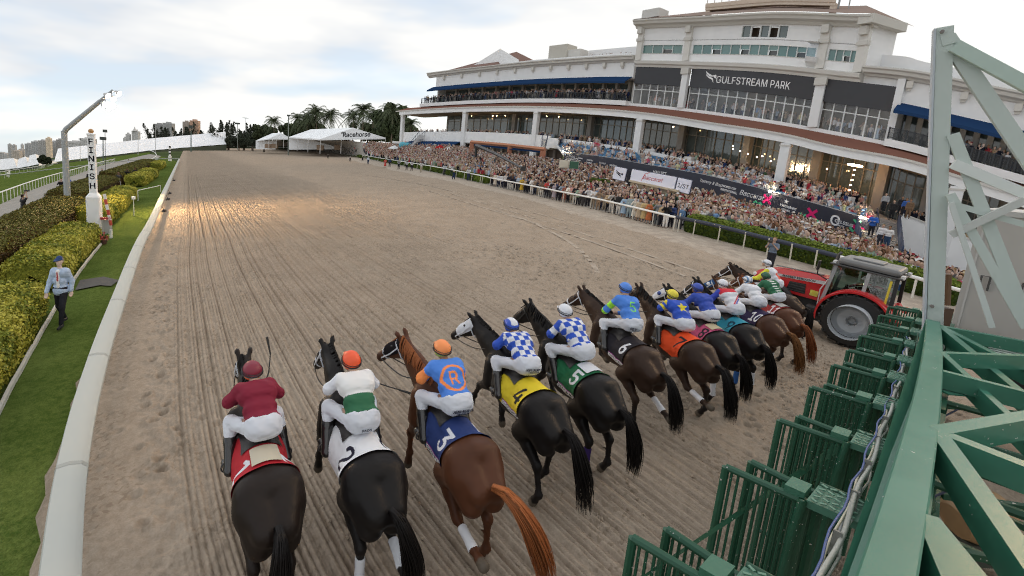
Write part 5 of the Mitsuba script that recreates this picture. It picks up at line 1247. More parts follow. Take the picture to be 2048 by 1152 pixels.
# race horse tent and its small neighbour
def frame_tent(name, label, L, R, AP_, BL, BA, eave_h, d, db, text=None):
    k = thing(name, label, 'tent')
    l, r_, a = at_depth(*L, d), at_depth(*R, d - 6), at_depth(*AP_, d - 3); bl, ba = at_depth(*BL, db), at_depth(*BA, db + 2)
    br = r_ + (bl - l)
    put(f'{k}__gable', (np.array([l, r_, a]), np.array([[0, 1, 2]])), 'canvas', (.76, .78, .80)); put(f'{k}__roof', (np.array([l, a, ba, bl]), np.array([[0, 1, 2], [0, 2, 3]])), 'canvas', (.76, .78, .80)); put(f'{k}__far_roof', (np.array([r_, a, ba, br]), np.array([[0, 1, 2], [0, 2, 3]])), 'canvas', (.76, .78, .80))
    dn = np.array([0, 0, -.45])
    put(f'{k}__valance', grid(np.array([[bl, l, r_], [bl + dn, l + dn, r_ + dn]])), 'canvas', (.76, .78, .80))
    for p in [l + (r_ - l) * f for f in (0, .33, .66, 1)] + [l + (bl - l) * f for f in (.35, .7, 1)]: obj('pole', tube([p, p - [0, 0, eave_h]], .10, 6), 'satin', k, (.66, .66, .66))
    put(f'{k}__back_wall', grid(np.array([[bl, br], [bl - [0, 0, eave_h], br - [0, 0, eave_h]]])), 'canvas', (.76, .78, .80))
    put(f'{k}__inside', cat_([box(l + (bl - l) * .5 + (r_ - l) * f - [0, 0, eave_h * .72], (2.6, 1.5, 1.9)) for f in (.3, .6)]), 'matte', (.36, .27, .2))
    if text:
        rr = norm(r_ - l); up_ = norm(a - (l + r_) / 2); nn = np.cross(rr, up_); o = l + (r_ - l) * .56 + up_ * np.linalg.norm(a - (l + r_) / 2) * .15
        put(f'{k}__lettering', cat_([lettering('Racehorse', np.linalg.norm(r_ - l) * .062, o + nn * .03, rr, up_, .02, True), lettering('my', np.linalg.norm(r_ - l) * .035, o - rr * np.linalg.norm(r_ - l) * .205 + up_ * np.linalg.norm(r_ - l) * .045 + nn * .03, rr, up_, .02, True)]), 'matte', (.015, .016, .02))
    return k
frame_tent('event_tent', 'large white event tent with dark lettering on its gable', (641, 278), (771, 275.5), (707, 255.5), (578, 274), (622, 258.5), 5.2, 175, 205, True)
frame_tent('small_tent', 'small white tent left of the lettered tent', (538, 277), (583, 277), (562, 266), (512, 281), (545, 266), 4.0, 215, 235)

# trees
def tree(name, label, px, py_base, py_top, d, wide, kind, seed, col=(.045, .06, .025)):
    rs = np.random.default_rng(seed); b = at_depth(px, py_base, d); t = at_depth(px, py_top, d); H = t[2] - b[2]
    k = thing(name, label, 'tree'); 
    if kind == 'palm':
        ph = H * .86; top = b + [rs.normal(0, .02) * H, 0, ph]
        put(f'{k}__trunk', tube([b - [0, 0, 2], b + (top - b) * .5 + [.02 * H, 0, 0], top], [.022 * H, .017 * H, .015 * H], 7), 'matte', (.20, .165, .13), smooth=True)
        V, F, C, o = [], [], [], 0
        for i in range(44):
            az = i * 2.399 + rs.normal(0, .2); el = rs.uniform(-.75, 1.25); L = wide * 1.3 * rs.uniform(.8, 1.1)
            dxy = np.array([math.cos(az), math.sin(az), 0]); s = np.linspace(0, 1, 7)[:, None]
            spine = top + dxy * L * s * math.cos(el) + np.array([0, 0, 1]) * (L * s * math.sin(el) - L * .55 * s ** 2)
            side = np.array([-dxy[1], dxy[0], 0])
            for j in range(6):
                for sg in (-1, 1):
                    for m_ in (0, .5):
                        p = spine[j] + (spine[j + 1] - spine[j]) * m_; q = p + side * sg * L * .25 * (1 - j / 8) + (spine[j + 1] - spine[j]) * 1.1 - [0, 0, L * .10]; w = (spine[j + 1] - spine[j]) * .35
                        V += [p, p + w, q]; F.append([o, o + 1, o + 2]); C += [np.array(col) * rs.uniform(.6, 1.4)] * 3; o += 3
        put(f'{k}__crown', (np.array(V), np.array(F)), 'leaf', np.array(C))
    else:
        put(f'{k}__trunk', tube([b - [0, 0, 3], b + [0, 0, H * .5]], [.05 * H, .02 * H], 7), 'matte', (.12, .10, .08))
        N = 4200 if kind == 'broad' else 1500
        if kind == 'broad':
            cl = rs.normal(0, 1, (26, 3)); cl /= np.linalg.norm(cl, axis=1, keepdims=True); cl = cl * rs.uniform(.2, 1.0, (26, 1)) * [wide, wide * .7, H * .42] + [0, 0, H * .55]
            ci = rs.integers(0, 26, N); off = rs.normal(0, 1, (N, 3)); off /= np.linalg.norm(off, axis=1, keepdims=True); P = cl[ci] + off * rs.uniform(.5, 1, (N, 1)) ** .5 * H * .15; nn = off
        else:                                            # feathery pine with separate leaders
            lead = rs.uniform(-1, 1, (7, 2)) * [wide, wide * .5]; hs = rs.uniform(.6, 1.0, 7); hs[0] = 1; ci = rs.integers(0, 7, N); z = rs.uniform(.05, 1, N) ** .8
            P = np.stack([lead[ci, 0] * (0.5 + .7 * z) + rs.normal(0, 1, N) * wide * .30 * (1.02 - z), lead[ci, 1] + rs.normal(0, 1, N) * wide * .25 * (1.02 - z), z * hs[ci] * H], 1); nn = rs.normal(0, 1, (N, 3)); nn /= np.linalg.norm(nn, axis=1, keepdims=True)
        P = P + b; P = P[P[:, 2] > b[2] - 1]; nn = nn[:len(P)]
        lv, lf = leaf_cloud(P, nn, H * (.075 if kind == 'broad' else .045), rs, 1.8)
        put(f'{k}__crown', (lv, lf), 'leaf', np.repeat(np.array(col) * rs.uniform(.55, 1.45, (len(P), 1)), 4, 0)); labels[f'{k}__crown'] = {'kind': 'stuff'}
PG = (.075, .095, .05)
for lab, px, b, t, d, w in [('fan palm standing alone right of the pines', 547, 290, 233, 240, 4.6), ('slender palm left of the palm clump behind the lettered tent', 594, 285, 228, 225, 4.6), ('bushy palm in the clump behind the lettered tent', 632, 285, 214, 220, 6.4), ('palm at the right of the clump behind the lettered tent', 661, 280, 221, 215, 5.0),
                            ('fan palm behind the ridge of the lettered tent', 721, 285, 208, 200, 5.2), ('palm left of the tall fan palm, half hidden', 704, 285, 222, 205, 4.4), ('palm right of the tall fan palm', 742, 285, 220, 195, 5.0), ('tall palm rising out of the dark tree by the grandstand', 782, 285, 208, 175, 4.2), ('short palm at the corner of the grandstand', 818, 300, 238, 160, 3.4), ('small palm before the palm clump', 612, 285, 226, 222, 5.0)]:
    tree('palm_tree', lab, px, b, t, d, w, 'palm', int(px), PG)
tree('broad_tree', 'dark broad tree left of the grandstand', 788, 305, 216, 180, 8.5, 'broad', 5, (.055, .075, .035)); tree('broad_tree', 'rounded dark tree left of the fan palm', 528, 292, 250, 250, 6, 'broad', 6, (.055, .07, .036))
tree('broad_tree', 'low dark trees behind the lettered tent', 636, 290, 232, 235, 13, 'broad', 7, (.058, .075, .036)); tree('broad_tree', 'low dark tree behind the small tent', 585, 290, 246, 245, 6, 'broad', 8, (.058, .075, .038)); tree('broad_tree', 'dark round tree at the right of the small white tents', 92, 332, 310, 180, 2.6, 'broad', 9, (.03, .04, .022))
tree('broad_tree', 'dark tree close to the grandstand corner', 812, 305, 240, 165, 4, 'broad', 10, (.055, .075, .035))
for lab, px, t, w, d in [('feathery pine left of the right light mast, tallest', 437, 240, 3.5, 330), ('feathery pine right of the tallest one', 457, 246, 4.5, 325), ('feathery pine right of the light mast', 488, 248, 4, 320), ('feathery pine before the fan palm', 505, 247, 3.5, 318), ('pine below the sunlit tower', 408, 246, 6, 345), ('pine left of the sunlit tower', 352, 256, 4, 345), ('pine before the grey towers', 325, 250, 5.5, 345), ('low pine before the grey towers at their left', 309, 258, 3, 345), ('low pines between the towers', 375, 254, 4, 345)]:
    tree('pine_tree', lab, px, 296, t, d, w * 2.2, 'pine', int(px) + 1, (.05, .058, .042))
tree('broad_tree', 'dark tree under the fan palms', 735, 290, 240, 210, 7, 'broad', 15, PG); tree('broad_tree', 'low dark shrubs right of the long marquee', 478, 297, 266, 300, 10, 'broad', 12, (.04, .05, .034))
tree('broad_tree', 'low dark shrubs left of the small tent', 506, 297, 268, 290, 7, 'broad', 13, (.04, .05, .034))
# light masts and poles
def mast(label, px, pb, pt, d, head, w=.25, col=(.16, .18, .16)):
    b, t = at_depth(px, pb, d), at_depth(px, pt, d); k = thing('light_mast', label, 'mast')
    put(f'{k}__pole', tube([b - [0, 0, 2], t], [w, w * .7], 7), 'satin', col); 
    if head: put(f'{k}__lamp_rack', box(t, head), 'satin', (.05, .06, .055))
mast('light mast with dark lamp rack right of the pines', 475, 292, 247, 290, (2.6, .8, .9)); mast('light mast with square rack before the sunlit tower', 382, 298, 254, 250, (1.8, 1, 1.6), .3, (.06, .10, .08)); mast('light mast with square rack right of the finish post', 206, 314, 277, 150, (1.5, .8, .9), .18, (.07, .10, .08))
mast('tall light pole before the palms', 577, 300, 231, 200, (1.0, .6, .6)); mast('thin pole left of the fan palms', 698, 285, 217, 200, None, .2, (.1, .09, .08)); mast('thin pole at the left of the long marquee', 160, 312, 278, 190, (.7, .4, .4), .10, (.5, .5, .5)); mast('thin pole in the middle of the long marquee', 276, 303, 277, 230, None, .12, (.4, .4, .4)); mast('thin pole before the grey towers', 311, 300, 252, 250, None, .14, (.4, .4, .4)); mast('thin dark pole with a round knob right of the finish post', 210, 368, 262, 62, (.34, .34, .34), .04, (.05, .05, .05)); mast('distant crane mast above the pines', 491, 280, 236, 600, (7, .4, .4), .3, (.4, .42, .44))
# towers across the water
def tower(label, x0, x1, yt, d, col, bays, floors, yb=330, glow=None):
    a, b = at_depth(x0, yt, d), at_depth(x1, yt, d); w = b[0] - a[0]; H = a[2] - at_depth(x0, yb, d)[2]
    k = thing('apartment_tower', label, 'building'); c = (a + b) / 2 - [0, 0, H / 2]; dp = w * .6
    put(f'{k}__wall', box(c + [0, dp / 2, 0], (w, dp, H)), 'matte', col)
    for i in range(bays):
        x = -w / 2 + w * (i + .5) / bays; obj('balcony_stack', box(c + [x, -.01 * w, -.01 * H], (w / bays * .5, .04 * w, H * .97)), 'matte', k, tuple(np.array(col) * (.88 if i % 2 else .95)))
    fl = [box(c + [0, -.035 * w, H / 2 - H * (j + .5) / floors], (w * .98, .02 * w, H / floors * .25)) for j in range(floors)]
    put(f'{k}__floor_slabs', cat_(fl), 'matte', tuple(np.array(col) * 1.06)); labels[f'{k}__floor_slabs'] = {'kind': 'stuff'}
    put(f'{k}__roof_house', box(c + [0, dp / 2, H / 2 + H * .02], (w * .45, dp * .5, H * .05)), 'matte', col)
BL = (.50, .50, .50)
for a in [('pale tower at the far left edge of the skyline', -8, 8, 305, 1500, (0.55, 0.54, 0.53), 3, 18), ('low pale block second from the left edge', 7, 15, 308, 1500, (0.56, 0.55, 0.54), 2, 16), ('slim grey tower left in the skyline', 15, 21, 288.5, 1450, (0.49, 0.48, 0.47), 2, 26), ('round-topped slim tower left in the skyline', 23, 30, 290, 1430, (0.51, 0.50, 0.49), 2, 26), ('beige mid-rise block before the slim towers', 24, 38, 301, 1380, (.58, .52, .46), 4, 16), ('beige mid-rise block right of the other', 37, 47, 298, 1400, (.56, .53, .50), 3, 18), ('slim tower behind the beige blocks', 41, 45.5, 289, 1500, (0.53, 0.52, 0.51), 1, 26),
          ('blue-grey tower, leftmost of the wide group', 49, 62, 287.5, 1250, BL, 4, 26), ('blue-grey tower, second of the wide group', 62, 76, 283, 1230, BL, 4, 28), ('blue-grey tower, third of the wide group', 76, 91, 281, 1220, (0.48, 0.47, 0.46), 4, 28), ('tower with a warm sunlit edge', 91, 100, 276, 1200, (.78, .66, .52), 2, 30), ('blue-grey tower right of the sunlit edge', 101, 112, 283, 1250, BL, 3, 26), ('dark banded tower left of the lamp mast', 112, 124, 279, 1250, (0.42, 0.41, 0.40), 3, 28),  # sunlight is put into the warm wall colour of one tower
          ('pale grey wide building between mast and finish post', 134, 160, 283, 900, (0.58, 0.57, 0.56), 4, 8), ('pale grey wide building with window grid by the finish post', 160, 184, 277, 900, (0.61, 0.60, 0.59), 5, 8),
          ('hazy slim tower right of the finish post', 251, 259, 268, 1800, (0.60, 0.59, 0.58), 2, 24), ('hazy tallest tower with a stepped top', 263, 276, 262, 1800, (0.61, 0.60, 0.59), 3, 30), ('hazy low block left of the stepped tower', 246, 252, 276, 1800, (0.63, 0.62, 0.61), 1, 14),  # haze is put into these paler wall greys
          ('grey apartment tower above the marquee, left of its pair', 307, 325, 248, 1000, (.42, .42, .42), 5, 22, 300), ('grey apartment tower above the marquee, right of its pair', 325, 344, 246, 1000, (.46, .46, .46), 5, 22, 300), ('tower lit warm by the low sun, left half', 365, 378, 243.5, 1000, (.44, .38, .34), 4, 22, 300), ('tower lit warm by the low sun, right half', 379, 396, 241, 1000, (.60, .40, .30), 4, 22, 300)]:  # glow of the low sun is put into the two warm wall colours
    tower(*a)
t0 = at_depth(269.5, 262, 1800); k = thing('tower_spire', 'pointed top of the hazy tallest tower', 'spire'); put(f'{k}__cone', xf(lathe([(8, 0), (3, 8), (0.01, 16)], 8), None, t0), 'matte', (0.61, 0.60, 0.59))
w0 = np.array([[-3200, 1100], [-1500, 3600]]); 
# ---------------------------------------------------------------- spectators
def _variant(pose, dress, longhair, seated, lite, hatted):
    """A light spectator mesh with a colour slot per vertex: 0 skin, 1 top, 2 legs, 3 hair, 4 hat."""
    B = human_bones(pose); V, F, C, o = [], [], [], 0
    def add(m, c):
        nonlocal o
        V.append(m[0]); F.append(m[1] + o); C.append(np.full(len(m[0]), c)); o += len(m[0])
    n = 5 if lite else 7
    t = tube([(0, 0, .88), (0, 0, 1.15), (-.01, 0, 1.37), (0, 0, 1.48)], [.155, .15, .185, .06], n); t[0][:, 0] *= .68; add(t, 1)
    if not seated:
        if dress: add(tube([(0, 0, 1.0), (0, 0, .55), (0, 0, .30)], [.14, .21, .24], n), 1)
        else:
            for s in (-1, 1): add(tube([(0, s * .085, .95), (.02, s * .10, .5), (0, s * .11, .04)], [.10, .07, .055], 4), 2)
    for s in (-1, 1):
        S_, E, W_ = (np.asarray(a, float) for a in B['A'][s][:3])
        if lite: add(tube([S_, E, W_], [.055, .045, .035], 4, False), 1 if s > 0 else 0)
        else:
            add(tube([S_, E], [.058, .046], 5), 1); add(tube([E, W_, W_ + norm(B['A'][s][3]) * .12], [.042, .032, .03], 5), 1 if pose == 'stand' else 0)
    add(tube([(0, 0, 1.46), (.02, 0, 1.56), (.02, 0, 1.66), (.01, 0, 1.75)], [.05, .085, .095, .05], n), 0)
    add(tube([(-.045, 0, 1.42 if longhair else 1.60), (-.035, 0, 1.68), (-.01, 0, 1.77), (0, 0, 1.785)], [.07 if longhair else .05, .096, .075, .03], n), 3)
    if hatted: add(tube([(0, 0, 1.72), (0, 0, 1.73), (0, 0, 1.735), (0, 0, 1.82)], [.10, .19, .11, .085], n), 4)
    return np.vstack(V), np.vstack(F), np.concatenate(C)
POSES = ['stand', 'phone', 'clap', 'up', 'one_up', 'folded']
_var = {}
def variant(*k):
    if k not in _var: _var[k] = _variant(*k)
    return _var[k]
TOPS = [(.62, .62, .64), (.70, .68, .62), (.012, .012, .016), (.02, .022, .035), (.03, .05, .14), (.16, .28, .48), (.34, .42, .52), (.50, .36, .32), (.42, .045, .06), (.50, .10, .16), (.55, .30, .26), (.22, .16, .12), (.42, .32, .20), (.08, .16, .09), (.50, .50, .30), (.18, .18, .19), (.45, .42, .38), (.28, .38, .30)]
TNAME = ['white', 'cream', 'black', 'dark grey', 'navy', 'blue', 'pale blue', 'pinkish', 'red', 'pink', 'peach', 'brown', 'tan', 'green', 'yellowish', 'grey', 'beige', 'sage']
LOWS = [(.012, .012, .018), (.02, .025, .05), (.30, .26, .20), (.55, .54, .5), (.05, .05, .055), (.05, .08, .16)]
HAIRS = [(.02, .014, .01), (.05, .03, .018), (.20, .13, .06), (.09, .085, .08), (.03, .02, .015)]
HATS = [(.62, .54, .38), (.70, .68, .64), (.72, .71, .70), (.30, .04, .05)]
def crowd_colors(n, r, wts=None):
    sk = np.array(SKIN)[r.choice(5, n, p=[.34, .26, .12, .10, .18])]; ti = r.choice(len(TOPS), n, p=wts); tp = np.array(TOPS)[ti] * r.uniform(.8, 1.15, (n, 1)); lw = np.array(LOWS)[r.integers(0, 6, n)]; hr = np.array(HAIRS)[r.integers(0, 5, n)]; ht = np.array(HATS)[r.integers(0, 4, n)]
    return np.stack([sk, tp, lw, hr, ht], 1), ti
def crowd(key, pos, face, seed, lite=False, seated=0.0, label=None, hat=.20, scale=None, up=.25, wts=None):
    """One mass of spectators at the points pos, facing the angles face."""
    r = np.random.default_rng(seed); n = len(pos); col, _ = crowd_colors(n, r, wts); sc = r.uniform(.90, 1.04, n)
    pz = r.choice(6, n, p=[.30, .12 + up * .4, .28 - up * .2, up * .25, up * .15, .30 - up * .6]); dr_ = r.random(n) < .22; lh = r.random(n) < .42; st = r.random(n) < seated; hh = r.random(n) < hat
    code = pz * 16 + dr_ * 8 + lh * 4 + st * 2 + hh; V, F, C, o = [], [], [], 0
    for c in np.unique(code):
        ix = np.where(code == c)[0]; v, f, s = variant(POSES[c // 16], bool(c & 8), bool(c & 4), bool(c & 2), lite, bool(c & 1))
        a = face[ix] + r.normal(0, .3, len(ix)); ca, sa = np.cos(a), np.sin(a); vs = v[None] * sc[ix, None, None]
        x = vs[..., 0] * ca[:, None] - vs[..., 1] * sa[:, None]; y = vs[..., 0] * sa[:, None] + vs[..., 1] * ca[:, None]; z = vs[..., 2] - (.42 if c & 2 else 0)
        V.append((np.stack([x, y, z], -1) + pos[ix, None]).reshape(-1, 3)); F.append((f[None] + (np.arange(len(ix)) * len(v))[:, None, None]).reshape(-1, 3) + o); C.append(col[ix][:, s].reshape(-1, 3)); o += len(ix) * len(v)
    put(key, (np.vstack(V), np.vstack(F)), 'matte', np.vstack(C)); labels[key] = {'kind': 'stuff', 'label': label, 'category': 'crowd'} if label else {'kind': 'stuff'}
def jit_rows(g0, g1, d0, d1, sp_g, sp_d, r, hole=None):
    """Standing places on the apron: g along the rail in the photo's pixels, d metres behind it."""
    out = []
    for d in np.arange(d0, d1, sp_d):
        gg = np.linspace(g0, g1, 400); a = apron_pt(gg, 0 * gg); b = apron_pt(gg, 0 * gg + 1); D = np.linalg.norm((b - a)[:, :2], axis=1); p = a + (b - a) * np.minimum(d / D, 1.2)[:, None]; ok = d < D - .8
        s = np.r_[0, np.cumsum(np.linalg.norm(np.diff(p[:, :2], axis=0), axis=1))]; k = np.arange(r.uniform(0, sp_g), s[-1], sp_g); k = k + r.normal(0, sp_g * .18, len(k)); q = np.stack([np.interp(k, s, p[:, j]) for j in range(3)], 1); g_ = np.interp(k, s, gg); okk = np.interp(k, s, ok * 1.0) > .9
        q[:, :2] += r.normal(0, .12, (len(q), 2))
        for a_, b_, c_ in zip(q, g_, okk):
            if c_ and (hole is None or not hole(b_, d)): out.append((*a_, b_, d))
    return np.array(out)
r_ = np.random.default_rng(5)
look_to = at(700, 620)                                                # most watch the horses
def faces(P): return np.arctan2(look_to[1] - P[:, 1], look_to[0] - P[:, 0])
SUITS = np.array([2.4, 1.0, 7, 5, 2, 1, 1, .8, .5, .5, .6, 1.2, 1, .3, .4, 1.2, 1, .4]); SUITS = SUITS / SUITS.sum()
SUNNY = np.array([4.6, 2.0, 1.8, .9, .8, 1.0, 1.8, 1.4, .8, .9, 1.2, .5, .8, .3, .5, .7, 1.2, .4]); SUNNY = SUNNY / SUNNY.sum()
# -- those who stand out along the white rail
named = [(1043, 'yellow dress', 'dress', (.50, .34, .04), None, 'clap', 'woman in a long golden yellow dress at the white outer rail'), (1222, 'light grey suit', 'jacket', (.46, .45, .43), (.46, .45, .43), 'phone', 'man in a light grey suit photographing over the white outer rail'), (1246, 'pale blue dress', 'dress', (.30, .42, .55), None, 'clap', 'woman in a pale blue dress at the white outer rail'), (1257, 'grey-blue suit', 'jacket', (.26, .33, .36), (.26, .33, .36), 'stand', 'person in a grey-blue outfit beside the pale blue dress'),
         (1268, 'white dress', 'dress', (.64, .62, .56), None, 'phone', 'woman in a white dress at the outer rail'), (1277, 'beige dress', 'dress', (.44, .36, .27), None, 'stand', 'woman in a beige dress right of the white dress'), (1287, 'sand dress', 'dress', (.46, .36, .18), None, 'clap', 'woman in a sand coloured dress left of the orange dress'), (1297, 'orange dress', 'dress', (.42, .13, .05), None, 'clap', 'woman in a long burnt orange dress at the outer rail'),
         (1330, 'black shirt', 'shirt', (.014, .014, .016), (.70, .69, .67), 'phone', 'photographer in black shirt and white trousers at the end of the white rail'), (1010, 'white shirt', 'tee', (.66, .65, .64), (.02, .02, .03), 'phone', 'man in white shirt and dark trousers near the jog of the outer rail'), (1063, 'white jacket', 'jacket', (.62, .61, .6), (.60, .58, .55), 'clap', 'person in a white jacket and white trousers right of the yellow dress'), (1092, 'red top', 'tee', (.40, .05, .05), (.02, .02, .03), 'clap', 'person in a red top among dark suits at the rail'),
         (1108, 'floral dress', 'dress', (.34, .30, .34), None, 'stand', 'woman in a greyish patterned dress at the rail'), (1128, 'red-brown dress', 'dress', (.26, .10, .07), None, 'clap', 'woman in a red-brown dress at the rail'), (1196, 'tan suit', 'jacket', (.30, .22, .15), (.26, .18, .12), 'phone', 'man in a tan brown suit at the white rail'), (1185, 'white shirt', 'shirt', (.62, .62, .62), (.30, .24, .18), 'clap', 'person in white shirt and brown trousers at the white rail'), (1236, 'black jacket white trousers', 'jacket', (.02, .02, .022), (.58, .57, .55), 'stand', 'person in black jacket over pale trousers left of the pale blue dress'), (990, 'cream dress', 'dress', (.60, .54, .46), None, 'stand', 'woman in a cream dress at the jog of the outer rail'), (1312, 'grey outfit', 'shirt', (.20, .21, .23), (.10, .11, .12), 'phone', 'person in dark grey left of the photographer in white trousers')]
taken = []
def rail_spot(g, d): return apron_pt(g, 0.0) + norm((apron_pt(g, 1.0) - apron_pt(g, 0.0)) * [1, 1, 0]) * d
for i, (g, _, top, tc, lc, pose, lab) in enumerate(named):
    P = rail_spot(float(g), .55); fc = float(faces(P[None])[0]); dress = top == 'dress'
    person(lab, P, fc, pose, top, tc, 'dress' if dress else 'trousers', lc if lc else (.02, .02, .02), i % 3 if i % 4 else 4, 'long_hair' if dress else 'hair', HAIRS[i % 5], 'straw_hat' if i in (0, 3, 13) else None, (.62, .55, .42), 1.68 if dress else 1.80, h=.034); taken.append(g)
for g in np.arange(984, 1346, 6.6):
    if min(abs(g - t) for t in taken) < 4.2: continue
    i = int(g); P = rail_spot(float(g), .55 + .3 * (i % 3)); ti = int(r_.choice(len(TOPS), p=SUITS)); pose = POSES[int(r_.choice(6, p=[.35, .25, .25, 0, .02, .13]))]; hat = r_.random() < .12
    w = {'stand': 'standing', 'phone': 'holding up a camera', 'clap': 'clapping', 'one_up': 'waving', 'folded': 'arms folded', 'up': 'arms up'}[pose]
    lab = f'person in {TNAME[ti]} jacket {w}{" in a straw hat" if hat else ""} at the white outer rail'
    person(lab, P, float(faces(P[None])[0]), pose, 'jacket' if i % 2 else 'shirt', TOPS[ti], 'trousers', LOWS[i % 6] if i % 5 else LOWS[0], i % 5, 'hair', HAIRS[i % 5], 'straw_hat' if hat else None, HATS[0], 1.62 + .2 * r_.random(), group=lab.replace('person in', 'people in'), h=.034); taken.append(g)
# -- photographers and officials on the sand along the outer rail
for px, py, lab, top, tc, lc, pose in [(1537, 545, 'man in blue-grey shirt with a lanyard standing on the sand before the navy rail', 'tee', (.13, .17, .23), (.02, .022, .03), 'phone'), (936, 362, 'photographer in white shirt and navy trousers at the end of the low hedge', 'shirt', (.62, .64, .66), (.025, .035, .08), 'phone'), (888, 352, 'photographer in pale shirt beside the crouching one', 'shirt', (.55, .58, .62), (.02, .02, .03), 'phone'), (903, 353, 'photographer in white shirt just left of the crouching one', 'shirt', (.60, .60, .62), (.02, .03, .05), 'phone'),
                                       (842, 345, 'photographer in white shirt and khaki trousers on the sand', 'shirt', (.62, .62, .62), (.34, .30, .22), 'phone'), (823, 342, 'photographer in dark vest and black trousers on the sand', 'shirt', (.58, .58, .6), (.012, .012, .016), 'phone'), (813, 341, 'photographer in white cap and dark trousers on the sand', 'shirt', (.5, .52, .55), (.015, .015, .02), 'phone'), (797, 339, 'slim photographer in grey on the sand', 'shirt', (.25, .26, .28), (.015, .015, .02), 'phone'), (779, 334, 'person in dark blue on the sand beside the red dress', 'shirt', (.03, .05, .12), (.02, .02, .03), 'stand'), (736, 329, 'person in white and blue on the sand, second farthest', 'shirt', (.5, .56, .62), (.03, .05, .10), 'stand')]:
    P = at(px, py); person(lab, P, float(faces(P[None])[0]), pose, top, tc, 'trousers', lc, px % 4, 'hair', HAIRS[px % 5], 'cap' if px in (813, 936) else None, (.6, .6, .6), 1.8, h=.034, extra=[('camera', box((.36, 0, 1.56), (.14, .16, .12)), (.02, .02, .02))] if pose == 'phone' else [])
P = at(770, 335); person('woman in a long coral red dress on the sand before the low hedge', P, float(faces(P[None])[0]), 'clap', 'dress', (.48, .07, .06), 'dress', skin=0, hair='long_hair', hair_c=HAIRS[1], tall=1.75, h=.034)
for px, py, lab, c in [(907, 359, 'photographer crouching with blue jeans and dark top on the sand', (.03, .05, .10)), (725, 322, 'photographer sitting low on the sand, second farthest', (.03, .03, .035)), (700, 323, 'two-bag photographer crouching beside the low hedge', (.05, .04, .05)), (656, 317, 'dark crouching photographer farthest up the sand', (.015, .015, .018))]:
    P = at(px, py); k = thing('person', lab, 'person'); a = float(faces(P[None])[0]); R = rot([0, 0, 1], a)
    put(f'{k}__body', xf(body([((0, 0, .45), (.05, 0, .85), .17, .15), ((0, -.1, .40), (.32, -.13, .42), .10, .08), ((0, .1, .40), (.32, .13, .42), .10, .08), ((.32, -.13, .42), (.22, -.13, .06), .075, .06), ((.32, .13, .42), (.22, .13, .06), .075, .06), ((.05, -.18, .82), (.30, -.10, .80), .06, .05), ((.05, .18, .82), (.30, .10, .80), .06, .05), ((.06, 0, .95), (.08, 0, 1.12), .07, .10)], .045), R, P), 'matte', c, smooth=True)
    put(f'{k}__head', xf(trimesh.creation.icosphere(2, .115), None, P + R @ np.array([.10, 0, 1.12])), 'matte', SKIN[0], smooth=True); put(f'{k}__cap', xf(body([((0, 0, 0), (.08, 0, 0), .115, .06)], .04, carve=lambda P: -P[:, 2]), R, P + R @ np.array([.10, 0, 1.15])), 'matte', (.55, .55, .55), smooth=True); put(f'{k}__camera', xf(box((.32, 0, .98), (.2, .14, .12)), R, P), 'satin', (.02, .02, .02))
# -- people picked out one by one behind the long hedge
spots = jit_rows(1372, 1880, 2.5, 8.6, .62, .85, r_); o_ = np.argsort(project(spots[:, :3])[:, 2]); spots = spots[o_][:205]
cols_, tis_ = crowd_colors(len(spots), r_, SUNNY)
for i, q in enumerate(spots):
    pz = int(r_.choice(6, p=[.22, .24, .24, .12, .08, .10])); dr_ = bool(r_.random() < .25); lh = bool(r_.random() < .45); hh = bool(r_.random() < .14); v, f, s = variant(POSES[pz], dr_, lh, False, False, hh)
    a = float(faces(q[None, :3])[0] + r_.normal(0, .25)); sc_ = r_.uniform(.92, 1.04); w = {'stand': 'standing', 'phone': 'filming', 'clap': 'clapping', 'one_up': 'one arm up', 'folded': 'with folded arms', 'up': 'arms up'}[POSES[pz]]
    lab = f'spectator in {TNAME[tis_[i]]} {"dress" if dr_ else "top"} {w}{" in a hat" if hh else ""}{", long haired" if lh else ""} behind the long hedge'
    k = key_for('person'); put(k, xf((v * sc_, f), rot([0, 0, 1], a), q[:3]), 'matte', cols_[i][s]); labels[k] = {'label': lab, 'category': 'person', 'group': lab.replace('spectator in', 'spectators in')}
# -- the rest of the crowd, as masses
far_d = spots[:, 4].max()
key_set = set(map(tuple, np.round(spots[:, :2], 3)))
sp2 = jit_rows(1356, 1935, 2.5, 24, .74, .92, np.random.default_rng(51), hole=lambda g, d: (d < 6.2 and g > 1372 and g < 1880) or (g > 1700 and d > 15)); crowd('crowd_behind_hedge', sp2[:, :3], faces(sp2), 52, label='dense crowd filling the apron behind the long hedge', wts=SUNNY, up=.45, hat=.28)
sp3 = jit_rows(985, 1362, 1.6, 30, .74, .95, np.random.default_rng(53), hole=lambda g, d: (g > 1245 and d > 14 and g < 1400)); crowd('crowd_at_rail', sp3[:, :3], faces(sp3), 54, label='dense crowd standing behind the people at the white rail', wts=SUITS, lite=True, up=.3)
sp4 = jit_rows(640, 985, 2.6, 34, 1.0, 1.15, np.random.default_rng(55)); crowd('crowd_at_low_hedge', sp4[:, :3], faces(sp4), 56, label='distant crowd behind the low hedge and before the left half of the grandstand', lite=True, wts=SUNNY)
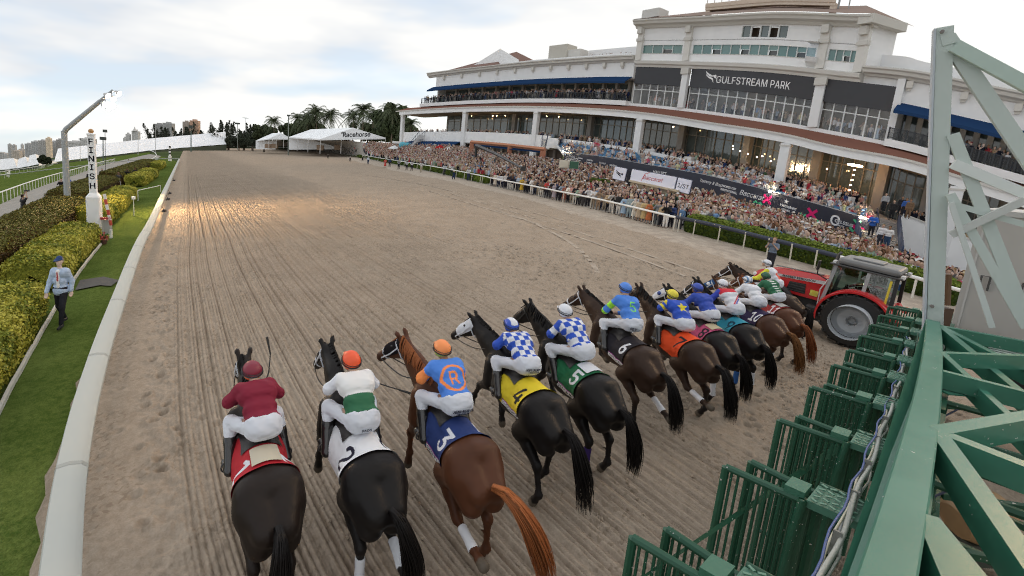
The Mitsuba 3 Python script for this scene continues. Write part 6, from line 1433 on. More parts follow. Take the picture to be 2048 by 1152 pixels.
# seats
rs5 = np.random.default_rng(57); P5 = []
for r in range(NS - 1):
    f = (r + .5) / (NS - 1)
    for x in np.arange(1136, 1742, 4.9):
        if rs5.random() < (.20 if r > 5 else .30 if r > 3 else .48): P5.append(np.array([np.interp(x + rs5.normal(0, .8), bx, (BT * (1 - f) + up_edge * f)[:, k]) for k in range(2)] + [np.interp(x, bx, BT[:, 2] - .75 + (up_edge[:, 2] - BT[:, 2] + .6) * r / (NS - 1))]) )
P5 = np.array(P5); crowd('crowd_in_seats', P5, faces(P5), 58, label='spectators sitting and standing in the raked seats above the charcoal band', seated=.55, wts=SUNNY)
# empty blue seats between them
rs6 = np.random.default_rng(60); ms = []
for r in range(NS - 1):
    f = (r + .35) / (NS - 1)
    for x in np.arange(1134, 1744, 5.4):
        if rs6.random() < .8:
            c = np.array([np.interp(x, bx, (BT * (1 - f) + up_edge * f)[:, k]) for k in range(2)] + [np.interp(x, bx, BT[:, 2] - .75 + (up_edge[:, 2] - BT[:, 2] + .6) * (r + 0) / (NS - 1))]); n_ = np.array([np.interp(x, bx, nb[:, k]) for k in range(3)]); s_ = np.array([-n_[1], n_[0], 0])
            ms += [box(c + [0, 0, .42], (.44, .40, .05), np.array([s_, n_, [0, 0, 1]])), box(c + [0, 0, .65] - n_ * .2, (.44, .05, .44), np.array([s_, n_, [0, 0, 1]]))]
put('seat_rows', cat_(ms), 'satin', (.10, .24, .40)); labels['seat_rows'] = {'kind': 'stuff', 'label': 'rows of pale blue seats of the grandstand', 'category': 'seats'}
# loggia, balconies, windows, roof terrace
def line_crowd(key, a, b, h, outs, step, seed, label, lite=True, seated=0.0, keep=.85, wts=SUITS):
    r = np.random.default_rng(seed); P = []
    for o in outs:
        for px in np.arange(a, b, step): 
            if r.random() < keep: P.append(S(px + r.normal(0, step * .2), h, o + r.normal(0, .12)))
    P = np.array(P); crowd(key, P, faces(P), seed + 1, lite=lite, seated=seated, label=label, hat=.06, wts=wts, up=.2)
line_crowd('crowd_on_left_balcony', 852, 1250, 1.74, (.75, .2, -.6), 4.6, 61, 'guests lined along the railing of the left balcony'); line_crowd('crowd_on_right_balcony', 1880, 2100, 1.74, (.75, 0), 10, 63, 'guests along the railing of the right balcony', keep=.7)
line_crowd('crowd_in_loggia', 846, 1750, -6.08, (2.1, 1.2, .2, -1.2), 6.2, 65, 'guests standing in the loggia under the tiled roof', keep=.62); line_crowd('crowd_in_right_loggia', 1826, 2060, -6.08, (2.2, 1.2), 10, 67, 'guests behind the parapet right of the broad stairway', keep=.8)
line_crowd('crowd_in_lounge', 1266, 1762, 1.2, (-1.0, -2.2), 8.0, 69, 'guests behind the lounge windows under the dark screens', keep=.5, wts=SUNNY); line_crowd('crowd_on_roof_terrace', 1125, 1250, 8.6, (-5.6,), 6.0, 71, 'people looking over the roof terrace left of the tower', keep=.75)
tb_l = []
for px in np.r_[np.arange(880, 1095, 26), np.arange(1320, 1740, 40)]: tb_l.append(box(S(px, -5.35, 1.6), (2.3, .8, .75), np.array([norm([*tang(float(px))[:2], 0]), outn(float(px)), [0, 0, 1]])))
put(f'{GS}__dining_tables', cat_(tb_l), 'matte', (.72, .72, .72)); labels[f'{GS}__dining_tables'] = {'kind': 'stuff'}
# on the broad stairway
for lab, px, py, d, top, tc, lc, pose in [('man in bright blue jacket at the foot of the broad stairway', 1740, 473, 38.5, 'jacket', (.03, .11, .42), (.015, .015, .02), 'folded'), ('man in black suit on the broad stairway', 1781, 440, 45, 'jacket', (.016, .016, .018), (.014, .014, .016), 'stand'), ('person in white shirt low on the broad stairway', 1757, 496, 37, 'shirt', (.64, .64, .66), (.04, .045, .06), 'stand'), ('person in white bib low on the broad stairway', 1770, 500, 36.6, 'tee', (.62, .62, .62), (.03, .06, .12), 'stand'),
                                          ('guard in grey shirt at the top of the broad stairway', 1765, 424, 47, 'shirt', (.30, .31, .33), (.02, .02, .025), 'stand'), ('person in blue shirt at the top of the broad stairway', 1806, 434, 47, 'shirt', (.04, .11, .36), (.02, .02, .025), 'stand'), ('man in brown suit at the top of the broad stairway', 1814, 437, 46, 'jacket', (.16, .10, .06), (.16, .10, .06), 'stand'), ('man in dark suit at the top of the broad stairway', 1798, 430, 48, 'jacket', (.018, .018, .024), (.016, .016, .02), 'stand')]:
    P = at_depth(px, py, d); person(lab, P, float(faces(P[None])[0]), pose, top, tc, 'trousers', lc, px % 4, hair_c=HAIRS[px % 5], tall=1.8, h=.034)
# ---------------------------------------------------------------- race horses
def _dirv(a): return np.array([math.sin(math.radians(a)), 0, -math.cos(math.radians(a))])
GALLOP = {   # front: upper, cannon, pastern; hind: thigh, gaskin, cannon, pastern (degrees from straight down, forwards positive)
    'push':  dict(pitch=9, neck=15, face=-44, FL=(55, -50, -95), FR=(48, -62, -110), HL=(38, -62, -18, 25), HR=(30, -66, -30, 20)),
    'drive': dict(pitch=10, neck=19, face=-46, FL=(38, 2, -5), FR=(62, -40, -85), HL=(40, -60, -12, 25), HR=(55, -60, -75, -80)),
    'lift':  dict(pitch=9, neck=26, face=-42, FL=(26, -10, 0), FR=(50, -55, -95), HL=(52, -52, -88, -95), HR=(38, -62, -14, 22)),
    'reach': dict(pitch=8, neck=20, face=-44, FL=(50, 20, 15), FR=(30, -32, -20), HL=(34, -64, -24, 20), HR=(60, -52, 0, 30)),
    'stand': dict(pitch=9, neck=25, face=-50, FL=(22, -8, 5), FR=(35, -40, -70), HL=(40, -56, -8, 22), HR=(36, -60, -14, 22)),
}
def horse_bones(pose, yaw=0.0):
    g = GALLOP[pose]; B = {}
    body_ = [((.46, 0, 1.13), (.12, 0, 1.08), .285, .30, ((0, 1, 0), .88)), ((.12, 0, 1.08), (-.42, 0, 1.15), .30, .25, ((0, 1, 0), .95)),
             ((.40, 0, 1.40), (.08, 0, 1.36), .13, .13, ((0, 1, 0), .8)), ((-.05, 0, 1.31), (-.50, 0, 1.35), .14, .15, ((0, 1, 0), 1.35)),
             ((.66, 0, 1.14), (.60, 0, 1.05), .18, .17)]
    for s in (-1, 1):
        body_ += [((-.48, s * .135, 1.27), (-.80, s * .085, 1.16), .205, .145), ((-.56, s * .160, 1.16), (-.78, s * .125, .98), .185, .135), ((-.30, s * .15, 1.22), (-.5, s * .15, 1.2), .15, .19),
                  ((.56, s * .14, 1.30), (.52, s * .165, 1.00), .15, .14)]
    nb = np.array([.56, 0, 1.34]); ca, sa = math.cos(math.radians(g['neck'])), math.sin(math.radians(g['neck']))
    cy, sy = math.cos(yaw), math.sin(yaw)
    nd = np.array([ca * math.cos(yaw * .6), ca * math.sin(yaw * .6), sa]); poll = nb + nd * .74
    fa = math.radians(g['face']); hd = np.array([math.cos(fa) * cy, math.cos(fa) * sy, math.sin(fa)]); lat = np.array([-sy, cy, 0]); hup = np.cross(hd, lat); hup = hup if hup[2] > 0 else -hup
    neck = [(nb + [-.04, 0, -.02], nb + nd * .42 + [0, 0, .0], .26, .165, ((0, 1, 0), .66)), (nb + nd * .40, poll - hup * .03, .165, .115, (lat, .68)), (nb + [.04, 0, -.16], nb + nd * .5 - [0, 0, .05], .18, .13, ((0, 1, 0), .7))]
    head = [(poll, poll + hd * .30 - hup * .02, .105, .09, (lat, .82)), (poll + hd * .28 - hup * .02, poll + hd * .56 - hup * .045, .085, .062, (lat, .85)), (poll + hd * .15 - hup * .09, poll + hd * .30 - hup * .085, .085, .055, (lat, .8)),
            (poll + hd * .53 - hup * .05, poll + hd * .58 - hup * .06, .066, .056, (lat, .95))]
    for s in (-1, 1):
        e0 = poll - hd * .045 + hup * .06 + lat * s * .055; head += [(e0, e0 + hup * .10 + lat * s * .025 + hd * .01, .030, .026), (e0 + hup * .10 + lat * s * .025 + hd * .01, e0 + hup * .175 + lat * s * .02 + hd * .035, .026, .006)]
    legs = []; foot = {}
    for nm, s in (('FL', 1), ('FR', -1)):
        a = g[nm]; p0 = np.array([.50, s * .155, .98]); p1 = p0 + _dirv(a[0]) * .40; p2 = p1 + _dirv(a[1]) * .30; p3 = p2 + _dirv(a[2]) * .13
        legs += [(p0, p0 + (p1 - p0) * .5, .115, .075), (p0 + (p1 - p0) * .5, p1, .075, .048), (p1, p1, .054, .054), (p1, p2, .042, .034), (p2, p2, .044, .044), (p2, p3, .036, .040), (p3, p3 + _dirv(a[2]) * .07, .046, .062)]
        foot[nm] = (p1, p2, p3, _dirv(a[2]))
    for nm, s in (('HL', 1), ('HR', -1)):
        a = g[nm]; p0 = np.array([-.56, s * .165, 1.14]); p1 = p0 + _dirv(a[0]) * .36; p2 = p1 + _dirv(a[1]) * .46; p3 = p2 + _dirv(a[2]) * .36; p4 = p3 + _dirv(a[3]) * .13
        ps = p1 + (p2 - p1) * .45
        legs += [(p0, p1, .175, .135), (p1, ps, .135, .082), (ps, p2 + (p2 - p1) * .02, .088, .052), (p2 - norm(p3 - p2) * .045, p2, .038, .055), (p2, p3, .046, .036), (p3, p3, .047, .047), (p3, p4, .038, .042), (p4, p4 + _dirv(a[3]) * .07, .047, .063)]
        foot[nm] = (p2, p3, p4, _dirv(a[3]))
    fr = dict(nb=nb, nd=nd, poll=poll, hd=hd, hup=hup, lat=lat, foot=foot)
    return body_ + neck, head, legs, fr
_hz = {}
def horse_mesh(pose, yaw):
    k = (pose, yaw)
    if k in _hz: return _hz[k]
    tr, hd, lg, fr = horse_bones(pose, yaw)
    v, f = body(tr + lg + hd, .026, .042)
    v = trimesh.smoothing.filter_taubin(trimesh.Trimesh(v, f, process=False), iterations=6).vertices
    # creases of muscle along haunch and shoulder
    pit = rot([0, 1, 0], -math.radians(GALLOP[pose]['pitch'])); piv = np.array([-.55, 0, 1.1])
    tf = lambda P: (np.asarray(P, float) - piv) @ pit.T + piv
    wv = tf(v); zmin = wv[:, 2].min()
    _hz[k] = dict(v=np.array(v), f=f, fr=fr, tf=lambda P: tf(P) - [0, 0, zmin - .0], bones=tr, head=hd, zmin=zmin)
    return _hz[k]
def wrap_sheet(bones, xs, angs, z0, off, k=.045, y0=0.0):
    """A cloth laid over the back: at each (x, angle) the outermost skin seen from the middle line."""
    if len(xs) > 30:
        from scipy.interpolate import RectBivariateSpline
        xc, ac = np.linspace(xs[0], xs[-1], 18), np.linspace(angs[0], angs[-1], 49)
        _, rc = wrap_sheet(bones, xc, ac, z0, off, k, y0); r = RectBivariateSpline(xc, ac, rc, kx=2, ky=2)(xs, angs)
        X, A = np.meshgrid(xs, angs, indexing='ij'); d = np.stack([0 * X, np.sin(A), np.cos(A)], -1)
        return np.stack([X, 0 * X + y0, 0 * X + z0], -1) + d * (r + off)[..., None], r
    X, A = np.meshgrid(xs, angs, indexing='ij'); d = np.stack([0 * X, np.sin(A), np.cos(A)], -1)
    o = np.stack([X, 0 * X + y0, 0 * X + z0], -1); R = np.linspace(.05, .62, 76)
    P = (o[..., None, :] + d[..., None, :] * R[:, None]).reshape(-1, 3)
    D = blend([bone(P, *b) for b in bones], k).reshape(X.shape + (76,))
    ins = D < 0; last = 75 - np.argmax(ins[..., ::-1], axis=-1)
    last = np.minimum(last, 74); i, j = np.indices(X.shape); d0, d1 = D[i, j, last], D[i, j, last + 1]
    r = R[last] + (R[1] - R[0]) * np.clip(-d0 / (d1 - d0 + 1e-9), 0, 1)
    return o + d * (r + off)[..., None], r
def ring_band(bones, c, axis, u, w, width, off, n=26, k=.045, a0=0, a1=2 * math.pi):
    """A strap round a limb or the head: centre c, along 'axis', in the plane of u and w."""
    a = np.linspace(a0, a1, n); s = np.array([-width / 2, -width / 2, width / 2, width / 2])
    d = np.cos(a)[:, None] * u + np.sin(a)[:, None] * w; R = np.linspace(.01, .40, 80)
    P = (c + d[:, None] * R[None, :, None]).reshape(-1, 3); D = blend([bone(P, *b) for b in bones], k).reshape(n, 80)
    first = np.argmax(D > 0, axis=1); r = R[first]
    pr = np.stack([c + d * (r + o)[:, None] + axis * t for o, t in ((0.0, -width / 2), (off, -width / 2), (off, width / 2), (0.0, width / 2))], 1)
    v = pr.reshape(-1, 3); m = 4; i, j = np.meshgrid(np.arange(n - 1), np.arange(m), indexing='ij'); q = np.stack([i * m + j, i * m + (j + 1) % m, (i + 1) * m + (j + 1) % m, (i + 1) * m + j], -1).reshape(-1, 4)
    return (v, np.vstack([q[:, [0, 1, 2]], q[:, [0, 2, 3]]])), c + d * r[:, None]
def strands(path, n, r0, spread, rs, tip=.25, sides=3, segs=9, thick=.008, wave=.02):
    """Hair: many tapering locks that follow a path and fan out."""
    P = spline(np.asarray(path, float), segs); t = np.linspace(0, 1, segs); ms = []
    tq = np.gradient(P, axis=0); tq /= np.linalg.norm(tq, axis=1, keepdims=True); s = np.cross(tq, [0, 0, 1.0]) ; s[np.linalg.norm(s, axis=1) < .1] = [0, 1, 0]; s /= np.linalg.norm(s, axis=1, keepdims=True); u = np.cross(s, tq)
    for i in range(n):
        a = rs.uniform(0, 2 * math.pi); q = math.sqrt(rs.random()); L = rs.uniform(.45, 1.0) if i % 4 else rs.uniform(.9, 1.06)
        w = (r0 + (spread - r0) * np.sin(np.clip(t * 1.25, 0, 1) * math.pi / 2) * (1 - tip * np.clip(t - .6, 0, 1) * 2))[:, None] * q
        off = w * (math.cos(a) * s + math.sin(a) * u) + (wave * np.sin(t * rs.uniform(2, 6) + rs.uniform(0, 6)) * t)[:, None] * s
        p = P + off; tt = np.linspace(0, L, segs); p = np.stack([np.interp(tt, t, p[:, k]) for k in range(3)], 1)
        ms.append(tube(p, np.maximum(thick * (1.15 - t) * rs.uniform(.7, 1.4), .0012), sides, False))
    return ms
def coat(v, base, points, pose_fr, dark=1.0, legs_black=True, seed=0):
    n = meshkit.fbm(v * 2.3 + seed * 7.1, 4, seed)[:, None]; n2 = meshkit.fbm(v * 14 + seed, 3, seed + 1)[:, None]
    c = np.asarray(base) * (.72 + .56 * n) * (.86 + .28 * n2)
    if legs_black:
        low = 1 - sstep(.42, .72, v[:, 2])[:, None]; c = c * (1 - low) + np.asarray(points) * low
    hoof = np.zeros((len(v), 1))
    for p in pose_fr['foot'].values():
        q = (v - p[2]) @ p[3]; hoof = np.maximum(hoof, ((q > .015) & (np.linalg.norm(v - p[2], axis=1) < .16))[:, None] * 1.0)
    c = c * (1 - hoof) + np.array([.11, .09, .07]) * hoof
    mz = sstep(.42, .56, (v - pose_fr['poll']) @ pose_fr['hd'])[:, None]
    return c * (1 - .45 * mz)
def horse(name, label, croup_px, croup_py, heading, pose, base, points, hair_c, seed, scale=.99, yaw=0.0, cloth=None, num='1', num_c=(.8, .8, .8), strip=None, tail=None, bandage=(), wraps=(), bridle=(.75, .75, .75), hood=None, legs_black=True, pad=None, group=None, fine=True):
    H = horse_mesh(pose, yaw); fr = H['fr']; tfm = H['tf']; rs = np.random.default_rng(seed)
    croup = tfm([[-.60, 0, 1.47]])[0]
    R = rot([0, 0, 1], heading) @ np.diag([1.10, 1, 1]) * scale
    gp_ = at(croup_px, croup_py, croup[2] * scale)
    off = gp_ - R @ croup; off[2] = gz(gp_) + .0
    gx, gy = R @ np.array([1, 0, 0]), None
    W = lambda P: tfm(P) @ R.T + off
    k = thing('race_horse', label, 'horse', group)
    hide_c = coat(H['v'], base, points, fr, legs_black=legs_black, seed=seed)
    put(f'{k}__body', (W(H['v']), H['f']), 'hide', hide_c, smooth=True)
    # tail and mane
    tp = tail or [(0, 0, 0), (-.14, 0, .02), (-.30, .0, -.22), (-.40, .0, -.60), (-.46, 0, -.92)]
    dock = np.array([-.90, 0, 1.30]); tp = np.array(tp, float) * .92 + dock
    ms = strands(tp, 300 if fine else 70, .030, .115, rs, thick=.0085 if fine else .015, wave=.035) + [tube(spline(tp, 9), [.04, .045, .05, .055, .052, .045, .024, .010, .002], 7)]
    tv, tf_ = cat_(ms); jit = np.repeat(rs.uniform(.6, 1.5, len(ms)), [len(m[0]) for m in ms])[:, None]
    put(f'{k}__tail', (W(tv), tf_), 'hide', np.asarray(hair_c) * jit, smooth=True)
    ms = []; side = 1 if seed % 2 else -1
    for i in range(56):
        f = rs.random(); p = fr['nb'] + fr['nd'] * (.08 + .74 * f) + np.array([-math.sin(math.radians(GALLOP[pose]['neck'])), 0, math.cos(math.radians(GALLOP[pose]['neck']))]) * (.235 - .12 * f)
        l_ = rs.uniform(.10, .22); ms.append(tube(np.array([p - [0, 0, .03], p + [-.02, side * .035, .02], p + [-.05, side * .075, -l_ * .45], p + [-.07 + rs.normal(0, .02), side * .085, -l_]]), [.016, .014, .010, .002], 4, False))
    for i in range(10): p = fr['poll'] + fr['hup'] * .09 - fr['hd'] * .02; ms.append(tube(np.array([p, p + fr['hd'] * .06 + fr['hup'] * .03, p + fr['hd'] * rs.uniform(.10, .2) + fr['lat'] * rs.normal(0, .03) + fr['hup'] * .01]), [.012, .010, .002], 4, False))
    put(f'{k}__mane', (W(cat_(ms)[0]), cat_(ms)[1]), 'hide', hair_c, smooth=True); labels[f'{k}__mane'] = {'kind': 'stuff'}
    for s, nm in ((1, 'eye'), (-1, 'eye_001')):
        put(f'{k}__{nm}', xf(trimesh.creation.icosphere(2, .022), None, W([fr['poll'] + fr['hd'] * .17 + fr['hup'] * .035 + fr['lat'] * s * .073])[0]), 'gloss', (.01, .007, .006), smooth=True)
    # number cloth
    if cloth is not None:
        xs = np.linspace(-.37, .24, 78); an = np.radians(np.linspace(-112, 112, 190))
        P, r = wrap_sheet(H['bones'], xs, an, 1.08, .022)
        arc = np.cumsum(np.r_[np.zeros((1, len(xs))), np.linalg.norm(np.diff(P, axis=1), axis=2).T], axis=0).T; mid = 95; arc = arc - arc[:, mid:mid + 1]
        X = np.repeat(xs[:, None], 190, 1); col = np.tile(np.asarray(cloth, float), (78, 190, 1)) * (.9 + .2 * meshkit.fbm(P * 9, 3, seed)[..., None])
        L = np.abs(arc); lim = .60 + .10 * np.clip((-.08 - X) / .3, 0, 1)
        pol = text_poly(num, True); b = pol.bounds; w_, h_ = b[2] - b[0], b[3] - b[1]; sz = .25
        for s in (1, -1):
            uu = (-(X + .235) * s) / sz + (b[0] + b[2]) / 2
            if len(num) == 2: uu = (uu - (b[0] + b[2]) / 2) * 1.35 + (b[0] + b[2]) / 2
            vv_ = (.29 - L) / sz + b[1] + h_ * .5
            on = shapely.contains_xy(pol, uu * 0 + (uu), vv_) & (np.sign(arc) == s)
            col[on] = num_c
        edge = (L > lim - .075); 
        if strip is not None:
            col[edge & (X < .02)] = (.76, .76, .78); tpoly = text_poly(strip, True); tb = tpoly.bounds; tz = .045
            for s in (1, -1):
                uu = (-(X + .37) * s + (.0 if s > 0 else 0)) / tz + (tb[2] if s > 0 else tb[0]) ; vv_ = (lim - .018 - L) / tz
                uu = ((.0 - X) / tz + tb[0]) if s > 0 else ((X + .36) / tz + tb[0])
                on = shapely.contains_xy(tpoly, uu, vv_) & (np.sign(arc) == s) & edge; col[on] = (.03, .03, .04)
            col[(L > lim - .09) & (L < lim - .075) & (X < .02)] = (.35, .05, .30)
        v, f = grid(P); keep = (L < lim).reshape(-1); f = f[keep[f].all(1)]
        put(f'{k}__number_cloth', (W(v), f), 'cloth', col.reshape(-1, 3), smooth=True)
    Ps, _ = wrap_sheet(H['bones'], np.linspace(-.06, .26, 16), np.radians(np.linspace(-34, 34, 25)), 1.08, .05)
    Ps[..., 2] += .02 * np.cos(np.linspace(-1, 1, 16) * 3)[:, None]; put(f'{k}__saddle', (W(grid(Ps)[0]), grid(Ps)[1]), 'satin', (.018, .016, .016), smooth=True)
    if pad is not None:
        Pp, _ = wrap_sheet(H['bones'], np.linspace(-.34, -.10, 12), np.radians(np.linspace(-20, 20, 16)), 1.08, .045); put(f'{k}__saddle_pad', (W(grid(Pp)[0]), grid(Pp)[1]), 'matte', pad, smooth=True)
    # girth, bridle, reins
    hb = H['head'][:4]; ho = fr['poll'] - fr['hup'] * .03
    rg, gp2 = ring_band(H['bones'], np.array([.36, 0, 1.1]), np.array([1.0, 0, 0]), np.array([0, 0, 1.0]), np.array([0, 1.0, 0]), .07, .008, 32); put(f'{k}__girth', (W(rg[0]), rg[1]), 'satin', (.03, .03, .03))
    bands = []
    for t_, w_ in ((.06, .022), (.40, .030)):
        m_, _p = ring_band(hb, ho + fr['hd'] * t_ - fr['hup'] * (.02 if t_ < .2 else .03), fr['hd'], fr['hup'], fr['lat'], w_, .010, 24); bands.append(m_)
    for s in (-1, 1):
        bands.append(tube(np.array([ho + fr['hd'] * .05 + fr['lat'] * s * .098 + fr['hup'] * .02, ho + fr['hd'] * .25 + fr['lat'] * s * .094 - fr['hup'] * .02, ho + fr['hd'] * .48 + fr['lat'] * s * .066 - fr['hup'] * .035]), .011, 5))
        bands.append(tube(np.array([ho + fr['hd'] * .05 + fr['lat'] * s * .098, ho + fr['hd'] * .10 - fr['hup'] * .13 + fr['lat'] * s * .06, ho + fr['hd'] * .12 - fr['hup'] * .19]), .010, 5))
    bv, bf = cat_(bands); put(f'{k}__bridle', (W(bv), bf), 'satin', bridle)
    if hood is not None:
        hc, cup = hood; us = np.linspace(-.02, .42, 20); aa = np.linspace(-1.9, 1.9, 26); rows_ = []
        for t_ in us:
            _m, pts = ring_band(hb, ho + fr['hd'] * t_ - fr['hup'] * .02, fr['hd'], fr['hup'], fr['lat'], .01, .0, 26, a0=-1.9, a1=1.9); c_ = ho + fr['hd'] * t_; rows_.append(pts + (pts - c_) / np.linalg.norm(pts - c_, axis=1, keepdims=True) * .008)
        v, f = grid(np.array(rows_)); put(f'{k}__hood', (W(v), f), 'matte', hc, smooth=True)
        if cup is not None:
            for s, nm in ((1, 'eye_cup'), (-1, 'eye_cup_001')):
                c_ = ho + fr['hd'] * .17 + fr['lat'] * s * .085 + fr['hup'] * .05; put(f'{k}__{nm}', (W(xf(trimesh.creation.icosphere(2, .05), None, c_)[0]), xf(trimesh.creation.icosphere(2, .05))[1]), 'satin', cup, smooth=True)
    bit = [ho + fr['hd'] * .50 + fr['lat'] * s * .062 - fr['hup'] * .035 for s in (-1, 1)]
    hand = [np.array([.64, s * .09, 1.53]) for s in (-1, 1)]
    rv, rf = cat_([tube(spline(np.array([b_, (b_ + h_) / 2 + [0, s * .05, -.10], h_]), 10), .009, 5) for b_, h_, s in zip(bit, hand, (-1, 1))] + [tube(spline(np.array([hand[0], [.58, 0, 1.46], hand[1]]), 6), .009, 5)])
    put(f'{k}__reins', (W(rv), rf), 'satin', (.03, .025, .02))
    for j, (leg, c_) in enumerate(bandage):
        p = fr['foot'][leg]; q0, q1 = p[0] + (p[1] - p[0]) * .30, p[1] + (p[1] - p[0]) * .06
        v, f = tube(np.array([q0, q0 + (q1 - q0) * .05, q0 + (q1 - q0) * .5, q1 - (q1 - q0) * .08, q1]), [.046, .054, .050, .058, .050], 12); put(f'{k}__bandage' + (f'_{j:03d}' if j else ''), (W(v), f), 'matte', c_, smooth=40)
    return dict(key=k, W=W, fr=fr, R=R, tfm=tfm)

# ---------------------------------------------------------------- jockeys, crouched over the neck
JP = {'low': dict(pel=(-.06, 0, 1.82), sh=(.40, 0, 2.01), hd=(.61, 0, 2.10)), 'mid': dict(pel=(-.07, 0, 1.83), sh=(.36, 0, 2.07), hd=(.54, 0, 2.20)), 'high': dict(pel=(-.08, 0, 1.88), sh=(.30, 0, 2.20), hd=(.46, 0, 2.37))}
def jockey_bones(pose, spread=0.0):
    p = JP[pose]; pel, sh, hd = (np.array(p[x], float) for x in ('pel', 'sh', 'hd')); ax = norm(sh - pel)
    up = np.cross(ax, [0, -1, 0]); up = up if up[2] > 0 else -up
    torso = [(pel + ax * .04 + np.array([0, -.075, 0]), pel + ax * .04 + np.array([0, .075, 0]), .125, .125), (pel + ax * .20 + np.array([0, -.07, 0]), pel + ax * .20 + np.array([0, .07, 0]), .115, .115), (sh - ax * .10 + np.array([0, -.095, 0]), sh - ax * .10 + np.array([0, .095, 0]), .125, .125), (sh + np.array([0, -.15, 0]) - up * .0, sh + np.array([0, .15, 0]), .075, .075)]
    hip_pad = [(pel - ax * .02 + np.array([0, -.072, -.01]), pel - ax * .02 + np.array([0, .072, -.01]), .116, .116)]
    arms, hands, frs = [], [], []
    for s in (-1, 1):
        S_ = sh + np.array([.01, s * .185, -.01]); E = np.array([.42, s * (.30 + spread), 1.86]); W_ = np.array([.60, s * .13, 1.74]); d = norm(np.array([.66, s * .08, 1.70]) - W_)
        arms += [(S_, E, .062, .048), (E, W_, .047, .034)]
        b = [(W_, W_ + d * .07, .030, .036)]; side = norm(np.cross(d, [0, 0, 1])); nrm = np.array([0, 0, -1.0])
        for o, L_ in zip((-.030, -.010, .010, .028), (.060, .070, .066, .050)):
            k1 = W_ + d * .075 + side * o + d * L_ * .5; k2 = k1 + nrm * L_ * .5 - d * .012; b += [(W_ + d * .07 + side * o, k1, .0105, .010), (k1, k2, .010, .009), (k2, k2 - d * L_ * .4, .009, .008)]
        t0 = W_ + d * .03 - side * s * .03; b += [(t0, t0 + d * .045 + np.array([0, 0, .012]), .012, .010), (t0 + d * .045 + np.array([0, 0, .012]), t0 + d * .075 - np.array([0, 0, .01]), .010, .009)]
        hands += b; frs.append((S_, E, W_))
    legs, boots = [], []
    for s in (-1, 1):
        hip = pel + np.array([.02, s * .10, -.03]); kn = np.array([.38, s * .275, 1.60]); an = np.array([.02, s * .335, 1.22]); toe = np.array([.20, s * .35, 1.20])
        legs += [(hip, kn, .094, .066), (kn, kn + (an - kn) * .3, .068, .062)]; boots += [(kn + (an - kn) * .12, kn + (an - kn) * .4, .064, .062), (kn + (an - kn) * .4, an, .062, .042), (an, toe, .045, .036)]
    nk = sh + norm(hd - sh) * .06
    hax = norm(hd - sh); face = norm(np.array([1.0, 0, -.25]))
    head = [(nk - hax * .05, hd - hax * .06, .055, .052), (hd, hd + face * .005, .098, .09), (hd + face * .045 - np.array([0, 0, .05]), hd + face * .06 - np.array([0, 0, .075]), .055, .042), (hd + face * .10 - np.array([0, 0, .02]), hd + face * .112 - np.array([0, 0, .035]), .013, .012)]
    for s in (-1, 1): head.append((hd + np.array([-.005, s * .092, -.025]), hd + np.array([-.012, s * .095, -.01]), .016, .017))
    return dict(torso=torso, hip=hip_pad, arms=arms, hands=hands, legs=legs, boots=boots, head=head, pel=pel, sh=sh, hd=hd, ax=ax, up=up, frs=frs, face=face)
_jk = {}
def jockey_mesh(pose, what, h):
    k = (pose, what, h)
    if k in _jk: return _jk[k]
    B = jockey_bones(pose)
    if what == 'body': m = body(B['torso'] + B['hip'] + B['arms'] + B['hands'] + B['legs'] + B['boots'] + B['head'], h, .03)
    elif what == 'silks':
        pel, ax = B['pel'], B['ax']; wr = [f[2] for f in B['frs']]
        m = body(B['torso'] + B['arms'], h, .045, .014, carve=lambda P: np.maximum((P - pel) @ -ax + .03, np.max([(np.where(np.linalg.norm(P - w, axis=1) < .09, (P - w) @ norm(w - f[1]) + .02, -1)) for w, f in zip(wr, B['frs'])], axis=0)))
        v = m[0]; s = (v - pel) @ ax; w = meshkit.fbm(np.stack([s * 9, v[:, 1] * 5, v[:, 0] * 4], -1), 3, 5) - .5
        n_ = trimesh.Trimesh(*m, process=False).vertex_normals; m = (v + n_ * (w * .045)[:, None], m[1])
    elif what == 'breeches':
        pel, ax = B['pel'], B['ax']; m = body(B['hip'] + B['torso'][:1] + B['legs'], h, .05, .012, carve=lambda P: np.maximum(np.where((np.abs(P[:, 1]) < .20) & (P[:, 2] > pel[2] - .03), (P - pel) @ ax - .06, -1), np.where(np.abs(P[:, 1]) > .2, 1.50 - P[:, 2], -1)))
        n_ = trimesh.Trimesh(*m, process=False).vertex_normals; m = (m[0] + n_ * ((meshkit.fbm(m[0] * 8, 3, 9) - .5) * .03)[:, None], m[1])
    elif what == 'boots': m = body(B['boots'], h, .02, .010)
    elif what == 'helmet':
        hd = B['hd']; m = body([(hd + [-.012, 0, .022], hd + [.01, 0, .026], .118, .112)], h, .02, carve=lambda P: np.maximum(hd[2] - .035 - P[:, 2] + np.where(P[:, 0] - hd[0] > .02, .03, -.035), -1))
        pk = body([(hd + [.10, -.03, .03], hd + [.10, .03, .03], .05, .05, ((0, 0, 1), .3)), (hd + [.13, -.03, .022], hd + [.13, .03, .022], .035, .035, ((0, 0, 1), .3))], h, .02); m = cat_([m, pk])
    elif what == 'goggle_strap': 
        hd = B['hd']; a = np.linspace(0, 2 * math.pi, 28); P = np.stack([hd[0] - .008 + .124 * np.cos(a), .124 * np.sin(a), hd[2] + .012 + .012 * np.cos(a)], 1); m = cat_([tube(P, .011, 5, False), tube(P + [0, 0, .030], .006, 4, False)])
    _jk[k] = m
    return m
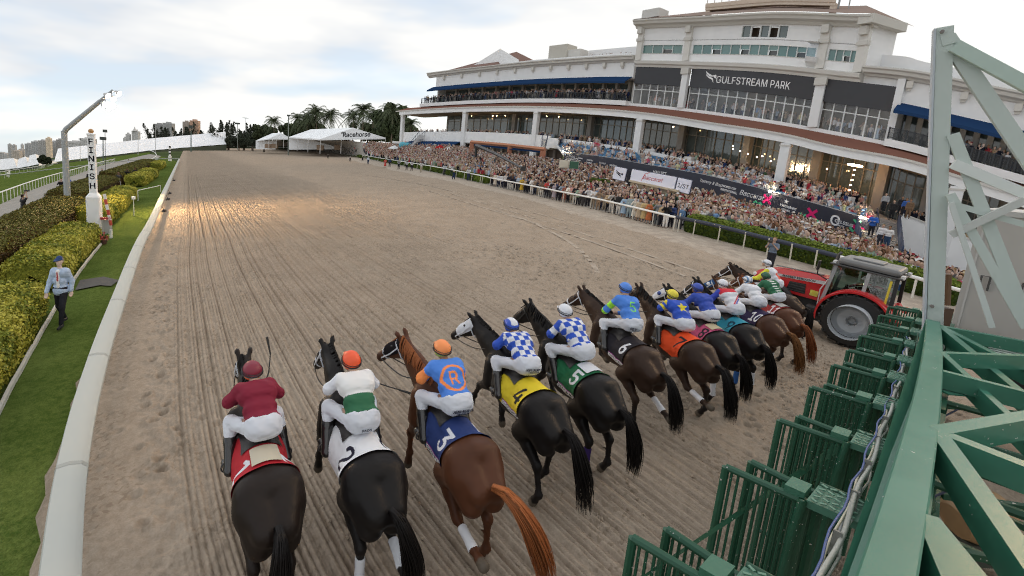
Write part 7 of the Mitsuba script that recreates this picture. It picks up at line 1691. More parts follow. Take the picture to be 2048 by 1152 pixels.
def jockey(label, hz, pose, silk, sleeve, cap, skin, h=.0125, breech=(.62, .645, .71), strap=(.015, .015, .018), band=None, whip=None, lift=0.0, texts=(), collar=None):
    B = jockey_bones(pose); W0 = hz['W']; k = thing('person', label, 'person')
    rj = np.random.default_rng(len(label) * 7 + len(scene)); Rj = rot([0, 0, 1], rj.normal(0, .09)) @ rot([1, 0, 0], rj.normal(0, .05)) @ rot([0, 1, 0], rj.normal(0, .05)) * .92
    W = lambda P: W0((np.asarray(P, float) - [.10, 0, 1.55]) @ Rj.T + [.14, 0, 1.55 - .155 + lift])
    put(f'{k}__body', (W(jockey_mesh(pose, 'body', h)[0]), jockey_mesh(pose, 'body', h)[1]), 'matte', SKIN[skin], smooth=True)
    v, f = jockey_mesh(pose, 'silks', h)
    s = (v - B['pel']) @ B['ax']; y = v[:, 1]; back = (v - B['pel'] - np.outer(s, B['ax'])) @ B['up']
    arm = np.zeros(len(v), int); al = np.zeros(len(v))
    for S_, E, W_ in B['frs']:
        for i_, (a, b, r) in enumerate(((S_, E, .085), (E, W_, .075))):
            t = np.clip((v - a) @ (b - a) / ((b - a) @ (b - a)), 0, 1); d = np.linalg.norm(v - a - t[:, None] * (b - a), axis=1); hit = (d < r) & (np.abs(v[:, 1]) > .215); arm[hit] = 1; al[hit] = (t[hit] + i_) / 2
    c = np.array([silk(s_, y_, b_) if callable(silk) else silk for s_, y_, b_ in zip(s, y, back)], float)
    sl = np.array([sleeve(a_, y_) if callable(sleeve) else sleeve for a_, y_ in zip(al, v[:, 1])], float)
    c = np.where(arm[:, None] == 1, sl, c)
    put(f'{k}__silks', (W(v), f), 'cloth', c, smooth=True)
    v, f = jockey_mesh(pose, 'breeches', h); put(f'{k}__breeches', (W(v), f), 'cloth', breech, smooth=True)
    v, f = jockey_mesh(pose, 'boots', h)
    for s_, nm in ((1, 'boot'), (-1, 'boot_001')): put(f'{k}__{nm}', (W(v), f[(v[f].mean(1)[:, 1] * s_ > 0)]), 'gloss', (.014, .013, .014), smooth=True)
    v, f = jockey_mesh(pose, 'helmet', h); z = (v[:, 2] - B['hd'][2]); c = np.tile(np.asarray(cap, float), (len(v), 1)) if not callable(cap) else np.array([cap(*q) for q in (v - B['hd'])], float)
    if band is not None: c[(z < .005) & (v[:, 0] - B['hd'][0] < .06)] = band
    put(f'{k}__helmet', (W(v), f), 'satin', c, smooth=True)
    v, f = jockey_mesh(pose, 'goggle_strap', h); put(f'{k}__goggle_strap', (W(v), f), 'satin', strap)
    rim = []
    for q in (-1, 1):
        a = np.linspace(0, 2 * math.pi, 14); c0 = np.array([.10, q * .345, 1.20]); rim += [tube(np.stack([c0[0] + .0 * a, c0[1] + .065 * np.cos(a), c0[2] + .02 + .075 * np.sin(a)], 1), .010, 5, False), tube(np.array([c0 + [0, 0, .095], [.14, q * .29, 1.48]]), .010, 4)]
    for i_, m in enumerate((rim[:2], rim[2:])): v, f = cat_(m); put(f'{k}__stirrup' + (f'_{i_:03d}' if i_ else ''), (W(v), f), 'satin', (.20, .20, .21) if False else (.05, .05, .055))
    for i_, (nm, txt, sz, origin_s, y0, col, bold) in enumerate(texts):   # print on the seat or thigh of the breeches
        ax, up = B['ax'], B['up']; pol = text_poly(txt, bold); b = pol.bounds
        m = trimesh.util.concatenate([trimesh.creation.extrude_polygon(g_, .5, engine='earcut') for g_ in getattr(pol, 'geoms', [pol])]); q = np.array(m.vertices)
        yy_ = y0 - (q[:, 0] - (b[0] + b[2]) / 2) * sz; ss = origin_s + q[:, 1] * sz
        if nm == 'seat':
            a = ss / .15; n_ = -np.outer(np.cos(a), ax) + np.outer(np.sin(a), up); r_ = np.sqrt(np.maximum(.152 ** 2 - np.maximum(np.abs(yy_) - .072, 0) ** 2, .02)); P = B['pel'] - ax * .02 + n_ * (r_ + q[:, 2] * .008)[:, None] + np.outer(yy_, [0, 1, 0])
        put(f'{k}__print' + (f'_{i_:03d}' if i_ else ''), (W(P), m.faces), 'matte', col)
    if whip is not None:
        v, f = tube(np.array(whip, float), np.linspace(.011, .006, len(whip)), 6); put(f'{k}__whip', (W(v), f), 'satin', (.02, .02, .02)); v, f = tube(np.array(whip[-2:], float) * 1.0, [.012, .018], 6); put(f'{k}__whip_flap', (W(v), f), 'satin', (.03, .028, .026))
    return k
# ---------------------------------------------------------------- the field of twelve
BAYD, BAY, BLK, CHES = (.017, .0115, .0095), (.034, .018, .012), (.0100, .0085, .0085), (.082, .030, .0145)
PT = (.012, .010, .010)
PUR = (.05, .03, .13)
def hd(cx, cy, px, py, hc=1.5, hp=1.85):
    """Heading of a horse from where its croup and its poll show."""
    a, b = at(cx, cy, hc), at(px, py, hp); return math.atan2(b[1] - a[1], b[0] - a[0])
RED, GRN_, ORG, MAR = (.42, .02, .03), (.03, .13, .065), (.80, .13, .03), (.20, .014, .035)
WHT = (.66, .68, .73)
LBL, BLU, YLW = (.075, .22, .66), (.03, .085, .46), (.72, .60, .05)
def chk(a, b, q, o=0.0): return lambda s, y, bk: a if (math.floor(s / q) + math.floor((y + o) / q)) % 2 == 0 else b
_R = text_poly('R', True); _Rb = _R.bounds
def r_silk(s, y, bk):
    if bk > .0:
        u, v = -y, s - .27; r = math.hypot(u, v)
        if .145 < r < .18: return (.85, .27, .08)
        if r < .145 and shapely.contains_xy(_R, u / .17 + (_Rb[0] + _Rb[2]) / 2, v / .17 + .5): return (.85, .27, .08)
    return LBL
_5 = text_poly('5', False); _5b = _5.bounds
def five_silk(s, y, bk):
    if bk > 0 and shapely.contains_xy(_5, -y / .2 + (_5b[0] + _5b[2]) / 2, (s - .30) / .2 + .5): return (.25, .75, .12)
    return LBL
_st = shapely.Polygon([((1 if i % 2 == 0 else .42) * math.sin(i * math.pi / 5), (1 if i % 2 == 0 else .42) * math.cos(i * math.pi / 5)) for i in range(10)])
def star_silk(s, y, bk):
    if bk > 0 and shapely.contains_xy(_st, -y / .13, (s - .33) / .13): return YLW
    return BLU
def sash_silk(s, y, bk):
    if bk > 0:
        d = s + y * .9
        if .10 < d < .14: return (.05, .09, .42)
        if .15 < d < .19: return (.55, .03, .06)
        if s > .40: return (.55, .03, .05)
    return WHT
def green_white(s, y, bk): return (.74, .74, .74) if s > .27 else ((.012, .012, .014) if s < .045 else GRN_)
def red_white(s, y, bk): return (.70, .10, .06) if (abs(y) < .09 and .12 < s < .34) else WHT
def green_print(s, y, bk): return (.68, .7, .68) if (bk > 0 and abs(math.sin(s * 38)) > .80 and -.07 < y < .09 and s > .1) else (.03, .135, .07)
TAIL_OUT = [(0, 0, 0), (-.12, -.03, .0), (-.28, -.09, -.22), (-.41, -.16, -.58), (-.46, -.22, -.95)]
TAIL_DN = [(0, 0, 0), (-.11, 0, -.01), (-.20, 0, -.25), (-.24, .01, -.62), (-.22, .02, -1.0)]
TAIL_R = [(0, 0, 0), (-.09, -.04, -.01), (-.20, -.13, -.24), (-.27, -.23, -.60), (-.31, -.27, -.97)]
F = []
def race(n, label, croup, poll, pose, base, hair, cloth, num_c, jl, jpose, silk, sleeve, cap, skin, **k):
    jk = {x: k.pop(x) for x in ('band', 'whip', 'texts', 'strap', 'lift') if x in k}; head_to = k.pop('head', None)
    hz = horse('race_horse', label, *croup, hd(*croup, *poll), pose, base, PT, hair, n, cloth=cloth, num=str(n), num_c=num_c, **k)
    jockey(jl, hz, jpose, silk, sleeve, cap, skin, **jk); F.append(hz)
STABLE = (.02, .025, .05)
JR = [('seat', 'JEFF RUBYS', .036, .06, 0.0, STABLE, True), ('seat', 'STEAKHOUSE', .020, .025, 0.0, STABLE, True)]
race(1, 'dark bay horse with red number one cloth, nearest the inner rail', (545, 972), (478, 702), 'push', BAYD, BLK, RED, WHT, 'jockey in plain maroon silks and maroon cap holding a whip up', 'low', MAR, MAR, lambda x, y, z: WHT if -.012 < z < .012 else (MAR if z > .012 else ORG), 1,
     tail=TAIL_DN, bridle=WHT, pad=(.55, .50, .40), whip=[(.64, -.13, 1.74), (.80, -.26, 1.92), (.92, -.30, 2.12), (1.0, -.26, 2.34)])
race(2, 'black bay horse with white number two cloth', (762, 942), (645, 706), 'drive', BLK, BLK, (.72, .73, .76), (.015, .015, .03), 'jockey in white and green silks with bright orange cap', 'low', green_white, lambda a, y: WHT, (.80, .10, .03), 1,
     tail=TAIL_R, bridle=WHT, bandage=[('HR', WHT), ('HL', WHT)], texts=[('seat', 'PACO', .032, .05, 0, STABLE, True)], whip=[(.62, -.14, 1.74), (.55, -.42, 1.72), (.45, -.70, 1.66), (.40, -.86, 1.62)])
race(3, 'chestnut horse with navy number three cloth and copper tail', (962, 905), (818, 690), 'lift', CHES, (.30, .10, .035), (.020, .040, .15), WHT, 'jockey in blue silks with a circled orange letter and orange cap', 'mid', r_silk, lambda a, y: (.85, .27, .08) if .22 < a < .55 or a > .72 else LBL, (.85, .27, .08), 2,
     tail=[(0, 0, 0), (-.14, -.06, .06), (-.36, -.20, -.10), (-.56, -.36, -.48), (-.66, -.46, -.84)], yaw=.45, bridle=WHT, hood=((.02, .018, .02), None), bandage=[('HL', WHT)], legs_black=False, strip='SKIPPY ONE', texts=JR, band=(.45, .55, .10))
race(4, 'black horse with yellow number four cloth and white blinker hood', (1104, 806), (945, 630), 'reach', BLK, BLK, (.70, .55, .03), (.015, .015, .02), 'jockey with plain blue sleeves, blue and white checked back and blue cap', 'low', chk(WHT, BLU, .088, .044), BLU, lambda x, y, z: WHT if z > .075 and abs(y) < .06 else BLU, 2, yaw=.4, strip='O CONNOR GOLD', tail=TAIL_OUT, hood=(WHT, None), bridle=WHT, texts=JR)
race(5, 'black horse with green number five cloth', (1215, 770), (1063, 622), 'stand', BLK, BLK, (.015, .13, .055), WHT, 'jockey in blue and white checks with checked sleeves and white cap', 'mid', chk(WHT, BLU, .098), lambda a, y: WHT if math.floor(a * 5) % 2 else BLU, WHT, 1, yaw=.35, strip='SENOR MARK', pad=WHT, tail=TAIL_R, bridle=(.03, .03, .03), bandage=[('HL', PUR)])
race(6, 'dark bay horse with black number six cloth', (1303, 708), (1164, 585), 'drive', BAY, BLK, (.018, .016, .022), WHT, 'jockey in blue silks with a thin green figure and lime checked sleeves', 'high', five_silk, lambda a, y: (.35, .80, .06) if math.floor(a * 6) % 2 else LBL, LBL, 1, yaw=.35, strip='O PESCADOR', tail=TAIL_OUT, bridle=WHT, bandage=[('HR', WHT)], texts=[('seat', 'FLY', .055, .05, .07, STABLE, True)])
race(7, 'bay horse with orange number seven cloth', (1412, 696), (1285, 590), 'lift', BAY, BLK, (.68, .07, .015), (.015, .015, .02), 'jockey in blue silks with yellow star and yellow cap', 'low', star_silk, lambda a, y: YLW if (math.floor(a * 7) + (y > 0)) % 2 else BLU, YLW, 1, yaw=.2, tail=TAIL_OUT, bridle=(.03, .03, .03), bandage=[('HL', WHT)])
race(8, 'black bay horse with pink number eight cloth and white and blue hood', (1455, 676), (1335, 575), 'push', BLK, BLK, (.50, .09, .20), (.015, .015, .02), 'jockey all in plain royal blue silks and cap', 'mid', (.035, .075, .38), (.035, .075, .38), (.035, .075, .38), 2, yaw=.3, strip='DEEP DANCER', pad=(.55, .48, .33), tail=TAIL_R, hood=(WHT, (.03, .06, .25)), bridle=WHT, bandage=[('HL', WHT)], texts=[('seat', 'JUDDMONTE', .04, .05, 0, STABLE, True)])
race(9, 'black horse with teal number nine cloth', (1506, 660), (1392, 570), 'stand', BLK, BLK, (.03, .26, .36), (.01, .04, .07), 'jockey in white silks with red and blue sash and red shoulders', 'mid', sash_silk, lambda a, y: (.04, .07, .42), WHT, 1, yaw=.25, tail=TAIL_R, bridle=WHT, bandage=[('HL', (.04, .12, .35)), ('HR', WHT)])
race(10, 'chestnut bay horse with dark purple number ten cloth and blue hood', (1556, 640), (1432, 560), 'reach', (.056, .024, .014), (.16, .07, .025), (.025, .018, .06), WHT, 'jockey all in white silks with white and blue striped cap', 'mid', WHT, WHT, lambda x, y, z: WHT if math.floor((y + .3) / .03) % 3 else (.10, .22, .40), 1, yaw=.25, tail=TAIL_OUT, hood=((.04, .09, .20), WHT), bridle=WHT, bandage=[('HR', WHT), ('HL', WHT)])
race(11, 'bright chestnut horse with grey saddle pad beside the tractor', (1588, 626), (1478, 552), 'push', (.085, .031, .015), (.20, .065, .025), (.30, .04, .04), WHT, 'jockey in dark green silks with white print and green cap', 'mid', green_print, (.03, .135, .07), (.02, .10, .05), 1, yaw=.2, pad=(.45, .45, .44), tail=TAIL_OUT, bridle=WHT)
race(12, 'brown horse with white rope bridle, outermost beside the tractor', (1592, 597), (1478, 538), 'stand', (.030, .017, .012), BLK, None, WHT, 'jockey in white and red silks with yellow sleeves and white cap, outermost', 'high', red_white, (.70, .68, .06), WHT, 1, yaw=.3, tail=TAIL_DN, bridle=WHT)
# ---------------------------------------------------------------- the starting gate
GREEN, GDARK, GLITE = (.040, .155, .095), (.016, .075, .042), (.14, .30, .21)
def gate_paint(p, n, uv):
    a = fbm(p.x * 3, p.y * 3, p.z * 3, 3); c = smoothstep(.90, .93, noise(p.x * 34, p.y * 34, p.z * 34)) * smoothstep(.55, .65, noise(p.x * 3, p.y * 3, p.z * 3 + 7))
    return mix(mix((.030, .135, .090), (.052, .180, .125), a), (.45, .45, .42), .7 * c)
scene['gate_green'] = {'type': 'twosided', 'b': {'type': 'principled', 'base_color': proc(gate_paint), 'roughness': .32, 'specular': .7}}
def chipped(p, n, uv):
    c = smoothstep(.86, .88, noise(p.x * 55, p.y * 55, p.z * 55)) * smoothstep(.48, .6, noise(p.x * 5, p.y * 5, p.z * 5))
    return mix(mix((.014, .072, .040), (.024, .095, .056), fbm(p.x * 4, p.y * 4, p.z * 4, 3)), (.5, .5, .47), c)
scene['door_green'] = {'type': 'twosided', 'b': {'type': 'principled', 'base_color': proc(chipped), 'roughness': .42, 'specular': .45}}
GATE = thing('starting_gate', 'green steel starting gate with open stall doors filling the right edge', 'starting gate')
def gt(name, mesh, mat='gate_green', color=None, **k): return obj(name, mesh, mat, GATE, color, **k)
# main beam: sampled from where its upper face runs
_bm = [(1700, 1420, 260), (1770, 1152, 131), (1829, 945, 95), (1854, 807, 65), (1864, 700, 44), (1867, 640, 33)]
BEAM = np.array([at_depth(x, y, 300.0 / w) for x, y, w in _bm])
_bu = np.r_[0, np.cumsum(np.linalg.norm(np.diff(BEAM, axis=0), axis=1))]; _uu = np.linspace(_bu[1] - 1.1, _bu[-1], 60)
BEAM = np.stack([np.polyval(np.polyfit(_bu[1:], BEAM[1:, k], 2), _uu) for k in range(3)], 1)
bt = np.gradient(BEAM, axis=0); bt /= np.linalg.norm(bt, axis=1, keepdims=True)
bs = np.cross(bt, [0, 0, 1.0]); bs /= np.linalg.norm(bs, axis=1, keepdims=True)          # to the right of the beam
gt('top_beam', sweep(BEAM, [(-.097, -.24), (-.097, -.012), (-.087, 0), (.087, 0), (.097, -.012), (.097, -.24)], side=bs))
gt('beam_flange', sweep(BEAM, [(-.135, -.26), (-.135, -.242), (.13, -.242), (.13, -.26)], side=bs))
gt('side_plate', sweep(BEAM, [(-.16, -.62), (-.16, -.28), (-.145, -.28), (-.145, -.62)], side=bs), 'door_green')
for i, (o, h, r, c) in enumerate([(-.24, -.42, .016, (.42, .43, .40)), (-.27, -.47, .009, (.55, .53, .42)), (-.255, -.53, .012, (.30, .31, .32)), (-.28, -.40, .008, (.08, .12, .30)), (-.23, -.56, .009, (.60, .60, .56))]):
    wv = np.stack([.012 * np.sin(np.arange(60) * (.7 + .2 * i) + i), .014 * np.sin(np.arange(60) * (.9 - .1 * i) + 2 * i)], 1)
    p = BEAM + bs * (o + wv[:, :1]) + np.array([0, 0, 1.0]) * (h + wv[:, 1:])
    gt('cable', tube(p, r, 6), 'satin', c, smooth=True)
for f in np.linspace(.06, .95, 14):
    j = int(f * 59); gt('cable_clip', box(BEAM[j] + bs[j] * -.25 + [0, 0, -.47], (.02, .05, .17), np.array([bt[j], bs[j], np.cross(bt[j], bs[j])])), 'satin', (.22, .22, .20))
rs = np.random.default_rng(11)
# the rest of the roof frame: a second chord behind, cross members and diagonals
def bpt(f, o=0.0, h=0.0):
    j = np.clip(f * 59, 0, 59); a = np.array([np.interp(j, np.arange(60), BEAM[:, k]) for k in range(3)]); s = np.array([np.interp(j, np.arange(60), bs[:, k]) for k in range(3)])
    return a + s * o + np.array([0, 0, h])
def at_level(px, py, f, dz):
    r = ray(px, py); z = bpt(f)[2] + dz; return EYE + r * ((z - EYE[2]) / r[2])
def fnode(py):
    return float(np.interp(py, project(BEAM)[::-1, 1], np.linspace(0, 1, 60)[::-1]))
for y0, ends, w in ((648, ((2048, 694), (2048, 752), (2048, 806)), .10), (850, ((2048, 850), (2048, 955), (2048, 1150)), .12), (1010, ((2048, 1330), (1940, 1290)), .11), (1240, ((2048, 1400), (2048, 1900)), .12), (735, ((2048, 800),), .08), (700, ((2048, 724), (2048, 880)), .07)):
    f = fnode(y0); a = bpt(f, .09, -.10)
    for ex, ey in ends:
        b = at_level(ex, ey, f, -.12); gt('diagonal', beam(a, a + (b - a) * (1.9 if ey < 1200 else 1.0), w, .20))
        gt('gusset', box(a + norm(b - a) * .10 - [0, 0, .12], (.22, .20, .015)))
fr_ = np.array([.0, .12, .25, .38, .5, .62, .74, .86, .97])
for i, f in enumerate(fr_[:-1]):
    f2 = fr_[i + 1]
    gt('web_strut', beam(bpt(f, .05, -.28), bpt((f + f2) / 2, .22, -1.15), .07, .07), 'door_green'); gt('web_strut', beam(bpt(f2, .05, -.28), bpt((f + f2) / 2, .22, -1.15), .07, .07), 'door_green')
    gt('under_strut', beam(bpt(f, .3, -1.15), bpt(f2, 3.2, -.6), .06, .06), 'door_green'); gt('under_strut', beam(bpt(f2, 1.4, -.5), bpt(f, 3.0, -1.5), .06, .06), 'door_green'); gt('under_post', beam(bpt(f, 1.6, -.4), bpt(f, 1.7, -2.4), .08, .08), 'door_green'); gt('under_tie', beam(bpt(f, .2, -1.6), bpt(f, 3.4, -1.7), .07, .07), 'door_green')
rc = np.array([bpt(f, 4.2) for f in np.linspace(0, 1, 20)]); gt('rear_beam', sweep(rc, [(-.12, -.24), (-.12, 0), (.12, 0), (.12, -.24)], side=bs[np.linspace(0, 59, 20).astype(int)]))
lc = np.array([bpt(f, .22, -1.15) for f in np.linspace(0, 1, 20)]); gt('lower_chord', sweep(lc, [(-.06, -.06), (-.06, .06), (.06, .06), (.06, -.06)], side=bs[np.linspace(0, 59, 20).astype(int)]), 'door_green')
# stalls: partition, a pair of open doors, padded steps
FP_ = [(1075, 1260), (1266, 1076), (1452, 934), (1560, 841), (1624, 775), (1667, 731), (1697, 701), (1722, 672), (1742, 650), (1760, 631), (1778, 614)]
DH = 2.15
fronts = [at(x, y, DH) for x, y in FP_]
gdir = [norm((fronts[min(i + 1, len(fronts) - 1)] - fronts[max(i - 1, 0)]) * [1, 1, 0]) for i in range(len(fronts))]
def door(P, u, w, L, H, mirror):
    """An open stall door: P its upper front corner, u runs back to the hinge, w is its normal."""
    k = gt('door', cat_([]) if False else cat_([tube([P, P + u * L], .030, 8), tube([P, P - [0, 0, H]], .030, 8)]), 'door_green', smooth=40)
    z = np.array([0, 0, 1.0])
    nb = 11
    for i in range(1, nb): put(f'{k}__bar' + (f'_{i:03d}' if i > 1 else ''), tube([P + u * L * i / nb - z * .02, P + u * L * i / nb - z * (H - .05)], .011, 5), 'door_green')
    put(f'{k}__lower_rail', tube([P - z * (H - .04), P + u * L - z * (H - .04)], .026, 6), 'door_green'); put(f'{k}__mid_rail', tube([P - z * H * .62, P + u * L - z * H * .62], .018, 6), 'door_green')
    if mirror > 0:
        pp = shapely.box(0, -H * .97, L * .54, -H * .40); hol = [shapely.box(.03 + i * .05, -H * .47, .055 + i * .05, -H * .455) for i in range(int(L * .54 / .05) - 1)]
        put(f'{k}__panel', plate(pp.difference(shapely.union_all(hol)), P + u * L * .46 + w * .012, u, z, .016), 'door_green')
    put(f'{k}__hinge_post', tube([P + u * L + z * .02, P + u * L - z * H], .035, 8), 'door_green', smooth=40)
for i, (P, g) in enumerate(zip(fronts, gdir)):
    back = np.array([g[1], -g[0], 0]); u = norm(back * .95 + g * .12); z = np.array([0, 0, 1.0]); L = .54
    door(P, u, g, L, DH - .12, 1); door(P + g * .26 + u * .10, norm(back * .97 - g * .02), g, L * .92, DH - .12, -1)
    R_ = P + u * L + g * .10                                           # the partition's front edge
    k = gt('stand', cat_([box(R_ + u * .17 + z * .02, (.30, .30, .06), np.array([u, g, z]))]), 'satin', (.07, .19, .135))
    tr = [box(R_ + u * (.17 + .055 * a) + g * b * .07 + z * .068, (.045, .018, .008), np.array([norm(u + g * (.6 if (a + b) % 2 else -.6)), norm(g - u * (.6 if (a + b) % 2 else -.6)), z])) for a in range(-2, 3) for b in range(-2, 3)]
    put(f'{k}__tread', cat_(tr), 'satin', (.13, .27, .20)); labels[f'{k}__tread'] = {'kind': 'stuff'}
    put(f'{k}__pad', box(R_ - u * .07 - g * .02 + z * .03, (.13, .18, .09), np.array([u, g, z])), 'satin', (.05, .16, .105))
    gt('stand_loop', tube([R_ + u * .02 + g * .18 + z * .04, R_ + u * .34 + g * .18 + z * .04, R_ + u * .38 + g * .18 - z * .10, R_ + u * .38 + g * .18 - z * .9], .028, 7), 'door_green', smooth=True); gt('stand_loop', tube([R_ + u * .0 - g * .16 + z * .04, R_ - u * .02 - g * .16 - z * .3, R_ - u * .02 - g * .16 - z * 2.0], .03, 7), 'door_green', smooth=True)
    gt('partition_rail', tube([R_ + u * .3 - z * .12, R_ + u * 2.6 - z * .12], .04, 6), 'door_green')
    for j in range(4): gt('partition_bar', tube([R_ + u * (.32 + .1 * j) - z * .12, R_ + u * (.32 + .1 * j) - z * 2.05], .016, 5), 'door_green')
    gt('partition_post', beam(R_ + u * 2.5 + z * .2, R_ + u * 2.5 - z * 2.2, .10, .10, g), 'door_green')
    gt('latch_box', box(R_ + u * .46 + g * .30 - z * .35, (.20, .14, .26), np.array([u, g, z])), 'satin', (.30, .31, .30)); gt('stall_cable', tube([R_ + u * .42 + g * .28 - z * .3, R_ + u * .55 + g * .4 - z * .55, R_ + u * .75 + g * .5 - z * .3], .012, 5), 'satin', (.05, .06, .10))
    # number plate behind
    if i < len(fronts) - 1:
        Q = fronts[i + 1]; gt('stall_lintel', beam(R_ + u * .55 + z * .10, Q + norm(np.array([gdir[i + 1][1], -gdir[i + 1][0], 0])) * (L + .55) + gdir[i + 1] * .10 + z * .10, .08, .10), 'door_green')
# roof slats at the far end
for i in range(16):
    a, b = bpt(.90 + .004 * i, .35 + .02 * i, -.30 - .035 * i) + np.array([.5 + .26 * i, .30 * i * .9, -.02 * i]), bpt(.90 + .004 * i, 3.4, -.30 - .035 * i) + np.array([.5 + .26 * i, .30 * i * .6, -.02 * i])
    gt('roof_slat', beam(a, b, .05, .09), 'door_green'); gt('slat_edge', tube([a + [0, 0, .06], b + [0, 0, .06]], .016, 5), 'satin', (.42, .50, .46))

# ---- pale steel gantry at the gate's outer end
M0, M1 = at_depth(1866, 700, 9.3), at_depth(1889, 52, 9.3)
ge = norm([.80, -.60, 0]); gn = np.cross(ge, [0, 0, 1.0])
def on_plane(px, py, off=0.0):
    r = ray(px, py); o = M0 + gn * off; t = ((o - EYE) @ gn) / (r @ gn); return EYE + r * t
PALE = (.44, .50, .47)
GY = thing('gantry', 'tall pale grey-green steel gantry rising at the outer end of the gate', 'gantry')
def gy(name, a, b, w, d=.16, c=PALE, off=0.0): return obj(name, beam(on_plane(*a, off), on_plane(*b, off), d, w, np.cross(gn, on_plane(*b, off) - on_plane(*a, off))), 'satin', GY, c)
gy('mast', (1867, 705), (1889, 55), .22, .15); gy('top_plate', (1880, 78), (1907, 70), .30, .18); gy('foot_plate', (1845, 672), (1888, 690), .20, .30)
gy('raking_strut', (1893, 75), (2075, 345), .22, .15, PALE, -.02); gy('top_chord', (1908, 92), (2075, 182), .20, .15, (.40, .50, .45), .10); gy('mid_tie', (1905, 268), (2052, 640), .17, .10, PALE, .06); gy('upper_brace', (1905, 327), (2075, 398), .17, .10, (.60, .64, .62), .12)
gy('lower_brace', (1900, 388), (2052, 655), .13, .08, PALE, .15); gy('cross_brace', (1902, 470), (2050, 400), .12, .08, (.45, .47, .45), .20); gy('cross_brace', (1905, 408), (2060, 452), .10, .08, PALE, .10); gy('thin_brace', (1902, 405), (1984, 655), .08, .06, (.50, .54, .52), .25)
for px, py in ((1882, 66), (1862, 610), (1868, 672)): obj('bolt', tube([on_plane(px, py) - gn * .14, on_plane(px, py) + gn * .14], .03, 8), 'satin', GY, (.18, .16, .15))
# clear plastic wind strip beside the mast's edge, cables
gy('edge_strip', (1846, 700), (1868, 60), .03, .24, (.42, .46, .50), -.02)
# white trailer box
c0 = at_depth(1990, 560, 11.5)
TB = thing('trailer_box', 'large white trailer box behind the gantry at the right edge', 'trailer'); te = norm([.55, -.83, 0]); tn = np.array([-te[1], te[0], 0]); tn = -tn if tn @ (EYE - c0) < 0 else tn
a = at_depth(1962, 425, 9.9); W_, H_ = 5.6, 2.7
put(f'{TB}__body', box(a + te * W_ / 2 - tn * 1.1 - [0, 0, H_ / 2], (W_, 2.2, H_), np.array([te, tn, [0, 0, 1]])), 'satin', (.40, .39, .37)); put(f'{TB}__roof_rim', box(a + te * W_ / 2 - tn * 1.1 + [0, 0, .03], (W_ + .1, 2.3, .10), np.array([te, tn, [0, 0, 1]])), 'satin', (.42, .42, .41))
for j in range(7): put(f'{TB}__panel_seam' + (f'_{j:03d}' if j else ''), box(a + te * (.1 + j * .95) + tn * .006 - [0, 0, H_ / 2], (.03, .02, H_), np.array([te, tn, [0, 0, 1]])), 'satin', (.46, .46, .45))
for j, f in enumerate((.25, .8, 1.2)):
    q = a + te * f + tn * .06 - [0, 0, 1.5]; put(f'{TB}__handle' + (f'_{j:03d}' if j else ''), tube([q, q + [0, 0, .28], q + te * .12 + [0, 0, .28], q + te * .12], .018, 6), 'satin', (.06, .06, .06))
for j in (1.2, 3.4):
    q = a + te * j - [0, 0, H_ + .2]; wv, wf = lathe([(.0, -.12), (.35, -.12), (.42, -.08), (.42, .08), (.35, .12), (.0, .12)], 18); put(f'{TB}__wheel' + ('_001' if j > 2 else ''), xf((wv, wf), np.stack([te, [0, 0, 1], tn], 1), q), 'satin', (.03, .03, .03))
k = thing('rusty_post', 'short rusty brown post beside the foot of the gantry', 'post'); a_ = on_plane(1893, 610, -.25); put(f'{k}__shaft', tube([a_, on_plane(1896, 548, -.25)], .055, 8), 'satin', (.16, .085, .045)); put(f'{k}__foot', box(a_ - [0, 0, .3], (.16, .16, .5)), 'satin', (.10, .06, .04))
k = thing('tank', 'tan round tank glimpsed between the green struts at the bottom right', 'tank'); a_ = at(1955, 1030, .7); put(f'{k}__body', xf(lathe([(0, -.32), (.22, -.30), (.30, -.2), (.30, .2), (.22, .30), (0, .32)], 18), rot([0, 1, 0], 1.2), a_), 'satin', (.42, .26, .13), smooth=40); put(f'{k}__stand', box(a_ - [0, 0, .45], (.4, .4, .3)), 'satin', (.05, .06, .05))
# ---------------------------------------------------------------- the tractor
TR = thing('tractor', 'red tractor with grey roofed glass cab standing beyond the outermost horses', 'tractor')
_b = at(1690, 690); TH = math.radians(130); TS = .96
_R = rot([0, 0, 1], TH) * TS
TO = _b - _R @ np.array([0, .78, 0]); TO[2] = gz(_b)
tilt_z = gz(TO + _R @ np.array([2.4, 0, 0])) - TO[2]
_R = rot([0, 0, 1], TH) @ rot([0, 1, 0], -math.atan2(tilt_z, 2.4)) * TS
Tm = lambda m: xf(m, _R, TO)
TRED, TBLK, TGRY = (.46, .018, .022), (.018, .018, .019), (.33, .34, .35)
def tr(name, mesh, color, mat='satin', parent=None, **k): return obj(name, Tm(mesh), mat, parent or TR, color, **k)
def rbox(c, s, r=.04):
    """A box with rounded edges."""
    h = np.asarray(s, float) / 2 - r; pts = [m3.Manifold.sphere(r, 8).translate((sx * h[0], sy * h[1], sz * h[2])) for sx in (-1, 1) for sy in (-1, 1) for sz in (-1, 1)]
    m = m3.Manifold.batch_hull(pts).to_mesh(); return np.asarray(m.vert_properties[:, :3], float) + np.asarray(c, float), np.asarray(m.tri_verts)
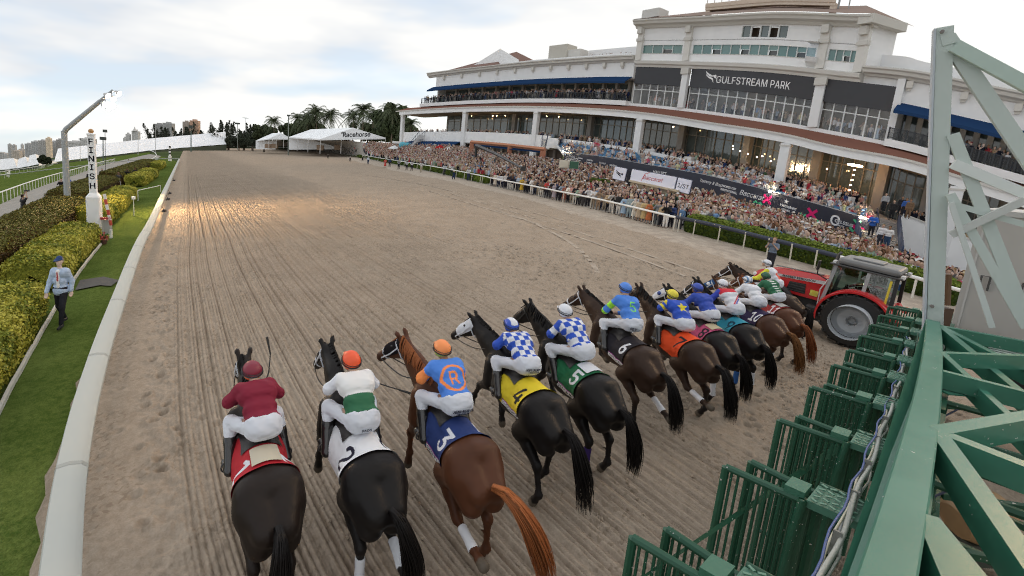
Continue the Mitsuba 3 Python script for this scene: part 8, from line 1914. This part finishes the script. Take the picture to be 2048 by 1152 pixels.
def wheel(name, x, y, Rr, w, lugs, rim_c):
    Q = np.array([[1, 0, 0], [0, 0, 1], [0, -1, 0]], float).T       # lathe axis z -> tractor's y
    out = 1 if y > 0 else -1
    k = f'{TR}__{name}'
    prof = [(Rr * .60, -w * .46), (Rr * .72, -w * .5), (Rr * .90, -w * .5), (Rr * .965, -w * .40), (Rr * .975, 0), (Rr * .965, w * .40), (Rr * .90, w * .5), (Rr * .72, w * .5), (Rr * .60, w * .46)]
    put(k, Tm(xf(lathe(prof, 40), Q, (x, y, Rr))), 'satin', TBLK, smooth=40)
    lg = []
    for i in range(lugs):
        for s in (-1, 1):
            a = 2 * math.pi * (i + (.5 if s > 0 else 0)) / lugs; ca, sa = math.cos(a), math.sin(a); rad = np.array([ca, 0, sa]); tan = np.array([-sa, 0, ca]); ax_ = norm(np.array([0, s, 0]) + tan * .75)
            lg.append(box(np.array([x, y, Rr]) + rad * Rr * .975 + np.array([0, s * w * .25, 0]), (Rr * .07, w * .58, .055 if Rr > .7 else .045), np.array([rad, ax_, np.cross(rad, ax_)])))
            lg.append(box(np.array([x, y + s * w * .49, Rr]) + rad * Rr * .93 + tan * .02, (Rr * .12, w * .06, .055), np.array([rad, [0, 1, 0], tan])))
    put(f'{k}__lugs', Tm(cat_(lg)), 'satin', TBLK); labels[f'{k}__lugs'] = {'kind': 'stuff'}
    d = out * w * .5
    rp = [(.0, .10), (Rr * .16, .10), (Rr * .18, .02), (Rr * .42, -.04), (Rr * .52, .02), (Rr * .585, .05), (Rr * .62, .05), (Rr * .62, -w * .8)]
    rv, rf = lathe(rp, 36); rv[:, 2] *= out; put(f'{k}__rim', Tm(xf((rv, rf), Q, (x, y + d * .80, Rr))), 'satin', rim_c, smooth=35)
    hv, hf = lathe([(0, .16), (Rr * .10, .16), (Rr * .12, .09), (Rr * .12, 0)], 12); hv[:, 2] *= out; put(f'{k}__hub', Tm(xf((hv, hf), Q, (x, y + d * .84, Rr))), 'satin', (.22, .23, .24), smooth=35)
    for i in range(8):
        a = 2 * math.pi * i / 8; c = np.array([x + Rr * .145 * math.cos(a), y + d * .8 + out * .11, Rr + Rr * .145 * math.sin(a)]); put(f'{k}__nut' + (f'_{i:03d}' if i else ''), Tm(tube([c, c + [0, out * .03, 0]], .022, 6)), 'satin', (.25, .26, .27))
wheel('rear_wheel', 0, .78, .90, .52, 20, (.44, .47, .50)); wheel('rear_wheel_001', 0, -.78, .90, .52, 20, (.44, .47, .50)); wheel('front_wheel', 2.45, .80, .64, .40, 16, (.40, .41, .42)); wheel('front_wheel_001', 2.45, -.80, .64, .40, 16, (.40, .41, .42))
tr('rear_axle', tube([(0, -.7, .90), (0, .7, .90)], .18, 10), TBLK); tr('front_axle', tube([(2.45, -.65, .62), (2.45, .65, .62)], .12, 8), TBLK); tr('gearbox', rbox((.45, 0, .85), (1.7, .60, .70), .06), (.03, .03, .032)); tr('engine', rbox((1.95, 0, .95), (1.6, .52, .62), .05), (.028, .028, .03)); tr('fuel_tank', rbox((.95, .55, .72), (.85, .42, .50), .08), (.022, .022, .023)); tr('fuel_tank', rbox((.95, -.55, .72), (.85, .42, .50), .08), (.022, .022, .023))
# bonnet
sec = lambda x, w, z0, z1: [(x, -w, z0), (x, w, z0), (x, w, z1 - .16), (x, w * .72, z1), (x, -w * .72, z1), (x, -w, z1 - .16)]
B_ = np.array(sec(1.02, .43, 1.12, 1.98) + sec(1.9, .42, 1.10, 1.93) + sec(2.75, .39, 1.02, 1.80) + sec(3.22, .33, .86, 1.58) + sec(3.34, .27, .80, 1.40)); fcs = []
for i in range(4): fcs += [[i * 6 + j, i * 6 + (j + 1) % 6, (i + 1) * 6 + (j + 1) % 6, (i + 1) * 6 + j] for j in range(6)]
fcs = np.array(fcs); tr('bonnet', (B_, np.vstack([fcs[:, [0, 1, 2]], fcs[:, [0, 2, 3]], [[24, 25, 26], [24, 26, 29], [26, 27, 28], [26, 28, 29], [0, 2, 1], [0, 5, 2], [2, 5, 3], [3, 5, 4]]])), TRED, 'gloss')
for s in (1, -1):
    for j, (x0, x1, z0, z1, c) in enumerate([(1.55, 2.15, 1.22, 1.58, TBLK), (2.62, 3.02, 1.18, 1.52, TBLK), (3.06, 3.24, 1.10, 1.42, TBLK)]):
        wq = lambda x: .436 - .02 * (x - 1.02) - (.05 * max(0, x - 2.75) / .5); P = np.array([(x0, s * wq(x0), z0), (x1, s * wq(x1), z0 - .02), (x1 - .06, s * wq(x1), z1 - .04), (x0 + .05, s * wq(x0), z1)]); P2 = P + [0, s * .012, 0]
        v = np.vstack([P, P2]); f = np.array([[4, 5, 6], [4, 6, 7], [0, 1, 5], [0, 5, 4], [1, 2, 6], [1, 6, 5], [2, 3, 7], [2, 7, 6], [3, 0, 4], [3, 4, 7]]); g_ = tr('side_grille', (v, f), c)
        for q in range(4):
            za = z0 + (z1 - z0) * (q + .5) / 4; put(f'{g_}__slat' + (f'_{q:03d}' if q else ''), Tm(beam((x0 + .04, s * (wq(x0) + .015), za), (x1 - .05, s * (wq(x1) + .015), za - .02), .012, .02)), 'satin', (.06, .06, .06))
    P = [(1.05, s * .442, 1.74), (2.75, s * .402, 1.58), (2.75, s * .402, 1.66), (1.05, s * .442, 1.86)]; v = np.array(P + [(a, b + s * .010, c) for a, b, c in P]); tr('side_stripe', (v, np.array([[4, 5, 6], [4, 6, 7], [0, 1, 5], [0, 5, 4], [2, 3, 7], [2, 7, 6]])), (.50, .51, .52))
    right = np.array([-1, 0, .094]) if s > 0 else np.array([1, 0, -.094]); right = norm(right); up_ = np.array([.094 * right[0] * -1, 0, 1.0]) if False else np.array([0, 0, 1.0]); up_ = norm(up_ - right * (up_ @ right))
    o = np.array([1.85, s * .440, 1.685]); tr('lettering', lettering('MASSEY FERGUSON', .075, o, right, up_, .008, True), (.03, .03, .032)); tr('badge', lettering('S', .12, (1.30, s * .447, 1.28), right, up_, .006, True), (.60, .50, .05)); tr('badge_plate', box((1.30, s * .438, 1.34), (.24, .012, .20)), (.55, .50, .10))
tr('front_grille', box((3.33, 0, 1.14), (.05, .42, .52)), TBLK); tr('bonnet_stripe', box((2.0, 0, 1.945), (1.5, .16, .02), np.array([norm([1, 0, -.06]), [0, 1, 0], norm([.06, 0, 1])])), (.10, .10, .10))
for s, nm in ((1, 'headlight'), (-1, 'headlight_001')): put(f'{TR}__{nm}', Tm(rbox((3.27, s * .24, 1.42), (.16, .16, .12), .03)), 'gloss', (.7, .7, .7))
tr('front_weight', rbox((3.42, 0, .78), (.28, .6, .36), .04), (.04, .04, .042)); tr('exhaust', tube([(1.12, -.50, 1.5), (1.12, -.52, 2.2), (1.12, -.52, 2.75), (1.05, -.52, 2.85)], [.07, .07, .05, .05], 10), (.06, .06, .06), smooth=True)
tr('front_fender', cat_([tube([np.array([2.45 + .74 * math.cos(a), .80, .64 + .74 * math.sin(a)]) for a in np.linspace(.5, 2.5, 12)], .05, 6)] + [box((2.45 + .74 * math.cos(a), .80, .64 + .74 * math.sin(a)), (.03, .40, .18), np.array([[math.cos(a), 0, math.sin(a)], [0, 1, 0], [-math.sin(a), 0, math.cos(a)]])) for a in np.linspace(.5, 2.5, 14)]), (.03, .03, .032)); tr('beacon_stalk', tube([(1.0, .60, 1.95), (1.3, .75, 2.1), (1.32, .78, 2.35)], .02, 6), TBLK); tr('mirror', rbox((1.32, .80, 2.42), (.06, .22, .34), .03), TBLK)
# cab
cb = {'fl': [(1.02, .62, 1.0), (.88, .60, 2.55)], 'fr': [(1.02, -.62, 1.0), (.88, -.60, 2.55)], 'ml': [(-.02, .76, 1.55), (-.02, .68, 2.55)], 'mr': [(-.02, -.76, 1.55), (-.02, -.68, 2.55)], 'rl': [(-.78, .70, 1.60), (-.72, .62, 2.55)], 'rr': [(-.78, -.70, 1.60), (-.72, -.62, 2.55)]}
for q in ('fl', 'fr', 'ml', 'mr', 'rl', 'rr'): tr('cab_pillar', beam(*cb[q], .07, .10, (1, 0, 0)), TGRY if q[0] != 'r' else TBLK)
GLS = 'cab_glass'; scene[GLS] = {'type': 'thindielectric', 'int_ior': 1.52, 'specular_transmittance': {'type': 'rgb', 'value': [.36, .46, .43]}}
def quad(a, b, c, d): return np.array([a, b, c, d], float), np.array([[0, 1, 2], [0, 2, 3]])
for s, l in ((1, 'l'), (-1, 'r')): tr('door_glass', quad((1.0, s * .62, 1.02), (.10, s * .76, 1.02), cb['m' + l][1], cb['f' + l][1]), None, GLS); tr('side_glass', quad(cb['m' + l][0], cb['r' + l][0], cb['r' + l][1], cb['m' + l][1]), None, GLS); tr('door_edge', cat_([tube([(1.0, s * .63, 1.0), (.10, s * .77, 1.0), (-.02, s * .77, 1.55)], .025, 5)]), TBLK); tr('door_handle', box((.12, s * .80, 1.62), (.16, .05, .05)), TBLK)
tr('windscreen', quad(cb['fr'][0], cb['fl'][0], cb['fl'][1], cb['fr'][1]), None, GLS); tr('rear_glass', quad(cb['rl'][0], cb['rr'][0], cb['rr'][1], cb['rl'][1]), None, GLS)
tr('roof', rbox((.06, 0, 2.72), (1.62, 1.40, .22), .09), (.17, .175, .18)); tr('roof_hatch', rbox((.15, 0, 2.86), (.8, .8, .06), .025), (.20, .205, .21)); tr('roof_lip', rbox((.10, 0, 2.57), (1.9, 1.5, .06), .025), (.05, .05, .05)); 
for x, y in ((.95, .55), (.95, -.55), (-.82, .55), (-.82, -.55)): tr('work_light', rbox((x, y, 2.62), (.10, .22, .13), .02), (.6, .6, .6), 'gloss')
tr('cab_floor', box((.15, 0, 1.0), (1.7, 1.3, .12)), (.05, .05, .05)); tr('seat', cat_([rbox((-.15, 0, 1.42), (.5, .52, .16), .05), rbox((-.42, 0, 1.75), (.14, .5, .6), .05)]), (.035, .035, .04)); tr('steering_wheel', tube([np.array([.52 + .05 * math.cos(a), .21 * math.sin(a), 1.68 + .18 * math.cos(a)]) for a in np.linspace(0, 2 * math.pi, 18)], .02, 5, False), TBLK); tr('dashboard', rbox((.72, 0, 1.38), (.36, .5, .55), .06), (.06, .06, .065))
tr('step', cat_([box((.62, .78, z), (.34, .24, .04)) for z in (.45, .72, .98)]), TBLK); tr('grab_rail', tube([(1.06, .72, 1.05), (1.10, .74, 1.6), (.98, .68, 2.0)], .018, 5), (.5, .5, .5))
# rear fenders, lamps, hitch
for s, nm in ((1, 'rear_fender'), (-1, 'rear_fender_001')):
    a = np.linspace(-.25, 2.75, 22); o = np.stack([np.cos(a) * 1.04, 0 * a, .90 + np.sin(a) * 1.02], 1); y0, y1 = s * .50, s * 1.06
    G_ = np.stack([o + [0, y0, 0], o * 1.0 + [0, s * 1.0, 0], o * [.97, 1, .97] + [0, y1, .02], o * [.93, 1, .94] + [0, y1, .02]], 1); put(f'{TR}__{nm}', Tm(grid(G_)), 'gloss', TRED, smooth=40)
    for j, (x, z, c) in enumerate(((-.98, 1.42, (.55, .10, .01)), (-1.02, 1.30, (.40, .01, .01)))): put(f'{TR}__{nm}__lamp' + (f'_{j:03d}' if j else ''), Tm(rbox((x, s * .92, z), (.08, .20, .09), .02)), 'gloss', c)
tr('rear_panel', box((-.80, 0, 1.38), (.10, 1.2, .42)), TRED, 'gloss'); tr('hitch', cat_([beam((-.5, s * .35, .62), (-1.5, s * .40, .50), .08, .10) for s in (-1, 1)] + [beam((-.6, 0, 1.2), (-1.3, 0, .95), .07, .07), beam((-1.1, .38, .6), (-.8, .38, 1.25), .05, .05), beam((-1.1, -.38, .6), (-.8, -.38, 1.25), .05, .05)]), (.40, .03, .03)); tr('drawbar', beam((-.4, 0, .45), (-1.6, 0, .42), .12, .06), TBLK); tr('hazard_strip', beam((-.62, .74, 1.65), (-.60, .70, 2.45), .03, .06, (1, 0, 0)), (.65, .52, .05))
# ---------------------------------------------------------------- loose clods thrown up behind the field
rs = np.random.default_rng(77); ico = trimesh.creation.icosahedron(); iv, if_ = np.array(ico.vertices), np.array(ico.faces); ms = []
A_, B_2 = at(560, 1060)[:2], at(1600, 690)[:2]
for i in range(1500):
    f = rs.random(); p = A_ + (B_2 - A_) * f + rs.normal(0, 1, 2) * [1.1, .9]; r0 = .010 + .022 * rs.random() ** 2
    ms.append((iv * r0 * rs.uniform(.6, 1.2, 3) + rs.normal(0, r0 * .15, iv.shape) + [p[0], p[1], float(terrain(*p)) + r0 * .2], if_))
put('sand_clods', cat_(ms), 'sand'); labels['sand_clods'] = {'kind': 'stuff', 'label': 'loose clods of sand scattered behind the hooves', 'category': 'sand'}
import re
for _k, _e in labels.items():
    if _e.get('category') == 'person':
        _l = _e['label']
        for _a, _b in ((r'^(wo)?man\b', 'person'), (r'^guard\b', 'person'), (r'^jockey\b', 'person riding'), (r'^spectator\b', 'person'), (r'^(distant )?runner\b', 'distant person running'), (r'^(slim |two-bag )?photographer\b', 'person photographing')): _l = re.sub(_a, _b, _l)
        _e['label'] = _l
        if 'group' in _e: _e['group'] = _e['group'].replace('spectators', 'people')
